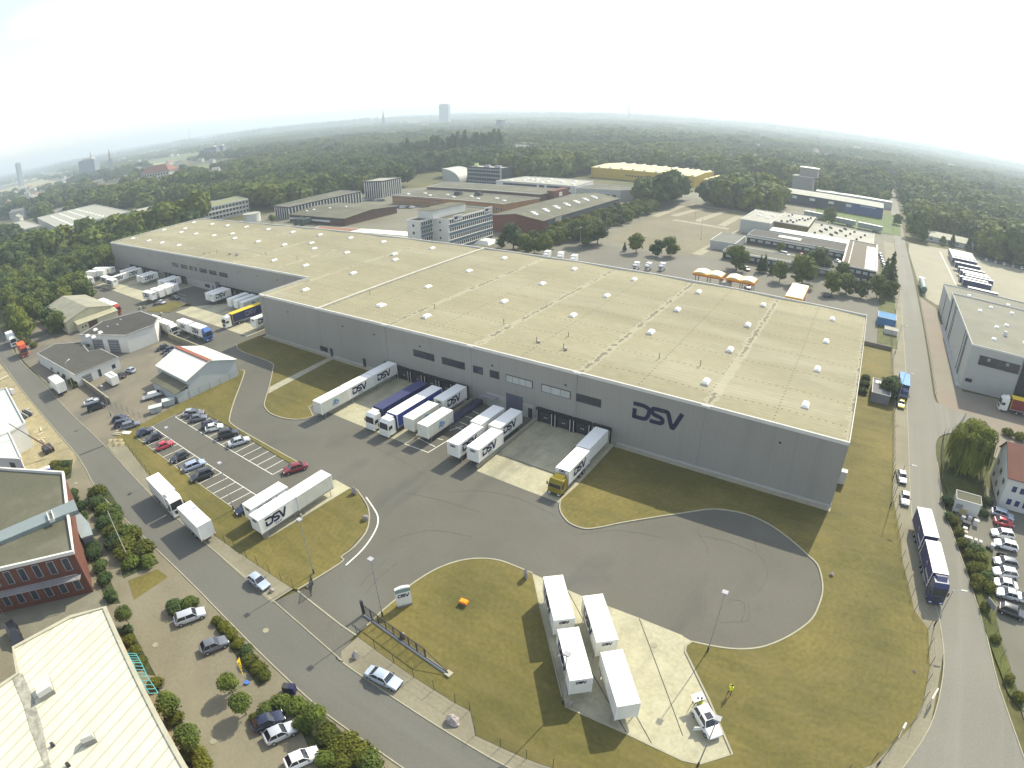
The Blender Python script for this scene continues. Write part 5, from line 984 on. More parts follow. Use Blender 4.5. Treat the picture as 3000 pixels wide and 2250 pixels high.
def carparts(kind, paint):
    L, W, H, rb, rt, wt, _ = DIM[kind]; h = L/2; w2 = W/2; belt = .92 if kind not in ('suv','van') else 1.05; hood = belt-.06
    def ring(x, w_, zb, zt): return [(x,-w_*.84,zb),(x,-w_,zb+.18),(x,-w_*.99,zt-.16),(x,-w_*.86,zt),(x,w_*.86,zt),(x,w_*.99,zt-.16),(x,w_,zb+.18),(x,w_*.84,zb)]
    q = MB(); rear = belt if kind != 'sedan' else belt-.02
    wb = h-1.25 if kind != 'van' else h-.95      # windscreen base
    q.loft([ring(-h,w2*.80,.42,rear-.22),ring(-h+.12,w2*.93,.28,rear-.05),ring(-h+.6,w2,.22,rear),ring(0,w2,.2,belt),ring(wb,w2,.22,belt),ring(h-.35,w2*.96,.24,hood-.10),ring(h-.1,w2*.86,.28,hood-.26),ring(h,w2*.74,.40,hood-.36)])
    xr0, xr1, xf0 = -h+rb, -h+rt, wb; xf1 = xf0+wt-.15; gw, tw = w2*.86, w2*.70
    q.hexa([(xr1-.04,-tw-.02,H-.06),(xf1+.04,-tw-.02,H-.06),(xf1+.04,tw+.02,H-.06),(xr1-.04,tw+.02,H-.06),(xr1+.1,-tw+.08,H),(xf1-.12,-tw+.08,H),(xf1-.12,tw-.08,H),(xr1+.1,tw-.08,H)])
    for s_ in (-1,1):
        for (xa, xb) in ((xr0,xr1),(xf0,xf1),((xr0+xf0)/2-.05,(xr1+xf1)/2-.05)): q.cyl((xa,s_*(gw+.005),belt-.03),(xb,s_*(tw+.01),H-.04),.045,n=5)
    q.box(-h-.02,-h+.15,-w2*.8,w2*.8,.38,.5); 
    body = q.mesh('body', paint, True, ang=35)
    gkey = kind+'_g'
    if gkey not in CM:
        CM[gkey] = MB().hexa([(xr0,-gw,belt-.02),(xf0,-gw,belt-.02),(xf0,gw,belt-.02),(xr0,gw,belt-.02),(xr1,-tw,H-.05),(xf1,-tw,H-.05),(xf1,tw,H-.05),(xr1,tw,H-.05)]).mesh('glazing', CARGL)
        CM[kind+'_h'] = MB().box(-.04,.05,-.17,.17,-.07,.07).mesh('headlight', HEADL); CM[kind+'_t'] = MB().box(-.04,.04,-.16,.16,-.08,.08).mesh('tail_light', TAILL)
        CM[kind+'_m'] = MB().box(-.08,.08,-.09,.09,-.06,.06).mesh('mirror', DSTEEL); CM[kind+'_p'] = MB().box(-.01,.01,-.26,.26,-.055,.055).mesh('number_plate', LINE)
    return body, belt
def car(fr, re, kind, colr, label, group='parked cars', simple=False, z=0.0, open_boot=False):
    L, W, H = DIM[kind][:3]; h = L/2; F, B = Vector(fr), Vector(re); d = F-B; c_ = (F+B)/2; rz = math.atan2(d.y, d.x)
    key = kind+colr
    if key not in CM: CM[key] = carparts(kind, PAINT[colr])
    body, belt = CM[key]
    t = thing('car', label, 'car', (c_.x,c_.y,z), rz, group); link(bpy.data.objects.new('body', body), t); link(bpy.data.objects.new('glazing', CM[kind+'_g']), t)
    for wx in (-h+.78,h-.82):
        for s_ in (-1,1): wheel(t, wx, s_*(W/2-.10), False)
    if not simple:
        for s_ in (-1,1):
            o = link(bpy.data.objects.new('headlight', CM[kind+'_h']), t); o.location = (h-.09,s_*W*.33,.62)
            o = link(bpy.data.objects.new('tail_light', CM[kind+'_t']), t); o.location = (-h+.06,s_*W*.36,belt-.28)
            o = link(bpy.data.objects.new('mirror', CM[kind+'_m']), t); o.location = (h-1.45,s_*(W/2+.04),belt+.04)
        o = link(bpy.data.objects.new('number_plate', CM[kind+'_p']), t); o.location = (-h-.02,0,.6)
    return t
Zc = .7
def P(vw, x, y): return vw(x, y, Zc)
cars = [
 (P(KK,255,300),P(KK,5,400),'hatch','navy','dark blue car in the top bay of the left parking row'),
 (P(KK,130,500),P(KK,400,400),'hatch','black','black car nose out towards the street, second in the left parking row'),
 (P(KK,600,505),P(KK,310,630),'hatch','red','bright red car in the left parking row'),
 (P(KK,545,830),P(KK,835,690),'hatch','black','black car below the empty bays after the red car'),
 (P(KK,1080,830),P(KK,785,950),'wagon','bluesilver','silver blue estate car in the left parking row'),
 (P(KK,895,1120),P(KK,1210,1000),'suv','black','black off-road car, last in the left parking row'),
 (P(KK,1030,15),P(KK,745,60),'hatch','silver','silver car at the top end of the right parking row, mostly hidden'),
 (P(KK,1080,30),P(KK,830,70),'hatch','grey','dark grey car squeezed second in the right parking row'),
 (P(KK,1140,100),P(KK,860,150),'hatch','grey','charcoal estate third in the right parking row'),
 (P(KK,1325,190),P(KK,1035,270),'hatch','navy','dark blue car hugging the white hatchback'),
 (P(KK,1390,250),P(KK,1120,310),'hatch','white','white hatchback in the right parking row'),
 (P(KK,1630,350),P(KK,1330,420),'suv','black','black car alone between empty bays in the right parking row'),
 (P(KK,1830,450),P(KK,1480,560),'sedan','silver','grey silver saloon in the right parking row'),
 (P(P4,1000,160),P(P4,1360,50),'sedan','darkred','dark red saloon alone at the lower end of the right parking row'),
 (P(P4,270,810),P(P4,500,700),'hatch','navy','dark car nose showing from behind the white containers'),
 (P(N1,1610,700),P(N1,1350,790),'coupe','silver','silver coupe on the beige strip by the showroom wall'),
 (P(N1,1690,790),P(N1,1430,880),'van','black','black van next to the silver coupe'),
 (P(N1,2110,990),P(N1,1770,1050),'hatch','navy','dark car, left of three on the beige strip'),
 (P(N1,2130,1060),P(N1,1860,1130),'wagon','navy','dark estate, middle of three on the beige strip'),
 (P(N1,2270,1080),P(N1,1940,1180),'wagon','grey','grey estate, right of three on the beige strip'),
 (P(N1,1890,290),P(N1,2030,350),'hatch','black','black small car beside the camper van'),
 (P(N1,2040,220),P(N1,2180,260),'hatch','lightblue','pale blue small car right of the camper van'),
 (P(Q1,1690,1570),P(Q1,1900,1500),'hatch','black','black car in the cluster behind the storage hall'),
 (P(Q1,1800,1600),P(Q1,2010,1540),'sedan','navy','dark saloon in front of the cluster behind the storage hall'),
 (P(Q1,1830,1640),P(Q1,2040,1600),'hatch','navy','purple blue car half hidden by the storage hall roof'),
 (P(BL,1735,490),P(BL,1615,400),'hatch','lightblue','silver blue hatchback on the street by the gate'),
 (P(BL,1310,640),P(BL,1145,700),'wagon','silver','silver estate car beside the small hedge'),
 (P(BL,1470,820),P(BL,1300,890),'hatch','grey','grey hatchback with its nose in the flower bed'),
 (P(BL,120,850),P(BL,75,750),'van','black','black car in the corner below the brick office'),
 (P(BL,1830,1310),P(BL,1640,1390),'hatch','navy','dark blue car under the low trees at the bottom'),
 (P(BL,1910,1380),P(BL,1720,1470),'hatch','silver','silver hatchback next to the dark blue car at the bottom'),
 (P(BL,2070,1540),P(BL,1840,1640),'hatch','white','white car with dark glass roof at the bottom edge'),
 (P(BM,375,1120),P(BM,170,1020),'sedan','lightblue','silver saloon parked on the verge by the sliding gate'),
 (P(BR,210,1440),P(BR,110,1270),'suv','white','white car with open tailgate and open door on the lower concrete pad'),
 (P(r5,1430,1135),P(r5,1415,1060),'hatch','white','white hatchback beside the dark dressed pedestrian'),
 (P(r5,1445,1280),P(r5,1440,1190),'hatch','white','white hatchback just behind the navy road train'),
 (P(r5,1415,655),P(r5,1420,595),'hatch','yellow','yellow car behind the blue truck'),
 (P(Q8,2040,360),P(Q8,1700,250),'wagon','lightblue','silver blue estate parked by the white house wall'),
 (P(Q8,2020,460),P(Q8,1760,400),'hatch','red','small red car on the right hand car park'),
 (P(Q8,1690,590),P(Q8,2050,650),'wagon','white','white estate, upper of two on the right car park'),
 (P(Q8,1740,750),P(Q8,2110,850),'wagon','white','white silver estate, lower of two on the right car park'),
 (P(Q8,1725,1050),P(Q8,2110,1120),'wagon','grey','dark grey estate below the motorcycle'),
 (P(Q8,1735,1220),P(Q8,2090,1280),'wagon','silver','grey silver estate between dark and white cars on the right'),
 (P(Q8,1740,1400),P(Q8,2070,1470),'sedan','white','white saloon on the right hand car park'),
 (P(Q8,1800,1560),P(Q8,2100,1640),'hatch','silver','white roofed grey car on the right hand car park'),
 (P(BR,2140,530),P(BR,2300,580),'hatch','white','white car cut by the right edge'),
 (P(BR,2215,670),P(BR,2060,610),'wagon','black','black estate in the lowest right row'),
 (P(Q1,1850,810),P(Q1,1730,790),'hatch','silver','silver car by the concrete barriers in the left yard'),
 (P(Q1,2070,730),P(Q1,1950,710),'sedan','black','black car on the dark bays of the left yard'),
 (P(Q4,1840,1240),P(Q4,1755,1270),'sedan','white','white car by the gate of the brick warehouse'),
 (P(Q5,1400,1190),P(Q5,1300,1150),'hatch','silver','grey car in the courtyard corner behind the garden trees'),
 (P(Q5,1010,1140),P(Q5,940,1110),'hatch','white','white car in the courtyard behind the garden trees'),
 (P(Q5,880,1110),P(Q5,870,1070),'hatch','red','small red car in the courtyard'),
 (P(Q5,690,1090),P(Q5,630,1075),'van','white','white van roof behind the front wing'),
 (P(Q5,205,1530),P(Q5,160,1470),'hatch','white','white car under the petrol station canopy'),
 (P(Q5,1270,1620),P(Q5,1180,1610),'hatch','black','black car on the lane beside the truck canopy'),
 (P(Q5,190,1280),P(Q5,140,1250),'hatch','black','black car under the trees by the front wing'),
 (P(Q3,1700,1050),P(Q3,1580,1040),'hatch','black','dark car between the office block and the warehouse roof'),
]
for a_ in cars: car(*a_)
i = 0
for n_, (vw, xa, ya, xb, yb, cnt, cols, lab, grp) in enumerate((
  (Q3,1225,600,1510,600,8,['black','silver','grey','navy'],'one of the cars lined up before the striped office tower','cars before the striped tower'),
  (Q3,1680,690,1890,690,6,['silver','navy','white'],'one of the cars lined up beside the long brick factory','cars beside the brick factory'),
  (Q6,1605,525,2180,660,10,['black','white','grey','silver'],'one of the cars in the long row at the edge of the lorry lot','cars at the edge of the lorry lot'),
  (Q5,1900,1080,1960,1260,6,['silver','grey','white'],'one of the cars in the shade between corner office and side road','cars beside the corner office'),
  (Q6,1560,330,1640,390,4,['black','grey'],'one of the dark cars parked by the wood behind the lorry lot','cars by the right wood'))):
    for k in range(cnt):
        u = k/(cnt-1); x, y = vw(xa+(xb-xa)*u, ya+(yb-ya)*u, .7); car((x+.4,y+2),(x-.4,y-2),'hatch',cols[k % len(cols)],lab,grp,simple=True)
# open doors of the white survey car
sv = [o for o in COL.objects if o.get('label','').startswith('white car with open tailgate')][0]
MB().hexa([(-2.2,-.75,1.62),(-2.2,.75,1.62),(-3.15,.7,1.85),(-3.15,-.7,1.85),(-2.2,-.75,1.68),(-2.2,.75,1.68),(-3.15,.7,1.91),(-3.15,-.7,1.91)]).build('tailgate', PAINT['white'], sv)
MB().hexa([(.65,-.92,.35),(.70,-.95,.35),(.35,-1.85,.35),(.28,-1.82,.35),(.65,-.92,.98),(.70,-.95,.98),(.35,-1.85,.98),(.28,-1.82,.98)]).build('front_door', PAINT['white'], sv)
MB().box(-.5,.35,-.4,.4,1.69,1.72).build('sunroof', CARGL, sv)
# camper, motorhome, car transporters
t = thing('camper_van', 'white camper van with roof hatches in front of the showroom', 'camper', (-155,44,0), R_(180)); q = MB().box(-3.2,1.6,-1.1,1.1,.5,2.75); q.build('body', CABW, t)
MB().hexa([(1.6,-1.0,.5),(3.1,-.95,.5),(3.1,.95,.5),(1.6,1.0,.5),(1.6,-1.0,2.2),(2.2,-.85,2.1),(2.2,.85,2.1),(1.6,1.0,2.2)]).build('cab', CABW, t); MB().box(2.3,2.36,-.8,.8,1.3,1.9).build('windscreen', CARGL, t)
for px_ in (-2.3,-1.0,.3): MB().box(px_-.3,px_+.3,-.35,.35,2.75,2.88).build('roof_hatch', STEEL, t)
for wx in (-1.9,2.2): [wheel(t,wx,s_*.98,False) for s_ in (-1,1)]
t = thing('car_trailer', 'open transporter with a white car body beside the storage hall annex', 'trailer', (-134.8,47.4,0), R_(70)); MB().box(-3,3,-1,1,.55,.68).build('deck', STEEL, t); MB().hexa([(-1.9,-.8,.7),(1.9,-.8,.7),(1.9,.8,.7),(-1.9,.8,.7),(-1.3,-.65,1.5),(.9,-.65,1.5),(.9,.65,1.5),(-1.3,.65,1.5)]).build('carried_car_body', CABW, t); MB().box(.95,1.6,-.6,.6,1.0,1.45).build('carried_car_glass', CARGL, t)
for wx in (-.4,.4): [wheel(t,wx,s_*1.0,False) for s_ in (-1,1)]
for k, (x, y, lab) in enumerate(((-126.8,44.1,'pale blue grey skip standing alone by the car park fence'),(-127.2,47.9,'pale blue grey skip next to the storage hall corner'))):
    t = thing('skip', lab, 'skip', (x,y,0), R_(65), 'blue grey skips'); MB().hexa([(-1.2,-.8,.1),(1.2,-.8,.1),(1.2,.8,.1),(-1.2,.8,.1),(-1.6,-.95,1.4),(1.6,-.95,1.4),(1.6,.95,1.4),(-1.6,.95,1.4)]).build('bin', MATS['pale_blue_grey_sheet'], t); MB().box(-1.65,1.65,-1.0,1.0,1.4,1.5).build('lid', MATS['grey_green_roof_skin'] if 'grey_green_roof_skin' in MATS else STEEL, t)
t = thing('shipping_container', 'blue shipping container behind the brick office', 'container', (-120.6,9.7,0), R_(80)); link(bpy.data.objects.new('cargo_box', bodymesh(6.6,2.45,.15,2.8,BLUEW,mat('mid_blue_roof',(.09,.20,.45)),True)), t)
for k, (p_, m_, m2_, lab) in enumerate(((N2(690,290,1.0), mat('pale_green_plastic',(.35,.50,.45)), WTRIM,'pale green portable toilet behind the brick office'),(N2(790,250,1.0), mat('blue_plastic',(.06,.10,.35)), WTRIM,'blue portable toilet next to the bushes'))):
    t = thing('portable_toilet', lab, 'toilet cabin', (p_[0],p_[1],0), R_(-20), 'portable toilets'); MB().box(-.6,.6,-.6,.6,0,2.15).build('cabin', m_, t); MB().hexa([(-.65,-.65,2.15),(.65,-.65,2.15),(.65,.65,2.15),(-.65,.65,2.15),(-.4,-.5,2.4),(.4,-.5,2.4),(.4,.5,2.4),(-.4,.5,2.4)]).build('roof', m2_, t); MB().box(.6,.63,-.4,.4,.1,1.9).build('door', m_, t)
# crane on the sandy plot
t = thing('loading_crane', 'rust brown folding crane arm reaching over the unfinished building', 'crane', (*N1(790,1560,0),0)); a1 = N1(840,1530,1.5); a2 = N1(140,1110,9)
q = MB().box(-1.5,1.5,-1,1,.5,1.2).build('base_frame', DSTEEL, t); CR = mat('crane_brown',(.16,.11,.10))
b0 = Vector((a1[0],a1[1],1.6))-t.location; b1 = Vector((a2[0],a2[1],9))-t.location; MB().cyl(b0,b0+(b1-b0)*.55,.22,.18,n=6).build('lower_boom', CR, t); MB().cyl(b0+(b1-b0)*.5,b1,.12,.09,n=6).build('upper_boom', CR, t)
for wx in (-1,1): [wheel(t,wx,s_*1.0) for s_ in (-1,1)]
# debris on the sandy plot: planks, pipe, drum
for k, (vw, pa, pb, w_, lab) in enumerate(((N1,(345,930),(490,870),.25,'long pale beam, upper of two beside the pallet stack'),(N1,(385,1005),(540,945),.25,'long pale beam, lower of two beside the pallet stack'),(N1,(590,1410),(740,1345),.22,'pale plank crossing the sand beneath the crane arm'),(N1,(670,1350),(730,1430),.20,'short plank lying across the longer one'),(N1,(620,1310),(705,1260),.2,'loose board on the sand above the crossing planks'),(N1,(660,1180),(670,1240),.25,'small upright looking board on the sand'),(N1,(0,410),(130,345),.6,'white slab at the left edge of the sand'))):
    A, B = Vector(vw(*pa)), Vector(vw(*pb)); tag(MB().strip([A,B], w_*1.5, 0.02, .25).build('timber', mat('pale_timber',(.55,.50,.36),var=.2)), lab, 'timber', 'planks on the sandy plot')
t = thing('site_tank', 'small white round tank beside the unfinished building', 'tank', (*N1(190,610,.5),0)); MB().cyl((-1,0,.8),(1,.3,.8),.75,n=16).build('drum', WALLW, t, smooth=True); MB().box(-.7,.7,-.5,.5,0,.4).build('stand', DSTEEL, t)
t = thing('pallet_stack', 'grey stack of formwork panels in the sand', 'stack', (*N1(390,960,.4),0), R_(10))
for k in range(5): MB().box(-2.6,2.6,-1.6+k*.7,-1.25+k*.7,0,.35+.12*k).build('panel', [STEEL, DSTEEL][k % 2], t)
# ------------------------------------------------------------------ street furniture
def lamp(p, h, label, kind=0, rz=0.0):
    t = thing('street_lamp', label, 'street lamp', (p[0],p[1],0), rz, 'street lamps'); MB().cyl((0,0,0),(0,0,h-.2),.075,.05,n=8).build('pole', STEEL, t); MB().cyl((0,0,0),(0,0,.9),.12,n=8).build('pole_base', DSTEEL, t)
    if kind == 0: MB().box(-.35,.35,-.3,.3,h-.22,h).build('lamp_head', mat('lamp_head_grey',(.38,.38,.40)), t); MB().box(-.27,.27,-.24,.24,h-.26,h-.222).build('lamp_glass', HEADL, t)
    else: MB().cyl((0,0,h-.25),(1.3,0,h-.05),.04,n=6).build('arm', STEEL, t); MB().hexa([(1.1,-.14,h-.1),(2.0,-.12,h-.06),(2.0,.12,h-.06),(1.1,.14,h-.1),(1.1,-.12,h+.05),(2.0,-.08,h+.04),(2.0,.08,h+.04),(1.1,.12,h+.05)]).build('lamp_head', mat('lamp_head_pale',(.6,.6,.55)), t)
lamp(BM(268,678), 10.3, 'tall lamp post at the yard entrance beside the sign totem')
lamp(BM(1435,1245), 9.4, 'lamp post in front of the lower concrete pad containers')
lamp(BR(160,905), 10.6, 'lamp post at the edge of the turning circle')
lamp(BR(95,1650), 9.6, 'lamp post whose head hangs beside the white survey car')
lamp(BR(1630,735), 6.9, 'street lamp with arm at the bend beyond the navy road train', 1, R_(10)); lamp(BR(1262,1642), 6.0, 'street lamp with arm low on the inside of the bend', 1, R_(75))
lamp(BL(2035,400), 10, 'lamp post in the grass beside the car park containers'); lamp(KK(1575,1630), 9.5, 'lamp post at the lower end of the left parking row'); lamp(KK(700,985), 9.4, 'lamp post between red car and silver blue estate')
lamp(r5(1345,1290), 8.8, 'street lamp with arm beside the white hatchbacks', 1, R_(0)); lamp((15.6,135.5), 8.8, 'street lamp with arm by the dark bush', 1, R_(0)); lamp((15.4,172), 8.8, 'street lamp with arm behind the warehouse corner', 1, R_(0)); lamp((16,215), 8.8, 'street lamp with arm near the conifer', 1, 0)
lamp(z4(720,1040), 8, 'thin lamp post by the three cars on the beige strip'); lamp(N1(1190,560), 8, 'thin lamp post in the hedge by the showroom', 1, R_(120)); lamp(at(1430*1.3562,1120*1.3562+60), 8.5, 'thin lamp post on the far side of the dry car park') if False else None
for k, (p_, lab) in enumerate(((r3(118,890),'lamp mast left in the dry car park'),(r3(80,770),'lamp mast at the back of the dry car park'),(r2(1548,1180),'lamp mast by the box vans behind the warehouse'),(r2(1118,700),'tall mast beside the black office'))): lamp(p_, 10 if k < 3 else 22, lab)
t = thing('flagpole', 'white bare flagpole rising out of the shrub bed by the brick office', 'flagpole', (*BL(838,312),0)); MB().cyl((0,0,0),(0,0,9.5),.07,.04,n=8).build('pole', WTRIM, t); MB().cyl((0,0,9.5),(0,0,9.6),.09,n=8).build('cap', STEEL, t)
# totem with lettering
t = thing('sign_totem', 'tall white totem sign with curved top and navy lettering at the entrance', 'sign', (*BM(412,607),0), R_(57)); 
arc_ = [(-1.0+2.0*j/8, 3.35+.22*math.sin(j/8*math.pi)) for j in range(9)]
prof = [(-1.0,.35),(1.0,.35)]+[(x, z) for x, z in arc_[::-1]]
MB().loft([[(x,.2,z) for x,z in prof],[(x,-.2,z) for x,z in prof]]).build('panel', WHT, t); MB().box(-1.0,1.0,-.215,-.2,2.7,3.3).build('head_band', mat('grey_green_band',(.22,.32,.30)), t); MB().box(-1.02,1.02,-.22,.22,0,.4).build('foot', STEEL, t); logo(t, 0, -.225, 2.15, .55, 0)
# sliding gate
t = thing('sliding_gate', 'dark steel sliding gate standing open along the entry lawn', 'gate', (-44.6,32.3,0), R_(-4.5)); Lg = 14.6
MB().box(0,Lg,-.06,.06,.25,.40).build('bottom_rail', DSTEEL, t); MB().box(0,11,-.05,.05,1.95,2.05).build('top_rail', DSTEEL, t); MB().cyl((11,0,2.0),(Lg,0,.4),.05,n=6).build('brace', DSTEEL, t); 
for k in range(9): MB().box(k*1.37-.05,k*1.37+.05,-.05,.05,.35,2.0 if k < 9 else 1.4).build('gate_post', DSTEEL, t)
q = MB()
for k in range(74): x = .15+k*.15; q.box(x-.012,x+.012,-.012,.012,.4,1.97)
q.build('bars', DSTEEL, t); MB().box(-.4,-.1,-.15,.15,0,2.6).build('guide_post', DSTEEL, t); MB().box(Lg-.3,Lg+.5,-.4,.4,0,.35).build('concrete_foot', KERB, t); MB().box(-.2,Lg,-.25,.25,-.05,.14).build('track', mat('galv_track',(.3,.32,.34)), t)
t = thing('swing_gate', 'narrow dark swing gate leaf at the left side of the entrance', 'gate', (*BL(2030,470),0), R_(-48))
for x in (0,2.2): MB().box(x-.05,x+.05,-.05,.05,0,2.0).build('gate_post', DSTEEL, t)
q = MB(); 
for k in range(15): q.box(k*.15,k*.15+.03,-.015,.015,.2,1.9)
q.build('bars', DSTEEL, t); MB().box(0,2.2,-.03,.03,1.85,1.95).build('top_rail', DSTEEL, t)
# fences: posts + wires
def fence(pts, h, label, step=2.6, name='wire_fence'):
    t = thing(name, label, 'fence', (pts[0][0],pts[0][1],0)); q = MB(); pos = []
    for i in range(len(pts)-1):
        A, B = Vector(pts[i]), Vector(pts[i+1]); n = max(1, int((B-A).length/step)); pos += [A+(B-A)*k/n for k in range(n)]
        for z in (.5,1.0,h-.15): q.cyl((A.x,A.y,z),(B.x,B.y,z),.012,n=3,caps=False)
    pos.append(Vector(pts[-1])); q.build('wire', DSTEEL, t, world=True); pm = MB().cyl((0,0,0),(0,0,h),.035,n=6).mesh('fence_post', DSTEEL)
    for p_ in pos[:98]: o = link(bpy.data.objects.new('fence_post', pm), t); o.location = (p_.x-t.location.x,p_.y-t.location.y,0)
    return t
fence([BM(105,800),BM(470,1072),BM(740,1238),BM(833,1288),BM(868,1448),BM(1200,1598),(-8,28.4),(4,31.7),(12,37.7),(17.3,42.7)], 1.9, 'thin wire fence along the lower pavement from gate to bend')
fence([(17.3,42.7),BR(1480,1385),BR(1560,1225),BR(1600,1000),BR(1590,762),BR(1500,645),BR(1420,305),(17.3,84),(15.4,97),(15.0,130),(14.4,174),(14.3,200)], 1.9, 'thin wire fence along the side road verge')
fence([BL(1905,500),BL(1750,402),BL(1335,115),z4(1012,1480),z4(820,1232)], 1.9, 'thin wire fence between street pavement and car park grass')
fence([z4(690,960),z4(950,1075),z4(1160,958),z4(1560,780)], 1.8, 'wire fence round the storage hall corner')
fence([Q7(880,1250),Q7(860,1640),Q8(1000,350),Q8(1180,800),Q8(1330,1200),BR(1880,450),BR(1960,700),BR(2060,950),BR(2110,1180)], 1.8, 'wire fence above the green verge of the right car park')
fence([Q7(1240,440),Q7(1090,660),Q7(900,720),Q7(870,900),Q7(880,1250)], 1.8, 'curved fence round the willow lawn corner', 1.2)
fence([(25.9,147),(26.1,205),(26,265),(25.6,360)], 1.6, 'low fence between side road and lorry lot', 3.6)
t = thing('garden_wall', 'grey concrete boundary wall between showroom yard and street', 'wall', (*N1(1600,620),0)); MB().strip([N1(1340,460),N1(1520,590),N1(1790,800)], .25, 0, 1.7).build('panel', mat('grey_wall_panel',(.19,.175,.14)), t, world=True); MB().strip([N1(1340,460),N1(1520,590),N1(1790,800)], .35, 1.7, 1.8).build('coping', KERB, t, world=True)
t = thing('yard_wall', 'pale concrete wall behind the storage hall beside the yard lane', 'wall', (-160,70,0)); MB().box(-172,-143,70.2,70.6,0,1.7).build('panel', mat('pale_wall_panel',(.30,.27,.18)), t, world=True)
t = thing('hedge_wall', 'low dark wall across the grass behind the warehouse corner', 'wall', (9,172,0)); MB().box(5,14.4,173.6,174,0,1.2).build('panel', MATS['grey_wall_panel'], t, world=True)
# grit bin, boulders, bollards
t = thing('grit_bin', 'orange lidded grit bin standing alone on the entry lawn', 'grit bin', (*BM(795,600),LZ), R_(8)); t.scale = (.82,.82,.82); MB().hexa([(-.55,-.4,0),(.55,-.4,0),(.55,.4,0),(-.55,.4,0),(-.65,-.45,.55),(.65,-.45,.55),(.65,.45,.55),(-.65,.45,.55)]).build('bin', mat('brown_grey_bin',(.20,.15,.13)), t); MB().hexa([(-.72,-.5,.55),(.72,-.5,.55),(.72,.5,.55),(-.72,.5,.55),(-.6,-.38,.85),(.6,-.38,.85),(.6,.38,.85),(-.6,.38,.85)]).build('lid', mat('bright_orange_lid',(.95,.30,.015),rough=.4), t)
def boulder(p, s, seed, label, z=LZ):
    r = random.Random(seed); bm = bmesh.new(); bmesh.ops.create_icosphere(bm, subdivisions=3, radius=1)
    ks = [(Vector((r.uniform(-1,1),r.uniform(-1,1),r.uniform(-1,1))).normalized(), r.uniform(.45,.85)) for _ in range(9)]
    for v in bm.verts:
        for n_, d_ in ks:
            e = v.co.dot(n_)-d_
            if e > 0: v.co -= n_*e
        v.co += Vector((r.uniform(-.03,.03),)*3); v.co.z = max(v.co.z, -.6)
    for v in bm.verts: v.co = Vector((v.co.x*s[0], v.co.y*s[1], (v.co.z+.55)*s[2]))
    me = bpy.data.meshes.new('boulder'); bm.to_mesh(me); bm.free(); me.materials.append(ROCK); o = link(bpy.data.objects.new('boulder', me)); o.location = (p[0],p[1],z); tag(o, label, 'boulder', 'boulders on the lawns')
boulder(BM(155,50), (.6,.55,.7), 1, 'purple grey boulder on the kerb of the car park lawn'); boulder(BM(1200,430), (.5,.5,1.1), 2, 'upright boulder at the tip of the lower concrete pad'); boulder(BM(95,945), (.5,.5,.7), 3, 'pointed boulder on the verge left of the silver saloon', .06); boulder(BM(405,815), (.45,.3,.6), 4, 'slim pale stone behind the sliding gate'); boulder(BM(725,1365), (.85,.75,.7), 5, 'large pale boulder on the pavement corner', .06)
boulder(BL(1765,515), (.45,.45,.5), 6, 'round dark boulder in front of the silver blue hatchback', .06); boulder(P4(2140,540), (.7,.55,.9), 7, 'tall purple boulder at the pad edge by the car park'); boulder(BM(1480,1255), (.4,.4,.6), 8, 'small stone at the pad corner by the lamp post'); boulder(BR(962,413), (.35,.3,.4), 9, 'small white stone on the grass right of the turning circle'); boulder(BR(1500,1040), (.25,.2,.2), 10, 'tiny pale stone near the inner fence'); boulder(P4(1280,900), (.35,.3,.4), 11, 'small grey stone under the corrugated container')
# signs
t = thing('verge_sign', 'flat grey sign board on posts in the green verge', 'sign', (*BR(1975,640),0), R_(-55))
for x in (-.8,.8): MB().cyl((x,0,0),(x,0,1.8),.04,n=6).build('post', STEEL, t)
MB().box(-1,1,-.03,.03,.9,1.9).build('board', STEEL, t)
t = thing('gate_post_sign', 'white box on the fence by the lower side road', 'sign', (*BR(1600,1230),0), R_(70)); MB().box(-1,1,-.1,.1,1.2,1.7).build('board', WTRIM, t)
for x in (-.8,.8): MB().cyl((x,0,0),(x,0,1.3),.04,n=6).build('post', STEEL, t)
t = thing('beach_flag', 'yellow feather flag with dark letters by the grey hatchback', 'flag', (*BL(1600,1110),0), R_(-55)); MB().cyl((0,0,0),(0,0,4.2),.03,n=6).build('pole', STEEL, t)
MB().hexa([(-.02,-.01,1.2),(.02,-.01,1.2),(.02,.01,1.2),(-.02,.01,1.2),(-.9,-.01,3.9),(0.02,-.01,4.2),(.02,.01,4.2),(-.9,.01,3.9)]).build('banner', YELLOW, t)
for k in range(4): MB().box(-.42,-.12,-.02,.02,2.0+.45*k,2.3+.45*k).build('letter_mark', DARKL, t)
MB().cyl((0,0,0),(0,0,.25),.3,n=10).build('foot', mat('blue_foot',(.08,.2,.6)), t)
t = thing('wheelie_bins', 'dark bins by the low trees beside the street', 'bin', (*BL(1870,1160),0), R_(30)); MB().box(-.5,.3,-.4,.4,0,1.1).build('bin', DSTEEL, t); MB().box(.35,1.0,-.4,.4,0,1.2).build('bin', mat('navy_bin',(.03,.03,.08)), t)
t = thing('skip_box', 'yellow skip beside the brick warehouse gate', 'skip', (*Q4(1675,1380),0)); MB().hexa([(-2,-1,.1),(2,-1,.1),(2,1,.1),(-2,1,.1),(-2.6,-1.1,2.2),(2.6,-1.1,2.2),(2.6,1.1,2.2),(-2.6,1.1,2.2)]).build('bin', mat('olive_skip',(.30,.27,.06)), t)
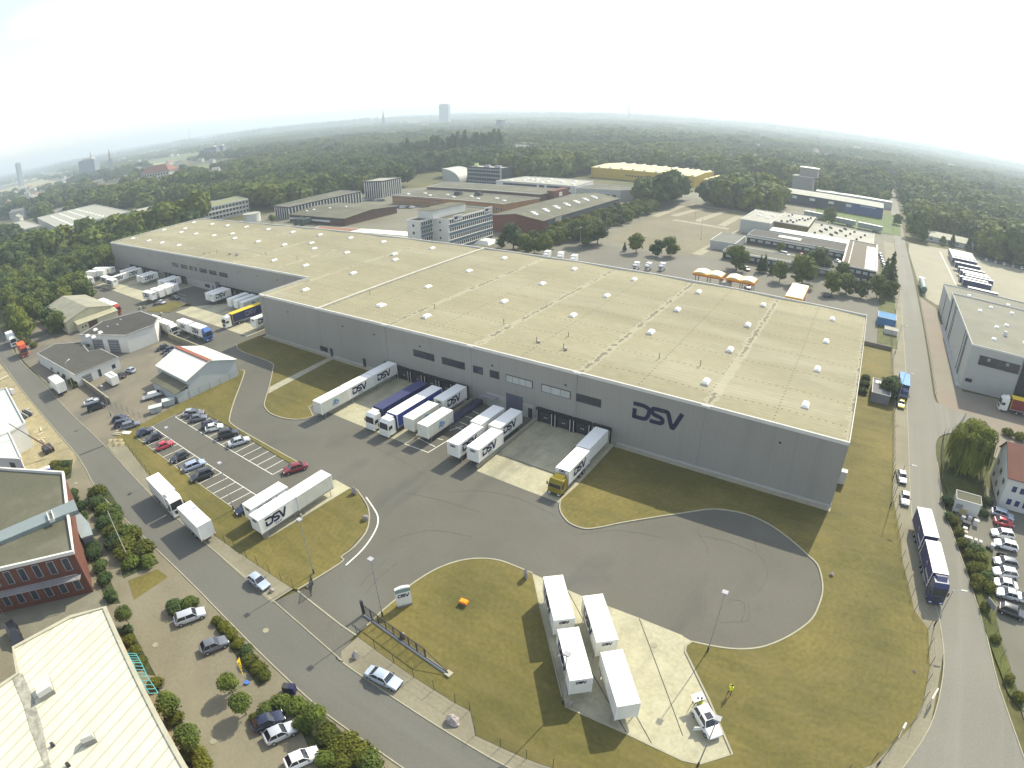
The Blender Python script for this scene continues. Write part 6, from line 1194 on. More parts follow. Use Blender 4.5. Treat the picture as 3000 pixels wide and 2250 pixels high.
# discarded fridges and crates beside the shed on the right
k = 0
for vw, x, y, s, m_ in ((Q8,1240,235,(1.3,.8,.9),mat('tan_box',(.5,.42,.2))),(Q8,1240,345,(.7,.6,.8),WTRIM),(Q8,1345,355,(.7,.6,.8),WTRIM),(Q8,1450,410,(.9,.6,1.1),WTRIM),(Q8,1290,440,(1.5,.8,.8),DSTEEL),(Q8,1265,530,(.75,.6,.9),WTRIM),(Q8,1270,590,(.75,.6,1.0),WALLC),(Q8,1285,670,(.7,.6,1.3),WTRIM),(Q8,1350,690,(.6,.6,1.3),WTRIM),(Q8,1435,720,(.5,.6,.8),WTRIM),(Q8,1515,750,(.5,.6,.7),WTRIM),(Q8,1640,830,(.7,.5,.5),DSTEEL),(Q8,1715,800,(.7,.8,.9),WTRIM)):
    p_ = vw(x, y, s[2]); t = MB().box(-s[0]/2,s[0]/2,-s[1]/2,s[1]/2,0,s[2]-.06).box(-s[0]/2-.02,s[0]/2+.02,-s[1]/2-.02,s[1]/2+.02,s[2]-.06,s[2]).build('appliance_box', m_)
    t.location = (p_[0],p_[1],.02); t.rotation_euler = (0,0,R_(-10)); k += 1
    tag(t, ['tan crate against the shed wall','pale box, left of two below the tan crate','pale box, right of two below the tan crate','white cabinet right of the pale boxes','dark low bench below the pale boxes','white fridge at the top of the lower heap','cream fridge in the lower heap','tall white fridge in the lower heap','tall white fridge right of its twin','small white case in the lower heap','small case by the round lamp in the lower heap','dark low unit in the lower heap','white slab leaning by the white estate'][k-1], 'appliance', 'discarded appliances')
t = thing('motorcycle', 'black motorcycle parked above the dark grey estate', 'motorcycle', (*Q8(1860,975,.5),0), R_(-15))
for wx in (-.7,.7): w_ = MB().cyl((wx,-.06,.32),(wx,.06,.32),.32,n=14).build('wheel', TYRE, t)
MB().hexa([(-.6,-.15,.55),(.5,-.12,.6),(.5,.12,.6),(-.6,.15,.55),(-.7,-.12,.85),(.35,-.14,1.0),(.35,.14,1.0),(-.7,.12,.85)]).build('frame_and_seat', DSTEEL, t); MB().cyl((.45,-.35,1.05),(.45,.35,1.05),.02,n=5).build('handlebar', STEEL, t); MB().cyl((.7,0,.32),(.42,0,1.05),.03,n=5).build('fork', STEEL, t)
# concrete barriers in the left yard, roadworks frame, pallets at the corner
for k_, (p_, lab) in enumerate(((Q1(1450,895,.4),'grey block at the left end of the barrier row'),(Q1(1510,885,.4),'olive block second in the barrier row'),(Q1(1680,840,.4),'dark block at the right end of the barrier row'),(Q1(1790,1000,.3),'pale stone block on the yard beside the grass wedge'))):
    o = MB().hexa([(-1,-.5,0),(1,-.5,0),(1,.5,0),(-1,.5,0),(-.8,-.3,.9),(.8,-.3,.9),(.8,.3,.9),(-.8,.3,.9)]).build('concrete_block', [KERB, mat('olive_block',(.2,.19,.1)), DSTEEL, KERB][k_]); o.location = (p_[0],p_[1],0); tag(o, lab, 'concrete block', 'blocks in the left yard')
t = thing('pipe_stack', 'stack of white pipes and boards by the corner of the car park fence', 'stack', (*N1(2080,1270),0), R_(30))
for i_ in range(7): MB().cyl((-1.6+i_*.35,-.6,.15),(-1.6+i_*.35,.6,.15),.12,n=8).build('pipe', WTRIM, t)
for i_ in range(3): MB().box(-3.6,-1.4,-1.2+i_*.7,-.95+i_*.7,0,.3).build('plank', MATS['pale_timber'], t)
t = thing('trench_excavation', 'sandy excavation mound by the pipe stack', 'mound', (*N1(1900,1420),0)); q = MB(); 
for i_ in range(5): q.cyl((i_*.9-2,(i_*37%5)*.4-1,0),(i_*.9-2,(i_*37%5)*.4-1,.5),1.1,.3,n=10)
q.build('sand_heap', SAND, t)
# ------------------------------------------------------------------ people
def person(p, rz, label, vest=None, trousers=(.03,.03,.05), hair=(.04,.03,.02), armpose='down', z=0.0, stride=.16):
    pts = [(0,0,.95),(0,0,1.15),(0,0,1.38),(0,.0,1.50),(0.01,0,1.58),(.02,0,1.68),  # pelvis, waist, chest, neck base, neck, head low
           (.02,0,1.78)]
    rad = [.145,.13,.155,.075,.06,.10,.085]; E_ = [(0,1),(1,2),(2,3),(3,4),(4,5),(5,6)]
    def add(a, co, r): pts.append(co); rad.append(r); E_.append((a, len(pts)-1)); return len(pts)-1
    for s_ in (-1,1):
        h_ = add(0, (0,s_*.10,.88), .10); kx = stride*s_; k_ = add(h_, (kx*.6+.03,s_*.11,.50), .062); a_ = add(k_, (kx,s_*.11,.10), .042); add(a_, (kx+.16,s_*.13,.045), .038)
        sh = add(2, (0,s_*.19,1.40), .06)
        if armpose == 'up': el = add(sh, (.16,s_*.26,1.22), .042); wr = add(el, (.36,s_*.10,1.42), .03)
        elif armpose == 'fwd': el = add(sh, (.10,s_*.25,1.14), .042); wr = add(el, (.36,s_*.16,1.12), .03)
        else: el = add(sh, (-.03,s_*.26,1.12), .042); wr = add(el, (.06,s_*.27,.88), .03)
        v_ = (Vector(pts[wr])-Vector(pts[el])).normalized(); hd = add(wr, tuple(Vector(pts[wr])+v_*.06), .028)
        side = Vector((1,0,0)) if abs(v_.z) > .7 else Vector((0,1,0))
        for j in range(4): f1 = add(hd, tuple(Vector(pts[hd])+v_*.045+side*(j-1.5)*.020), .009); add(f1, tuple(Vector(pts[f1])+v_*(.035-.004*abs(j-1.5))+Vector((.01,0,0))), .007)
        th = add(wr, tuple(Vector(pts[wr])+v_*.03+side*.04), .010); add(th, tuple(Vector(pts[th])+v_*.03+side*.01), .008)
    me = bpy.data.meshes.new('person'); me.from_pydata(pts, E_, []); o = link(bpy.data.objects.new('person', me))
    sk_ = o.modifiers.new('skin', 'SKIN'); me.skin_vertices[0].data[0].use_root = True
    for i_, r_ in enumerate(rad): me.skin_vertices[0].data[i_].radius = (r_*(1.0), r_*(1.25 if i_ in (0,1,2) else 1.0))
    sb = o.modifiers.new('sub', 'SUBSURF'); sb.levels = 1; sb.render_levels = 1
    dg = bpy.context.evaluated_depsgraph_get(); m2 = bpy.data.meshes.new_from_object(o.evaluated_get(dg)); o.modifiers.clear(); o.data = m2; bpy.data.meshes.remove(me)
    skin = mat('skin', (.42,.25,.17), rough=.6, var=.03); tm = mat('trousers_%d' % int(trousers[2]*1000), trousers, var=.08); vm = vest or mat('dark_shirt', (.03,.03,.045)); hm = mat('dark_hair', hair)
    m2.materials.clear(); [m2.materials.append(x) for x in (skin, tm, vm)]
    for f in m2.polygons:
        c_ = f.center; f.material_index = 1 if c_.z < .93 and not (abs(c_.y) > .22) else (2 if c_.z < 1.50 and abs(c_.y) < .24 else 0); f.use_smooth = True
    o.location = (p[0],p[1],z); o.rotation_euler = (0,0,rz)
    bm = bmesh.new(); bmesh.ops.create_icosphere(bm, subdivisions=2, radius=.118); bmesh.ops.delete(bm, geom=[v for v in bm.verts if v.co.z < -.02 and v.co.x > -.03], context='VERTS')
    hme = bpy.data.meshes.new('hair'); bm.to_mesh(hme); bm.free(); hme.materials.append(hm); h2 = link(bpy.data.objects.new('hair', hme), o); h2.location = (.01,0,1.76)
    for nm_, co, r_ in (('nose',(.135,0,1.72),.016),('eye',(.118,.035,1.745),.011),('eye',(.118,-.035,1.745),.011)):
        bm = bmesh.new(); bmesh.ops.create_icosphere(bm, subdivisions=1, radius=r_); e_ = bpy.data.meshes.new(nm_); bm.to_mesh(e_); bm.free(); e_.materials.append(skin if nm_ == 'nose' else CARGL); x_ = link(bpy.data.objects.new(nm_, e_), o); x_.location = co
    # waistcoat shell following the torso
    if vest:
        q = MB(); rings = []
        for z_, rx, ry in ((.93,.175,.225),(1.1,.165,.205),(1.3,.19,.24),(1.42,.165,.25),(1.5,.09,.13)): rings.append([(rx*math.cos(a*math.pi/6), ry*math.sin(a*math.pi/6), z_) for a in range(12)])
        q.loft(rings, caps=False).build('safety_vest', vest, o, smooth=True, ang=80)
    return tag(o, label, 'person')
HV = mat('hi_vis_yellow', (.70,.80,.02), rough=.7, var=.05)
person(BR(300,1185), R_(130), 'person in hi-vis vest and dark trousers standing on the lawn with raised hands', HV, armpose='up', z=LZ)
person(BR(105,1262), R_(-60), 'person in hi-vis vest bending close behind the open tailgate', HV, armpose='fwd'); person(BR(80,1262), R_(-30), 'person in hi-vis vest left of the open tailgate holding something', HV, armpose='fwd')
person(r5(1365,1105), R_(200), 'person in dark clothing on the pavement beside the white hatchback', None)
t = thing('tripod', 'thin dark tripod beside the people at the white car', 'tripod', (*BR(55,1275),0))
for a_ in range(3): MB().cyl((.5*math.cos(a_*2.1),.5*math.sin(a_*2.1),0),(0,0,1.3),.02,n=5).build('leg', DSTEEL, t)
MB().box(-.12,.12,-.12,.12,1.3,1.5).build('head', DSTEEL, t)
# ------------------------------------------------------------------ trees
def foliage(lobes, n, leaf, seed, core=.72, up=.35):
    """leaf-sized faces scattered through a set of ellipsoid lobes (cx,cy,cz,rx,ry,rz), plus a ragged inner core"""
    r = np.random.RandomState(seed); L = np.array(lobes, float); wgt = (L[:,3]*L[:,4]+L[:,4]*L[:,5]); wgt /= wgt.sum()
    idx = r.choice(len(L), n, p=wgt); d = r.normal(size=(n,3)); d /= np.linalg.norm(d, axis=1)[:,None]; d[:,2] = np.where(d[:,2] < -.45, -d[:,2], d[:,2])
    rad = r.uniform(.74, 1.08, n)[:,None]; c_ = L[idx,:3]+d*L[idx,3:6]*rad
    nrm = d/L[idx,3:6]; nrm /= np.linalg.norm(nrm, axis=1)[:,None]; nrm = nrm+r.normal(size=(n,3))*.55; nrm[:,2] += up; nrm /= np.linalg.norm(nrm, axis=1)[:,None]
    a = np.cross(nrm, r.normal(size=(n,3))); a /= np.linalg.norm(a, axis=1)[:,None]; b = np.cross(nrm, a); s_ = leaf*r.uniform(.6,1.35,n)[:,None]
    V = np.stack([c_-a*s_*.6, c_-b*s_*.42, c_+a*s_*.6, c_+b*s_*.42], 1).reshape(-1,3)
    v = [tuple(x) for x in V]; f = [(4*i,4*i+1,4*i+2,4*i+3) for i in range(n)]
    q = MB(); q.v = v; q.f = f; q.m = [0]*n
    for (cx,cy,cz,rx,ry,rz) in lobes:
        k = len(q.v); nu, nv = 7, 5; ph = r.uniform(0,6)
        for j in range(nv):
            t = math.pi*(j+.5)/nv
            for i in range(nu):
                u = 2*math.pi*i/nu+ph; w_ = core*r.uniform(.85,1.12); q.v.append((cx+rx*w_*math.sin(t)*math.cos(u), cy+ry*w_*math.sin(t)*math.sin(u), cz+rz*w_*math.cos(t)))
        for j in range(nv-1):
            for i in range(nu): q.f.append((k+j*nu+i, k+(j+1)*nu+i, k+(j+1)*nu+(i+1)%nu, k+j*nu+(i+1)%nu)); q.m.append(0)
        q.f.append(tuple(range(k, k+nu))); q.m.append(0); q.f.append(tuple(range(k+(nv-1)*nu, k+nv*nu))[::-1]); q.m.append(0)
    return q
def lobes_broad(seed, H=10, R=3.8, n=8):
    R *= 1.15
    r = random.Random(seed); out = [(0,0,H*.48,R*.64,R*.64,H*.38)]
    for i in range(n): a = 6.283*i/n+r.uniform(-.4,.4); z = H*r.uniform(.20,.66); q = R*r.uniform(.42,.66); s = r.uniform(.40,.58); out.append((math.cos(a)*q, math.sin(a)*q, z, R*s, R*s, H*.17*r.uniform(.9,1.3)))
    out.append((r.uniform(-.6,.6), r.uniform(-.6,.6), H*.74, R*.62, R*.62, H*.17)); return out
def trunk(H, r0, seed, limbs=5):
    r = random.Random(seed); q = MB().cyl((0,0,-.1),(0,0,H*.35),r0,r0*.7,n=8).cyl((0,0,H*.35),(r.uniform(-.2,.2),r.uniform(-.2,.2),H*.7),r0*.7,r0*.25,n=6)
    for i in range(limbs): a = 6.283*i/limbs+r.uniform(-.3,.3); z = H*r.uniform(.28,.5); q.cyl((0,0,z),(math.cos(a)*H*.22,math.sin(a)*H*.22,z+H*.2),r0*.42,r0*.12,n=5)
    return q
TREES = {}
def tree_proto(kind):
    if kind in TREES: return TREES[kind]
    b = kind.split('_')[0]; sd_ = int(kind.split('_')[1]) if '_' in kind else 0
    if b == 'broad': c_ = foliage(lobes_broad(sd_, 10, 3.9), 620, .85, sd_); tk = trunk(10,.22,sd_); m_ = [LF_MID, LF_DARK, LF_MID][sd_ % 3]
    elif b == 'light': c_ = foliage(lobes_broad(sd_+20, 10, 3.4), 520, .8, sd_+20); tk = trunk(10,.18,sd_); m_ = LF_LIGHT
    elif b == 'poplar': c_ = foliage([(0,0,3+1.9*i,1.7-.12*i,1.7-.12*i,1.7) for i in range(6)], 520, .7, 5); tk = trunk(12,.2,3,3); m_ = LF_DARK
    elif b == 'conifer': c_ = foliage([(0,0,1.2+1.45*i,2.3-.36*i,2.3-.36*i,1.1) for i in range(6)], 560, .6, 9); tk = MB().cyl((0,0,-.1),(0,0,9),.18,.04,n=6); m_ = LF_DARK
    elif b == 'round': c_ = foliage([(0,0,2.35,1.25,1.25,1.15),(.5,.3,2.5,.85,.85,.8),(-.5,.2,2.2,.85,.85,.8),(.1,-.6,2.2,.8,.8,.8)], 1500, .20, 31+sd_); tk = trunk(2.8,.07,7,4); m_ = LF_MID
    elif b == 'bush': c_ = foliage([(0,0,.6,.95,.95,.65),(.6,.2,.5,.6,.6,.5),(-.5,-.3,.5,.65,.65,.5),(.1,.6,.55,.6,.6,.5)], 700, .20, 41+sd_); tk = MB().cyl((0,0,-.05),(0,0,.5),.05,.02,n=5).cyl((0,0,0),(.3,.1,.5),.03,.01,n=5); m_ = [LF_MID, LF_BUSH, LF_DARK][sd_ % 3]
    elif b == 'willow':
        lb = [(0,0,8.2,2.6,2.6,2.0)]+[(math.cos(a)*2.7,math.sin(a)*2.7,7.2+.6*math.sin(3*a),1.7,1.7,1.6) for a in np.arange(0,6.2,.9)]
        c_ = foliage(lb, 4200, .32, 77); r = np.random.RandomState(5)
        for i in range(1500):
            a = r.uniform(0,6.283); q0 = r.uniform(2.0,4.6); x, y = math.cos(a)*q0, math.sin(a)*q0; z = r.uniform(3.5,7.5); l_ = r.uniform(1.5,3.2); wd = r.uniform(.05,.13); dx, dy = -math.sin(a+r.uniform(-.8,.8))*wd, math.cos(a+r.uniform(-.8,.8))*wd
            c_.quad([(x-dx,y-dy,z),(x+dx,y+dy,z),(x*1.04+dx,y*1.04+dy,z-l_),(x*1.04-dx,y*1.04-dy,z-l_)])
        tk = trunk(9,.35,9,6); m_ = LF_LIGHT
    t = thing('tree', '', 'tree'); c_.build('crown', m_, t); tk.build('trunk', BARK, t); TREES[kind] = t; t['_used'] = 0; return t
def tree(p, kind, s, label, group=None, rz=None, name='tree', cat='tree', sz=None):
    first = kind not in TREES; pr = tree_proto(kind); o = pr if first else copy_tree(pr)
    o.location = (p[0],p[1],p[2] if len(p) > 2 else -.05); o.rotation_euler = (0,0,random.uniform(0,6.28) if rz is None else rz); o.scale = (s, s, sz or s)
    o.name = name; tag(o, label, cat, group)
    if '_used' in o: del o['_used']
    return o
# small round trees, lower left (crown centre given at 2.3 m)
for (x, y, s, lab) in ((800,660,1.0,'round ball tree at the corner of the cream metal roof'),(1475,1105,1.0,'round ball tree, upper of the pair throwing shadows on the paving'),(1555,1235,1.05,'round ball tree, lower of the pair throwing shadows on the paving'),(1085,1245,1.15,'round ball tree beside the teal window frame'),(1215,1455,1.2,'round ball tree below the one by the teal frame'),(2030,1310,1.05,'dark round tree by the street at the bottom')):
    k = random.choice(['round_0','round_1']); tree((*BL(x,y,2.3*s),-.05), k, s, lab, 'ball trees', name='ball_tree')
bush_pts = [(N2,1600,560,1.7,1),(N2,1520,600,1.2,0),(N2,1560,740,1.6,2),(N2,1700,860,1.7,0),(N2,1850,900,1.7,2),(N2,1700,1060,1.7,2),(N2,1850,1030,1.6,0),(N2,1880,1200,1.8,1),(N2,2050,1220,1.7,0),(N2,1850,1380,1.6,2),(N2,2050,1430,1.8,1),(N2,2000,1560,1.7,1),
 (BL,720,130,1.5,0),(BL,860,140,1.6,1),(BL,800,220,1.6,0),(BL,930,240,1.7,1),(BL,850,330,1.4,0),(BL,960,320,1.3,0),(BL,680,60,1.3,2),
 (N2,1170,590,1.2,2),(N2,1190,680,1.1,2),(N2,1330,780,1.1,2),(N2,1360,950,1.1,2),(N2,1440,1400,1.5,2),(N2,1500,1560,1.4,2),(BL,600,230,1.3,2),(BL,650,350,1.2,2),(BL,680,430,1.2,2),(BL,720,540,1.1,2),
 (BL,1130,620,1.3,2),(BL,1230,590,1.2,0),
 (BL,1410,705,.8,1),(BL,1455,745,.9,1),(BL,1500,790,.9,1),(BL,1545,850,.8,1),(BL,1600,900,.9,2),(BL,1620,960,1.0,1),(BL,1680,1010,1.0,1),(BL,1710,1060,.8,1),
 (BL,1720,1280,1.0,0),(BL,1650,1340,.7,1),(BL,1820,1230,1.1,0),(BL,1920,1260,1.2,0),(BL,1960,1380,1.1,0),(BL,2120,1440,1.3,1),(BL,2190,1540,1.3,1),(BL,2120,1600,1.2,0),(BM,40,1500,1.4,1),(BM,120,1560,1.4,1),(BM,190,1620,1.4,0),(BM,20,1620,1.2,1),
 (BL,840,830,.9,1),(BL,880,900,.9,1),(BL,920,970,.8,1),(BL,1010,1110,1.0,1),(BL,1130,1330,1.1,1),(BL,1290,1570,1.1,1),(BL,1180,1590,1.0,1),(BL,1310,1640,1.1,1),(BL,830,760,.8,2),
 (N2,880,120,1.2,1),(N2,920,230,1.2,1),(N2,1060,230,1.1,1),(N2,1060,110,1.0,2),(N2,970,330,1.0,2),
 (Q8,1430,920,1.5,2),(Q8,1500,1030,1.4,1),(Q8,1360,960,1.2,1),(Q8,1600,1330,1.3,2),(Q8,1500,1200,1.2,1),(Q8,1400,1180,1.2,1),(Q8,1480,1400,1.3,1),(Q8,1650,1500,1.2,1),(Q8,1090,420,1.0,1),(Q8,1170,600,1.0,1),(Q8,1000,350,1.0,2),(Q8,980,100,1.3,2),(Q8,1230,780,1.1,1),(BR,1900,480,.9,1),(BR,1960,620,.9,1),(BR,2030,820,.8,1),(BR,2120,1080,.8,1),(BR,2180,1200,.9,1),(Q8,1560,300,1.0,2),(Q8,1620,100,1.1,2),
 (r5,1190,460,1.2,2),(r5,1180,500,1.2,2),(r5,1165,545,1.2,2),(Q7,1950,650,1.4,1),(Q7,2150,720,1.5,1),(N1,740,20,1.5,2),(N1,800,110,1.3,2),(N1,900,200,1.4,2),(N1,1000,270,1.3,2),(N1,1090,330,1.4,2),(N1,1180,420,1.4,2),(N1,1230,480,1.2,2),(z4,170,560,1.6,1),(z4,220,580,1.5,1),(z4,120,500,1.6,1)]
for i, (vw, x, y, s, kd) in enumerate(bush_pts):
    kn = 'bush_%d' % kd; o = tree((*vw(x,y,.5*s),0), kn, s, ['mid green shrub in the planting along the left hand street buildings','yellow green flowering shrub in the planting strips','dark green clipped shrub in the planting strips'][kd], 'shrubs, kind %s' % ['mid green','yellow green','dark green'][kd], name='shrub', cat='shrub')
tree((*Q7(1430,720,7.5),-.05), 'willow', 1.06, 'big weeping willow on the corner lawn of the side road', name='willow')
tree((13.6,139.5), 'broad_4', .62, 'very dark round tree growing over the little grey hut', sz=.6); tree((14.6,142.8), 'broad_4', .5, 'smaller dark crown behind the one over the grey hut')
spots = [(Q5,590,1440,'light_1',.75,'narrow light tree on the grass near the petrol station'),(Q5,880,1465,'broad_3',1.05,'big round green tree between front wing and petrol station'),(Q5,1080,1340,'broad_1',1.05,'broad tree rising over the end of the front wing'),(Q5,960,1300,'light_1',.8,'lighter tree left of the broad one over the front wing'),(Q5,1265,1595,'light_2',.8,'feathery tree on the grass island beside the truck canopy'),(Q5,1450,1600,'broad_3',.75,'tree right of the feathery one on the grass island'),(Q5,1850,1650,'light_1',.85,'light tree at the end of the island near the side road'),(Q5,30,1290,'broad_3',.95,'round tree at the left end of the front wing garden'),(Q5,335,1315,'conifer_0',.75,'slim dark conifer, left of the pair before the front wing'),(Q5,390,1318,'conifer_0',.8,'slim dark conifer, right of the pair before the front wing'),(Q5,545,1330,'conifer_0',.6,'small dark conifer between light tree and front wing'),(Q5,480,1340,'conifer_0',.5,'lowest dark conifer before the front wing'),(Q5,1990,1575,'conifer_0',1.7,'tall broad dark conifer next to the side road'),(Q5,1940,1480,'conifer_0',1.2,'second conifer joined behind the tall one at the side road'),(Q5,2040,1640,'light_2',.6,'low bright tree below the tall conifer'),(Q5,1650,1640,'broad_1',.6,'dark low tree in front of the corner office'),(Q5,1400,1420,'broad_2',.7,'tree against the left corner of the corner office'),(Q5,1225,700,'light_1',1.05,'light green tree standing alone on the meadow by the white trailers'),(Q5,600,1060,'broad_2',.45,'small round tree in the courtyard'),(Q5,2110,700,'broad_2',.7,'tree at the meadow corner next to the side road'),
 (Q6,640,130,'broad_1',1.0,'tree at the head of the side road beside the bungalow'),(Q6,730,265,'broad_2',.9,'dark tree in front of the left end of the bungalow'),(Q6,1170,350,'conifer_0',1.0,'dark pine in front of the bungalow middle'),(Q6,1400,400,'conifer_0',1.0,'dark pine in front of the bungalow right end'),(Q6,1040,330,'light_1',.5,'small light tree before the bungalow'),(Q6,1820,520,'broad_2',.6,'round tree behind the long row of cars, left'),(Q6,2010,540,'broad_1',.5,'reddish small tree behind the long row of cars'),(Q6,2190,560,'broad_1',1.0,'large tree at the right edge behind the car row'),
 (r2,1910,1195,'light_1',.75,'slim tree by the lane behind the warehouse, left of three'),(r2,2050,1215,'broad_1',.6,'tree by the lane behind the warehouse, middle of three'),(r2,2135,1220,'light_2',.75,'feathery tree by the lane behind the warehouse, right of three'),(r2,1835,1185,'conifer_0',.45,'dark small conifer by the lane behind the warehouse'),(r2,1115,1170,'broad_1',1.0,'tall tree before the brick warehouse end wall'),(r2,1190,1190,'broad_2',.7,'lower dark tree right of the tall one before the brick wall'),(r2,1250,1200,'broad_3',.6,'round low tree before the brick wall'),(r2,1320,1210,'light_1',.8,'yellow green tree at the corner of the brick warehouse'),(r2,1040,1165,'broad_3',.5,'low tree beside the pavilion'),(r2,1590,1150,'broad_3',1.0,'big bushy tree at the car park corner behind the warehouse'),(r2,1660,1140,'broad_1',.95,'second bushy tree at the car park corner behind the warehouse'),(r2,1530,1110,'broad_2',.8,'bushy tree left of the car park corner pair'),(Q3,80,900,'light_1',.5,'yellow green bush tree by the round tank'),(Q1,150,1300,'broad_2',.75,'dark tree behind the old workshop shed roof'),(Q1,20,1250,'broad_1',.8,'tree left of the dark one beside the old shed'),(Q1,560,640,'light_1',.6,'olive tree between shed and the long white row'),(Q1,420,600,'light_2',.65,'olive tree beside the lone containers in the shrubs'),(Q1,280,660,'broad_3',.7,'olive green tree behind the shed ridge'),(Q1,100,640,'broad_1',.75,'tree at the left of the shed ridge')]
for vw, x, y, k, s, lab in spots: s *= 1.0 if k[0] == 'c' else (1.25 if vw is r2 else 1.2); tree(vw(x,y,0), k, s, lab)
NIND = len(spots)+8
def far(px, py, dist):
    d = pixdir(px, py); h = math.hypot(d.x, d.y); return (d.x/h*dist, d.y/h*dist)
# woods -------------------------------------------------------------
CLEAR = [[(-312,166),(-312,79),(-288,76),(-276,79),(-256,72.5),(-252,48),(-236,42),(-228,37),(-215,25),(16.5,25),(16.5,166)],[(-2500,-3000),(2500,-3000),(2500,26),(-215,35.5),(-330,47),(-2500,240)],
 [(-348,166),(-119,166),(-119,226),(-136,232),(-136,412),(-255,414),(-334,414),(-334,330),(-348,300)],[(-405,184),(-345,184),(-345,244),(-405,244)],[(-505,182),(-400,182),(-400,240),(-505,240)],[(-500,88),(-392,96),(-372,150),(-372,186),(-500,186)],[(-560,60),(-440,56),(-440,112),(-560,112)],[(-119,166),(17,166),(17,386),(-119,386)],[(-60,386),(17,386),(17,456),(-60,456)],[(-72,452),(32,452),(32,548),(-72,548)],
 [(-245,390),(-106,386),(-95,455),(-95,552),(-245,552)],[(16,26),(33,26),(34,900),(16,900)],[(28,90),(200,90),(200,378),(28,378)],[(34,376),(74,376),(74,422),(34,422)],[(-665,112),(-470,112),(-470,212),(-665,212)],[(-720,100),(-585,100),(-585,150),(-720,150)],[(-436,48),(-396,48),(-396,84),(-436,84)],
 [at(1325,458),at(1600,448),at(1600,478),at(1340,480)]]
def inpoly(X, Y, poly):
    ins = np.zeros(X.shape, bool); n = len(poly)
    for i in range(n):
        x0, y0 = poly[i]; x1, y1 = poly[(i+1)%n]; c_ = ((y0 > Y) != (y1 > Y)) & (X < (x1-x0)*(Y-y0)/((y1-y0) if y1 != y0 else 1e-9)+x0); ins ^= c_
    return ins
def frame(X, Y, Zz=5.0):
    dx, dy, dz = X, Y, Zz-CAM_H; cx = AX_R.x*dx+AX_R.y*dy+AX_R.z*dz; cy = AX_U.x*dx+AX_U.y*dy+AX_U.z*dz; cz = AX_F.x*dx+AX_F.y*dy+AX_F.z*dz
    rho = np.hypot(cx, cy)+1e-9; th = np.arctan2(rho, cz); rr_ = LF*(th+LK1*th**3+LK2*th**5); return 1500+rr_*cx/rho, 1125-rr_*cy/rho, cz
def vnoise(X, Y, s, seed):
    r = np.random.RandomState(seed); T = r.rand(64,64); u, v = X/s, Y/s; iu, iv = np.floor(u).astype(int), np.floor(v).astype(int); fu, fv = u-iu, v-iv; fu = fu*fu*(3-2*fu); fv = fv*fv*(3-2*fv)
    g = lambda a, b: T[a % 64, b % 64]
    return (g(iu,iv)*(1-fu)+g(iu+1,iv)*fu)*(1-fv)+(g(iu,iv+1)*(1-fu)+g(iu+1,iv+1)*fu)*fv
FLD = [mat('pale_stubble_field', (.30,.27,.14), var=.15, scale=.01), mat('green_field', (.12,.16,.05), var=.15, scale=.01)]
fr_ = np.random.RandomState(77); FP = []
for i in range(26):
    az = R_(fr_.uniform(75,175)); d_ = fr_.uniform(900,4200); x, y = d_*math.cos(az), d_*math.sin(az); a_ = fr_.uniform(60,170)*(1+d_/4000); b_ = fr_.uniform(40,90)*(1+d_/3000); th_ = fr_.uniform(0,3.1); cc, ss = math.cos(th_), math.sin(th_)
    pl_ = [(x+cc*u-ss*v, y+ss*u+cc*v) for u, v in ((-a_,-b_),(a_,-b_*.8),(a_*.9,b_),(-a_,b_*.9))]; FP.append(pl_); struct('field', MB().flat(pl_, -.05+.001*i), FLD[i % 2])
CLEAR += FP
# houses showing between the trees
HM = {}
def house_mesh(kind):
    if kind in HM: return HM[kind]
    L, W, h, r_ = [(11,9,5.5,3.2),(16,10,6,3.5),(26,12,9,2.5),(30,16,5,1.0)][kind]; a = MB()
    a.box(-L/2,L/2,-W/2,W/2,-.1,h)
    for s_ in (-1,1): P_ = [(s_*L/2,-W/2,h),(s_*L/2,W/2,h),(s_*L/2,0,h+r_)]; a.quad(P_ if s_ > 0 else P_[::-1])
    for k_ in range(int(L/3)):
        for z_ in ([1.2,3.6] if h < 7 else [1.2,3.8,6.4]): a.box(-L/2+1+k_*3,-L/2+2.1+k_*3,-W/2-.05,W/2+.05,z_,z_+1.3,1)
    wm_ = a.mesh('wall', [FARW, GLASSD]); b = MB()
    for s_ in (-1,1):
        P_ = [(-L/2-.4,s_*(W/2+.5),h-.3),(L/2+.4,s_*(W/2+.5),h-.3),(L/2+.4,0,h+r_),(-L/2-.4,0,h+r_)]; Q_ = [(p[0],p[1],p[2]+.25) for p in P_]; b.hexa((P_+Q_) if s_ < 0 else ([P_[1],P_[0],P_[3],P_[2]]+[Q_[1],Q_[0],Q_[3],Q_[2]]))
    HM[kind] = (wm_, b.mesh('roof', FARD if kind > 1 else FARR), b.mesh('roof', FARD)); return HM[kind]
hr = np.random.RandomState(21); HX = []
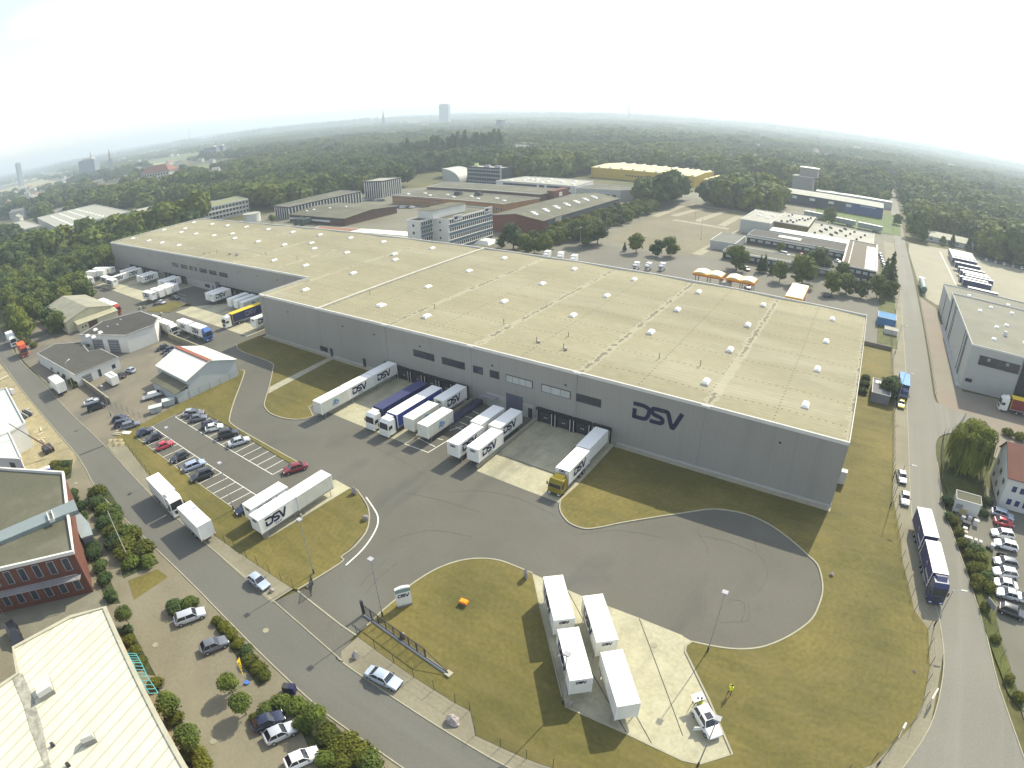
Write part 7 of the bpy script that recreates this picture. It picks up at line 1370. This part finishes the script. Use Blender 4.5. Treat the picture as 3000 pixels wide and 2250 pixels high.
for _ in range(6000):
    az = R_(hr.uniform(68,180)); d_ = 470+2600*hr.rand()**1.2; x, y = d_*math.cos(az), d_*math.sin(az)
    fx, fy, _z = frame(np.array([x]), np.array([y]))
    if not (-20 < fx[0] < 3020 and 300 < fy[0] < 900): continue
    town = (fx[0] < 700 and d_ > 620) or (d_ > 800 and vnoise(np.array([x]), np.array([y]), 260, 3)[0] > .55) or (fx[0] > 1750 and d_ > 560 and hr.rand() < .2)
    if not town or any(inpoly(np.array([x]), np.array([y]), p)[0] for p in CLEAR) or any((x-a)**2+(y-b)**2 < 34**2 for a, b in HX): continue
    if len(HX) > 275: break
    kd = hr.choice([0,0,1,1,2,3], p=[.2,.2,.2,.2,.1,.1]); wm_, r1_, r2_ = house_mesh(kd); HX.append((x,y))
    t = thing('house', ['small pale house with pitched roof among the far trees','wider pale house with pitched roof among the far trees','long pale apartment house among the far trees','low flat works building among the far trees'][kd], 'house', (x,y,0), hr.uniform(0,3.14), 'far houses of the same kind %d among the trees' % (kd+1))
    link(bpy.data.objects.new('wall', wm_), t); link(bpy.data.objects.new('roof', r1_ if hr.rand() < .6 else r2_), t)
def wooded(X, Y):
    ok = np.ones(X.shape, bool)
    for p in CLEAR: ok &= ~inpoly(X, Y, p)
    fx, fy, cz = frame(X, Y); ok &= (cz > 0) & (fx > -120) & (fx < 3120) & (fy < 2300)
    d_ = np.hypot(X, Y); op = vnoise(X, Y, 90, 8)*.6+vnoise(X, Y, 31, 9)*.4; ok &= ~((op > .70) & (d_ > 480))
    town = (fx < 700) & (d_ > 680); ok &= ~(town & (vnoise(X, Y, 60, 4) > .34)); ok &= ~((d_ > 1100) & (vnoise(X, Y, 120, 14) > .66))
    for a, b in HX:
        near = (np.hypot(X-a, Y-b) < 12) | ((np.abs(X*b-Y*a)/math.hypot(a,b) < 11) & ((X*a+Y*b)/math.hypot(a,b)-math.hypot(a,b) < 0) & ((X*a+Y*b)/math.hypot(a,b)-math.hypot(a,b) > -42)); ok &= ~near
    return ok
def grid(step, r0, r1, seed):
    r = np.random.RandomState(seed); xs_ = np.arange(-r1, r1*.75, step); ys_ = np.arange(-60, r1, step); X, Y = np.meshgrid(xs_, ys_); X = X.ravel()+r.uniform(-.42,.42,X.size)*step; Y = Y.ravel()+r.uniform(-.42,.42,Y.size)*step
    d_ = np.hypot(X, Y); k = (d_ > r0) & (d_ < r1); X, Y = X[k], Y[k]; k = wooded(X, Y); return X[k], Y[k]
X1, Y1_ = grid(7.0, 180, 760, 1); D1 = np.hypot(X1, Y1_)
# hedgerow between brick warehouse and the dry car park, tree belt behind it
XH = np.concatenate([rs.uniform(-134,-121,60), rs.uniform(-104,-62,46)]); YH = np.concatenate([np.linspace(218,402,60), rs.uniform(392,448,46)])
X1 = np.concatenate([X1, XH]); Y1_ = np.concatenate([Y1_, YH]); D1 = np.hypot(X1, Y1_)
fx_, fy_, _c = frame(X1, Y1_, 4.0); infr = (fx_ > -20) & (fx_ < 3020) & (fy_ < 2200); order = np.argsort(np.where(infr, D1, 1e9)); NW = 300-NIND-6
kinds = ['broad_1','broad_2','broad_3','light_1','light_2','broad_1','broad_3','poplar_0']
klab = dict(broad_1='mid green broad tree in the woods round the estate', broad_2='dark green broad tree in the woods round the estate', broad_3='mid green spreading tree in the woods round the estate', light_1='light green tree in the woods round the estate', light_2='light green feathery tree in the woods round the estate', poplar_0='tall narrow poplar in the woods round the estate')
for i in order[:NW]:
    vn = float(vnoise(X1[i:i+1], Y1_[i:i+1], 60, 41)[0]); k = ['broad_1','broad_2','broad_1'][rs.randint(3)] if vn*.7+rs.rand()*.3 > .5 else ['broad_3','light_1','light_2','broad_3'][rs.randint(4)]; s = rs.uniform(.85,1.3)*(.62 if Y1_[i] > 215 and -136 < X1[i] < -119 else 1.0)
    tree((float(X1[i]),float(Y1_[i])), k, float(s), klab[k], 'wood trees, '+klab[k].split(' in ')[0])
rest = order[NW:]; X1, Y1_ = X1[rest], Y1_[rest]
# the rest of the woods is one mass
def src(name, q, m_):
    me = q.mesh(name, m_); return bpy.data.objects.new(name, me)
wcol = bpy.data.collections.new('woodland_sources'); LFV = [LF_MID, LF_DARK, LF_MID, LF_DARK, LF_LIGHT, LF_DARK]
for i in range(6):
    lb = lobes_broad(50+i, 10, 3.9 if i != 5 else 1.9, 6) if i != 5 else [(0,0,3+2.4*j,1.9-.15*j,1.9-.15*j,2.0) for j in range(6)]
    wcol.objects.link(src('wood_%d' % i, foliage(lb, 260, 1.35, 60+i, core=.82), LFV[i]))
ccol = bpy.data.collections.new('far_woodland_sources')
for i in range(3):
    r = random.Random(90+i); lb = [(r.uniform(-24,24), r.uniform(-24,24), r.uniform(3.5,6.5), r.uniform(5,7.5), r.uniform(5,7.5), r.uniform(4.5,7)) for _ in range(17)]
    ccol.objects.link(src('grove_%d' % i, foliage(lb, 620, 2.6, 95+i, core=.92), [LF_MID, LF_DARK, LF_DARK][i]))
def scatter(name, X, Y, col, nk, smin, smax, seed, weights=None, fixed=None, dark=(1,3,5), light=(0,2,4)):
    r = np.random.RandomState(seed); n = len(X); me = bpy.data.meshes.new(name); me.from_pydata([(float(a), float(b), -.1) for a, b in zip(X, Y)], [], [])
    at_ = me.attributes.new('rot', 'FLOAT_VECTOR', 'POINT'); v = np.zeros((n,3)); v[:,2] = r.uniform(0,6.28,n); at_.data.foreach_set('vector', v.ravel())
    at_ = me.attributes.new('scl', 'FLOAT_VECTOR', 'POINT'); s = r.uniform(smin, smax, n)*(.78+.55*vnoise(X, Y, 95, 33)); v = np.stack([s, s, s*r.uniform(.85,1.15,n)], 1); at_.data.foreach_set('vector', v.ravel())
    at_ = me.attributes.new('idx', 'INT', 'POINT'); at_.data.foreach_set('value', (np.full(n, fixed) if fixed is not None else (r.choice(nk, n, p=weights) if nk != 6 else np.where(vnoise(X, Y, 120, 41)*.7+r.rand(n)*.3 > .48, r.choice([1,3,1], n), r.choice([0,2,4,2,0], n)))).astype(np.int32))
    o = link(bpy.data.objects.new(name, me)); ng = bpy.data.node_groups.new(name, 'GeometryNodeTree')
    ng.interface.new_socket('Geometry', in_out='INPUT', socket_type='NodeSocketGeometry'); ng.interface.new_socket('Geometry', in_out='OUTPUT', socket_type='NodeSocketGeometry')
    gi, go = ng.nodes.new('NodeGroupInput'), ng.nodes.new('NodeGroupOutput'); ip = ng.nodes.new('GeometryNodeInstanceOnPoints'); ci = ng.nodes.new('GeometryNodeCollectionInfo'); ci.inputs[0].default_value = col; ci.inputs['Separate Children'].default_value = True; ci.inputs['Reset Children'].default_value = True
    def na(nm_, ty): x = ng.nodes.new('GeometryNodeInputNamedAttribute'); x.data_type = ty; x.inputs[0].default_value = nm_; return x.outputs[0]
    lk = ng.links.new; lk(gi.outputs[0], ip.inputs['Points']); lk(ci.outputs[0], ip.inputs['Instance']); ip.inputs['Pick Instance'].default_value = True
    lk(na('idx','INT'), ip.inputs['Instance Index']); lk(na('rot','FLOAT_VECTOR'), ip.inputs['Rotation']); lk(na('scl','FLOAT_VECTOR'), ip.inputs['Scale']); lk(ip.outputs[0], go.inputs[0])
    md = o.modifiers.new('scatter', 'NODES'); md.node_group = ng; return tag(o, kind='stuff')
X2, Y2_ = grid(10.5, 760, 1500, 2)
scatter('woodland', np.concatenate([X1, X2]), np.concatenate([Y1_, Y2_]), wcol, 6, 1.1, 1.95, 5, [.24,.24,.22,.19,.11,0])
pv_ = [far(px_, 470, 690+d_) for px_ in range(1140,1470,7) for d_ in (0,9)]
scatter('poplar_screen', np.array([p[0] for p in pv_]), np.array([p[1] for p in pv_]), wcol, 6, 1.15, 1.75, 9, fixed=5)
X3, Y3_ = grid(46, 1490, 4200, 3); X4, Y4_ = grid(95, 4200, 8700, 4)
scatter('distant_woodland', X3, Y3_, ccol, 3, .8, 1.25, 6); scatter('horizon_woodland', X4, Y4_, ccol, 3, 1.6, 2.8, 7)
# poplar screen on the skyline of the middle wood
# ------------------------------------------------------------------ far landmarks
def tower(px, dist, w_, d_, h, label, m_, rz=0, name='high_rise', extra=None, cat='tower'):
    p = far(px[0], px[1], dist); t = thing(name, label, cat, (p[0],p[1],0), rz); MB().box(-w_/2,w_/2,-d_/2,d_/2,-.1,h).build('body', m_, t); q = MB(); n = max(3, int(h/4))
    for k_ in range(n-1): q.box(-w_/2-.2,w_/2+.2,-d_/2-.2,d_/2+.2,2+k_*h/n,2+k_*h/n+h/n*.45)
    q.build('window_band', mat('far_window_band',(.22,.26,.32)), t); MB().box(-w_/3,w_/3,-d_/3,d_/3,h,h+3).build('roof_house', FARW, t)
    return t
FT = mat('far_tower_panel', (.34,.37,.42), var=.05)
tower((1302,300), 2600, 40, 30, 90, 'square high-rise slab alone on the skyline above the middle wood', FT, R_(20))
tower((52,480), 2300, 18, 14, 78, 'slender twin part tower on the skyline at the far left', FT, R_(10)); tower((262,490), 1500, 52, 16, 46, 'broad dark apartment slab in the far left town', FT, R_(25)); tower((620,440), 1450, 34, 14, 26, 'dark apartment block over the left wood, left of two', mat('far_dark_panel',(.16,.17,.22)), R_(25)); tower((648,436), 1500, 20, 14, 25, 'dark apartment block over the left wood, right of two', MATS['far_dark_panel'], R_(25)); tower((1467,352), 1500, 16, 14, 34, 'squat dark tower above the poplars in the middle', MATS['far_dark_panel'], 0)
def spire(px, dist, h, label):
    p = far(px[0], px[1], dist); t = thing('church_spire', label, 'church', (p[0],p[1],0)); MB().box(-4,4,-4,4,-.1,h*.55).build('tower', MATS['far_dark_panel'], t); MB().cyl((0,0,h*.55),(0,0,h),5.0,.2,n=8).build('spire', FARD, t)
spire((1122,330), 2600, 82, 'thin church spire left of the high-rise on the skyline'); spire((264,445), 2500, 70, 'church spire above the apartment slab, left of two'); spire((320,448), 1700, 62, 'church spire above the apartment slab, right of two')
p = far(1843,305,3200); t = thing('chimney', 'tall thin chimney alone on the skyline right of the high-rise', 'chimney', (p[0],p[1],0)); MB().cyl((0,0,0),(0,0,110),4,2.6,n=12).build('shaft', FT, t); MB().cyl((0,0,106),(0,0,111),3.2,3.2,n=12).build('crown_ring', MATS['far_dark_panel'], t)
p = far(555,395,3400); t = thing('radio_mast', 'needle mast on the left skyline', 'mast', (p[0],p[1],0)); MB().cyl((0,0,0),(0,0,105),1.8,.6,n=6).build('shaft', FT, t)
p = far(460,455,900); t = thing('manor_block', 'large building with broad red hipped roof and white walls in the left town', 'building', (p[0],p[1],0), R_(25)); MB().box(-26,26,-10,10,-.1,17).build('wall', FARW, t); MB().hexa([(-28,-12,17),(28,-12,17),(28,12,17),(-28,12,17),(-14,-1,26),(14,-1,26),(14,1,26),(-14,1,26)]).build('roof', FARR, t)
q = MB(); [q.box(-24+k_*5,-21.5+k_*5,-10.1,10.1,2+z_*5,4.8+z_*5) for k_ in range(10) for z_ in range(3)]; q.build('window_rows', GLASSD, t)
# ------------------------------------------------------------------ haze
hz = tag(MB().box(-9400,9400,-9400,9400,-1.2,150).build('haze', mat('haze_air', (1,1,1))), kind='stuff')
M = MATS['haze_air']; n, l = M.node_tree.nodes, M.node_tree.links; n.clear(); mo = n.new('ShaderNodeOutputMaterial'); pv = n.new('ShaderNodeVolumePrincipled')
pv.inputs['Color'].default_value = (.80,.92,1,1); pv.inputs['Density'].default_value =   .00031; pv.inputs['Anisotropy'].default_value = .22; l.new(pv.outputs[0], mo.inputs['Volume'])
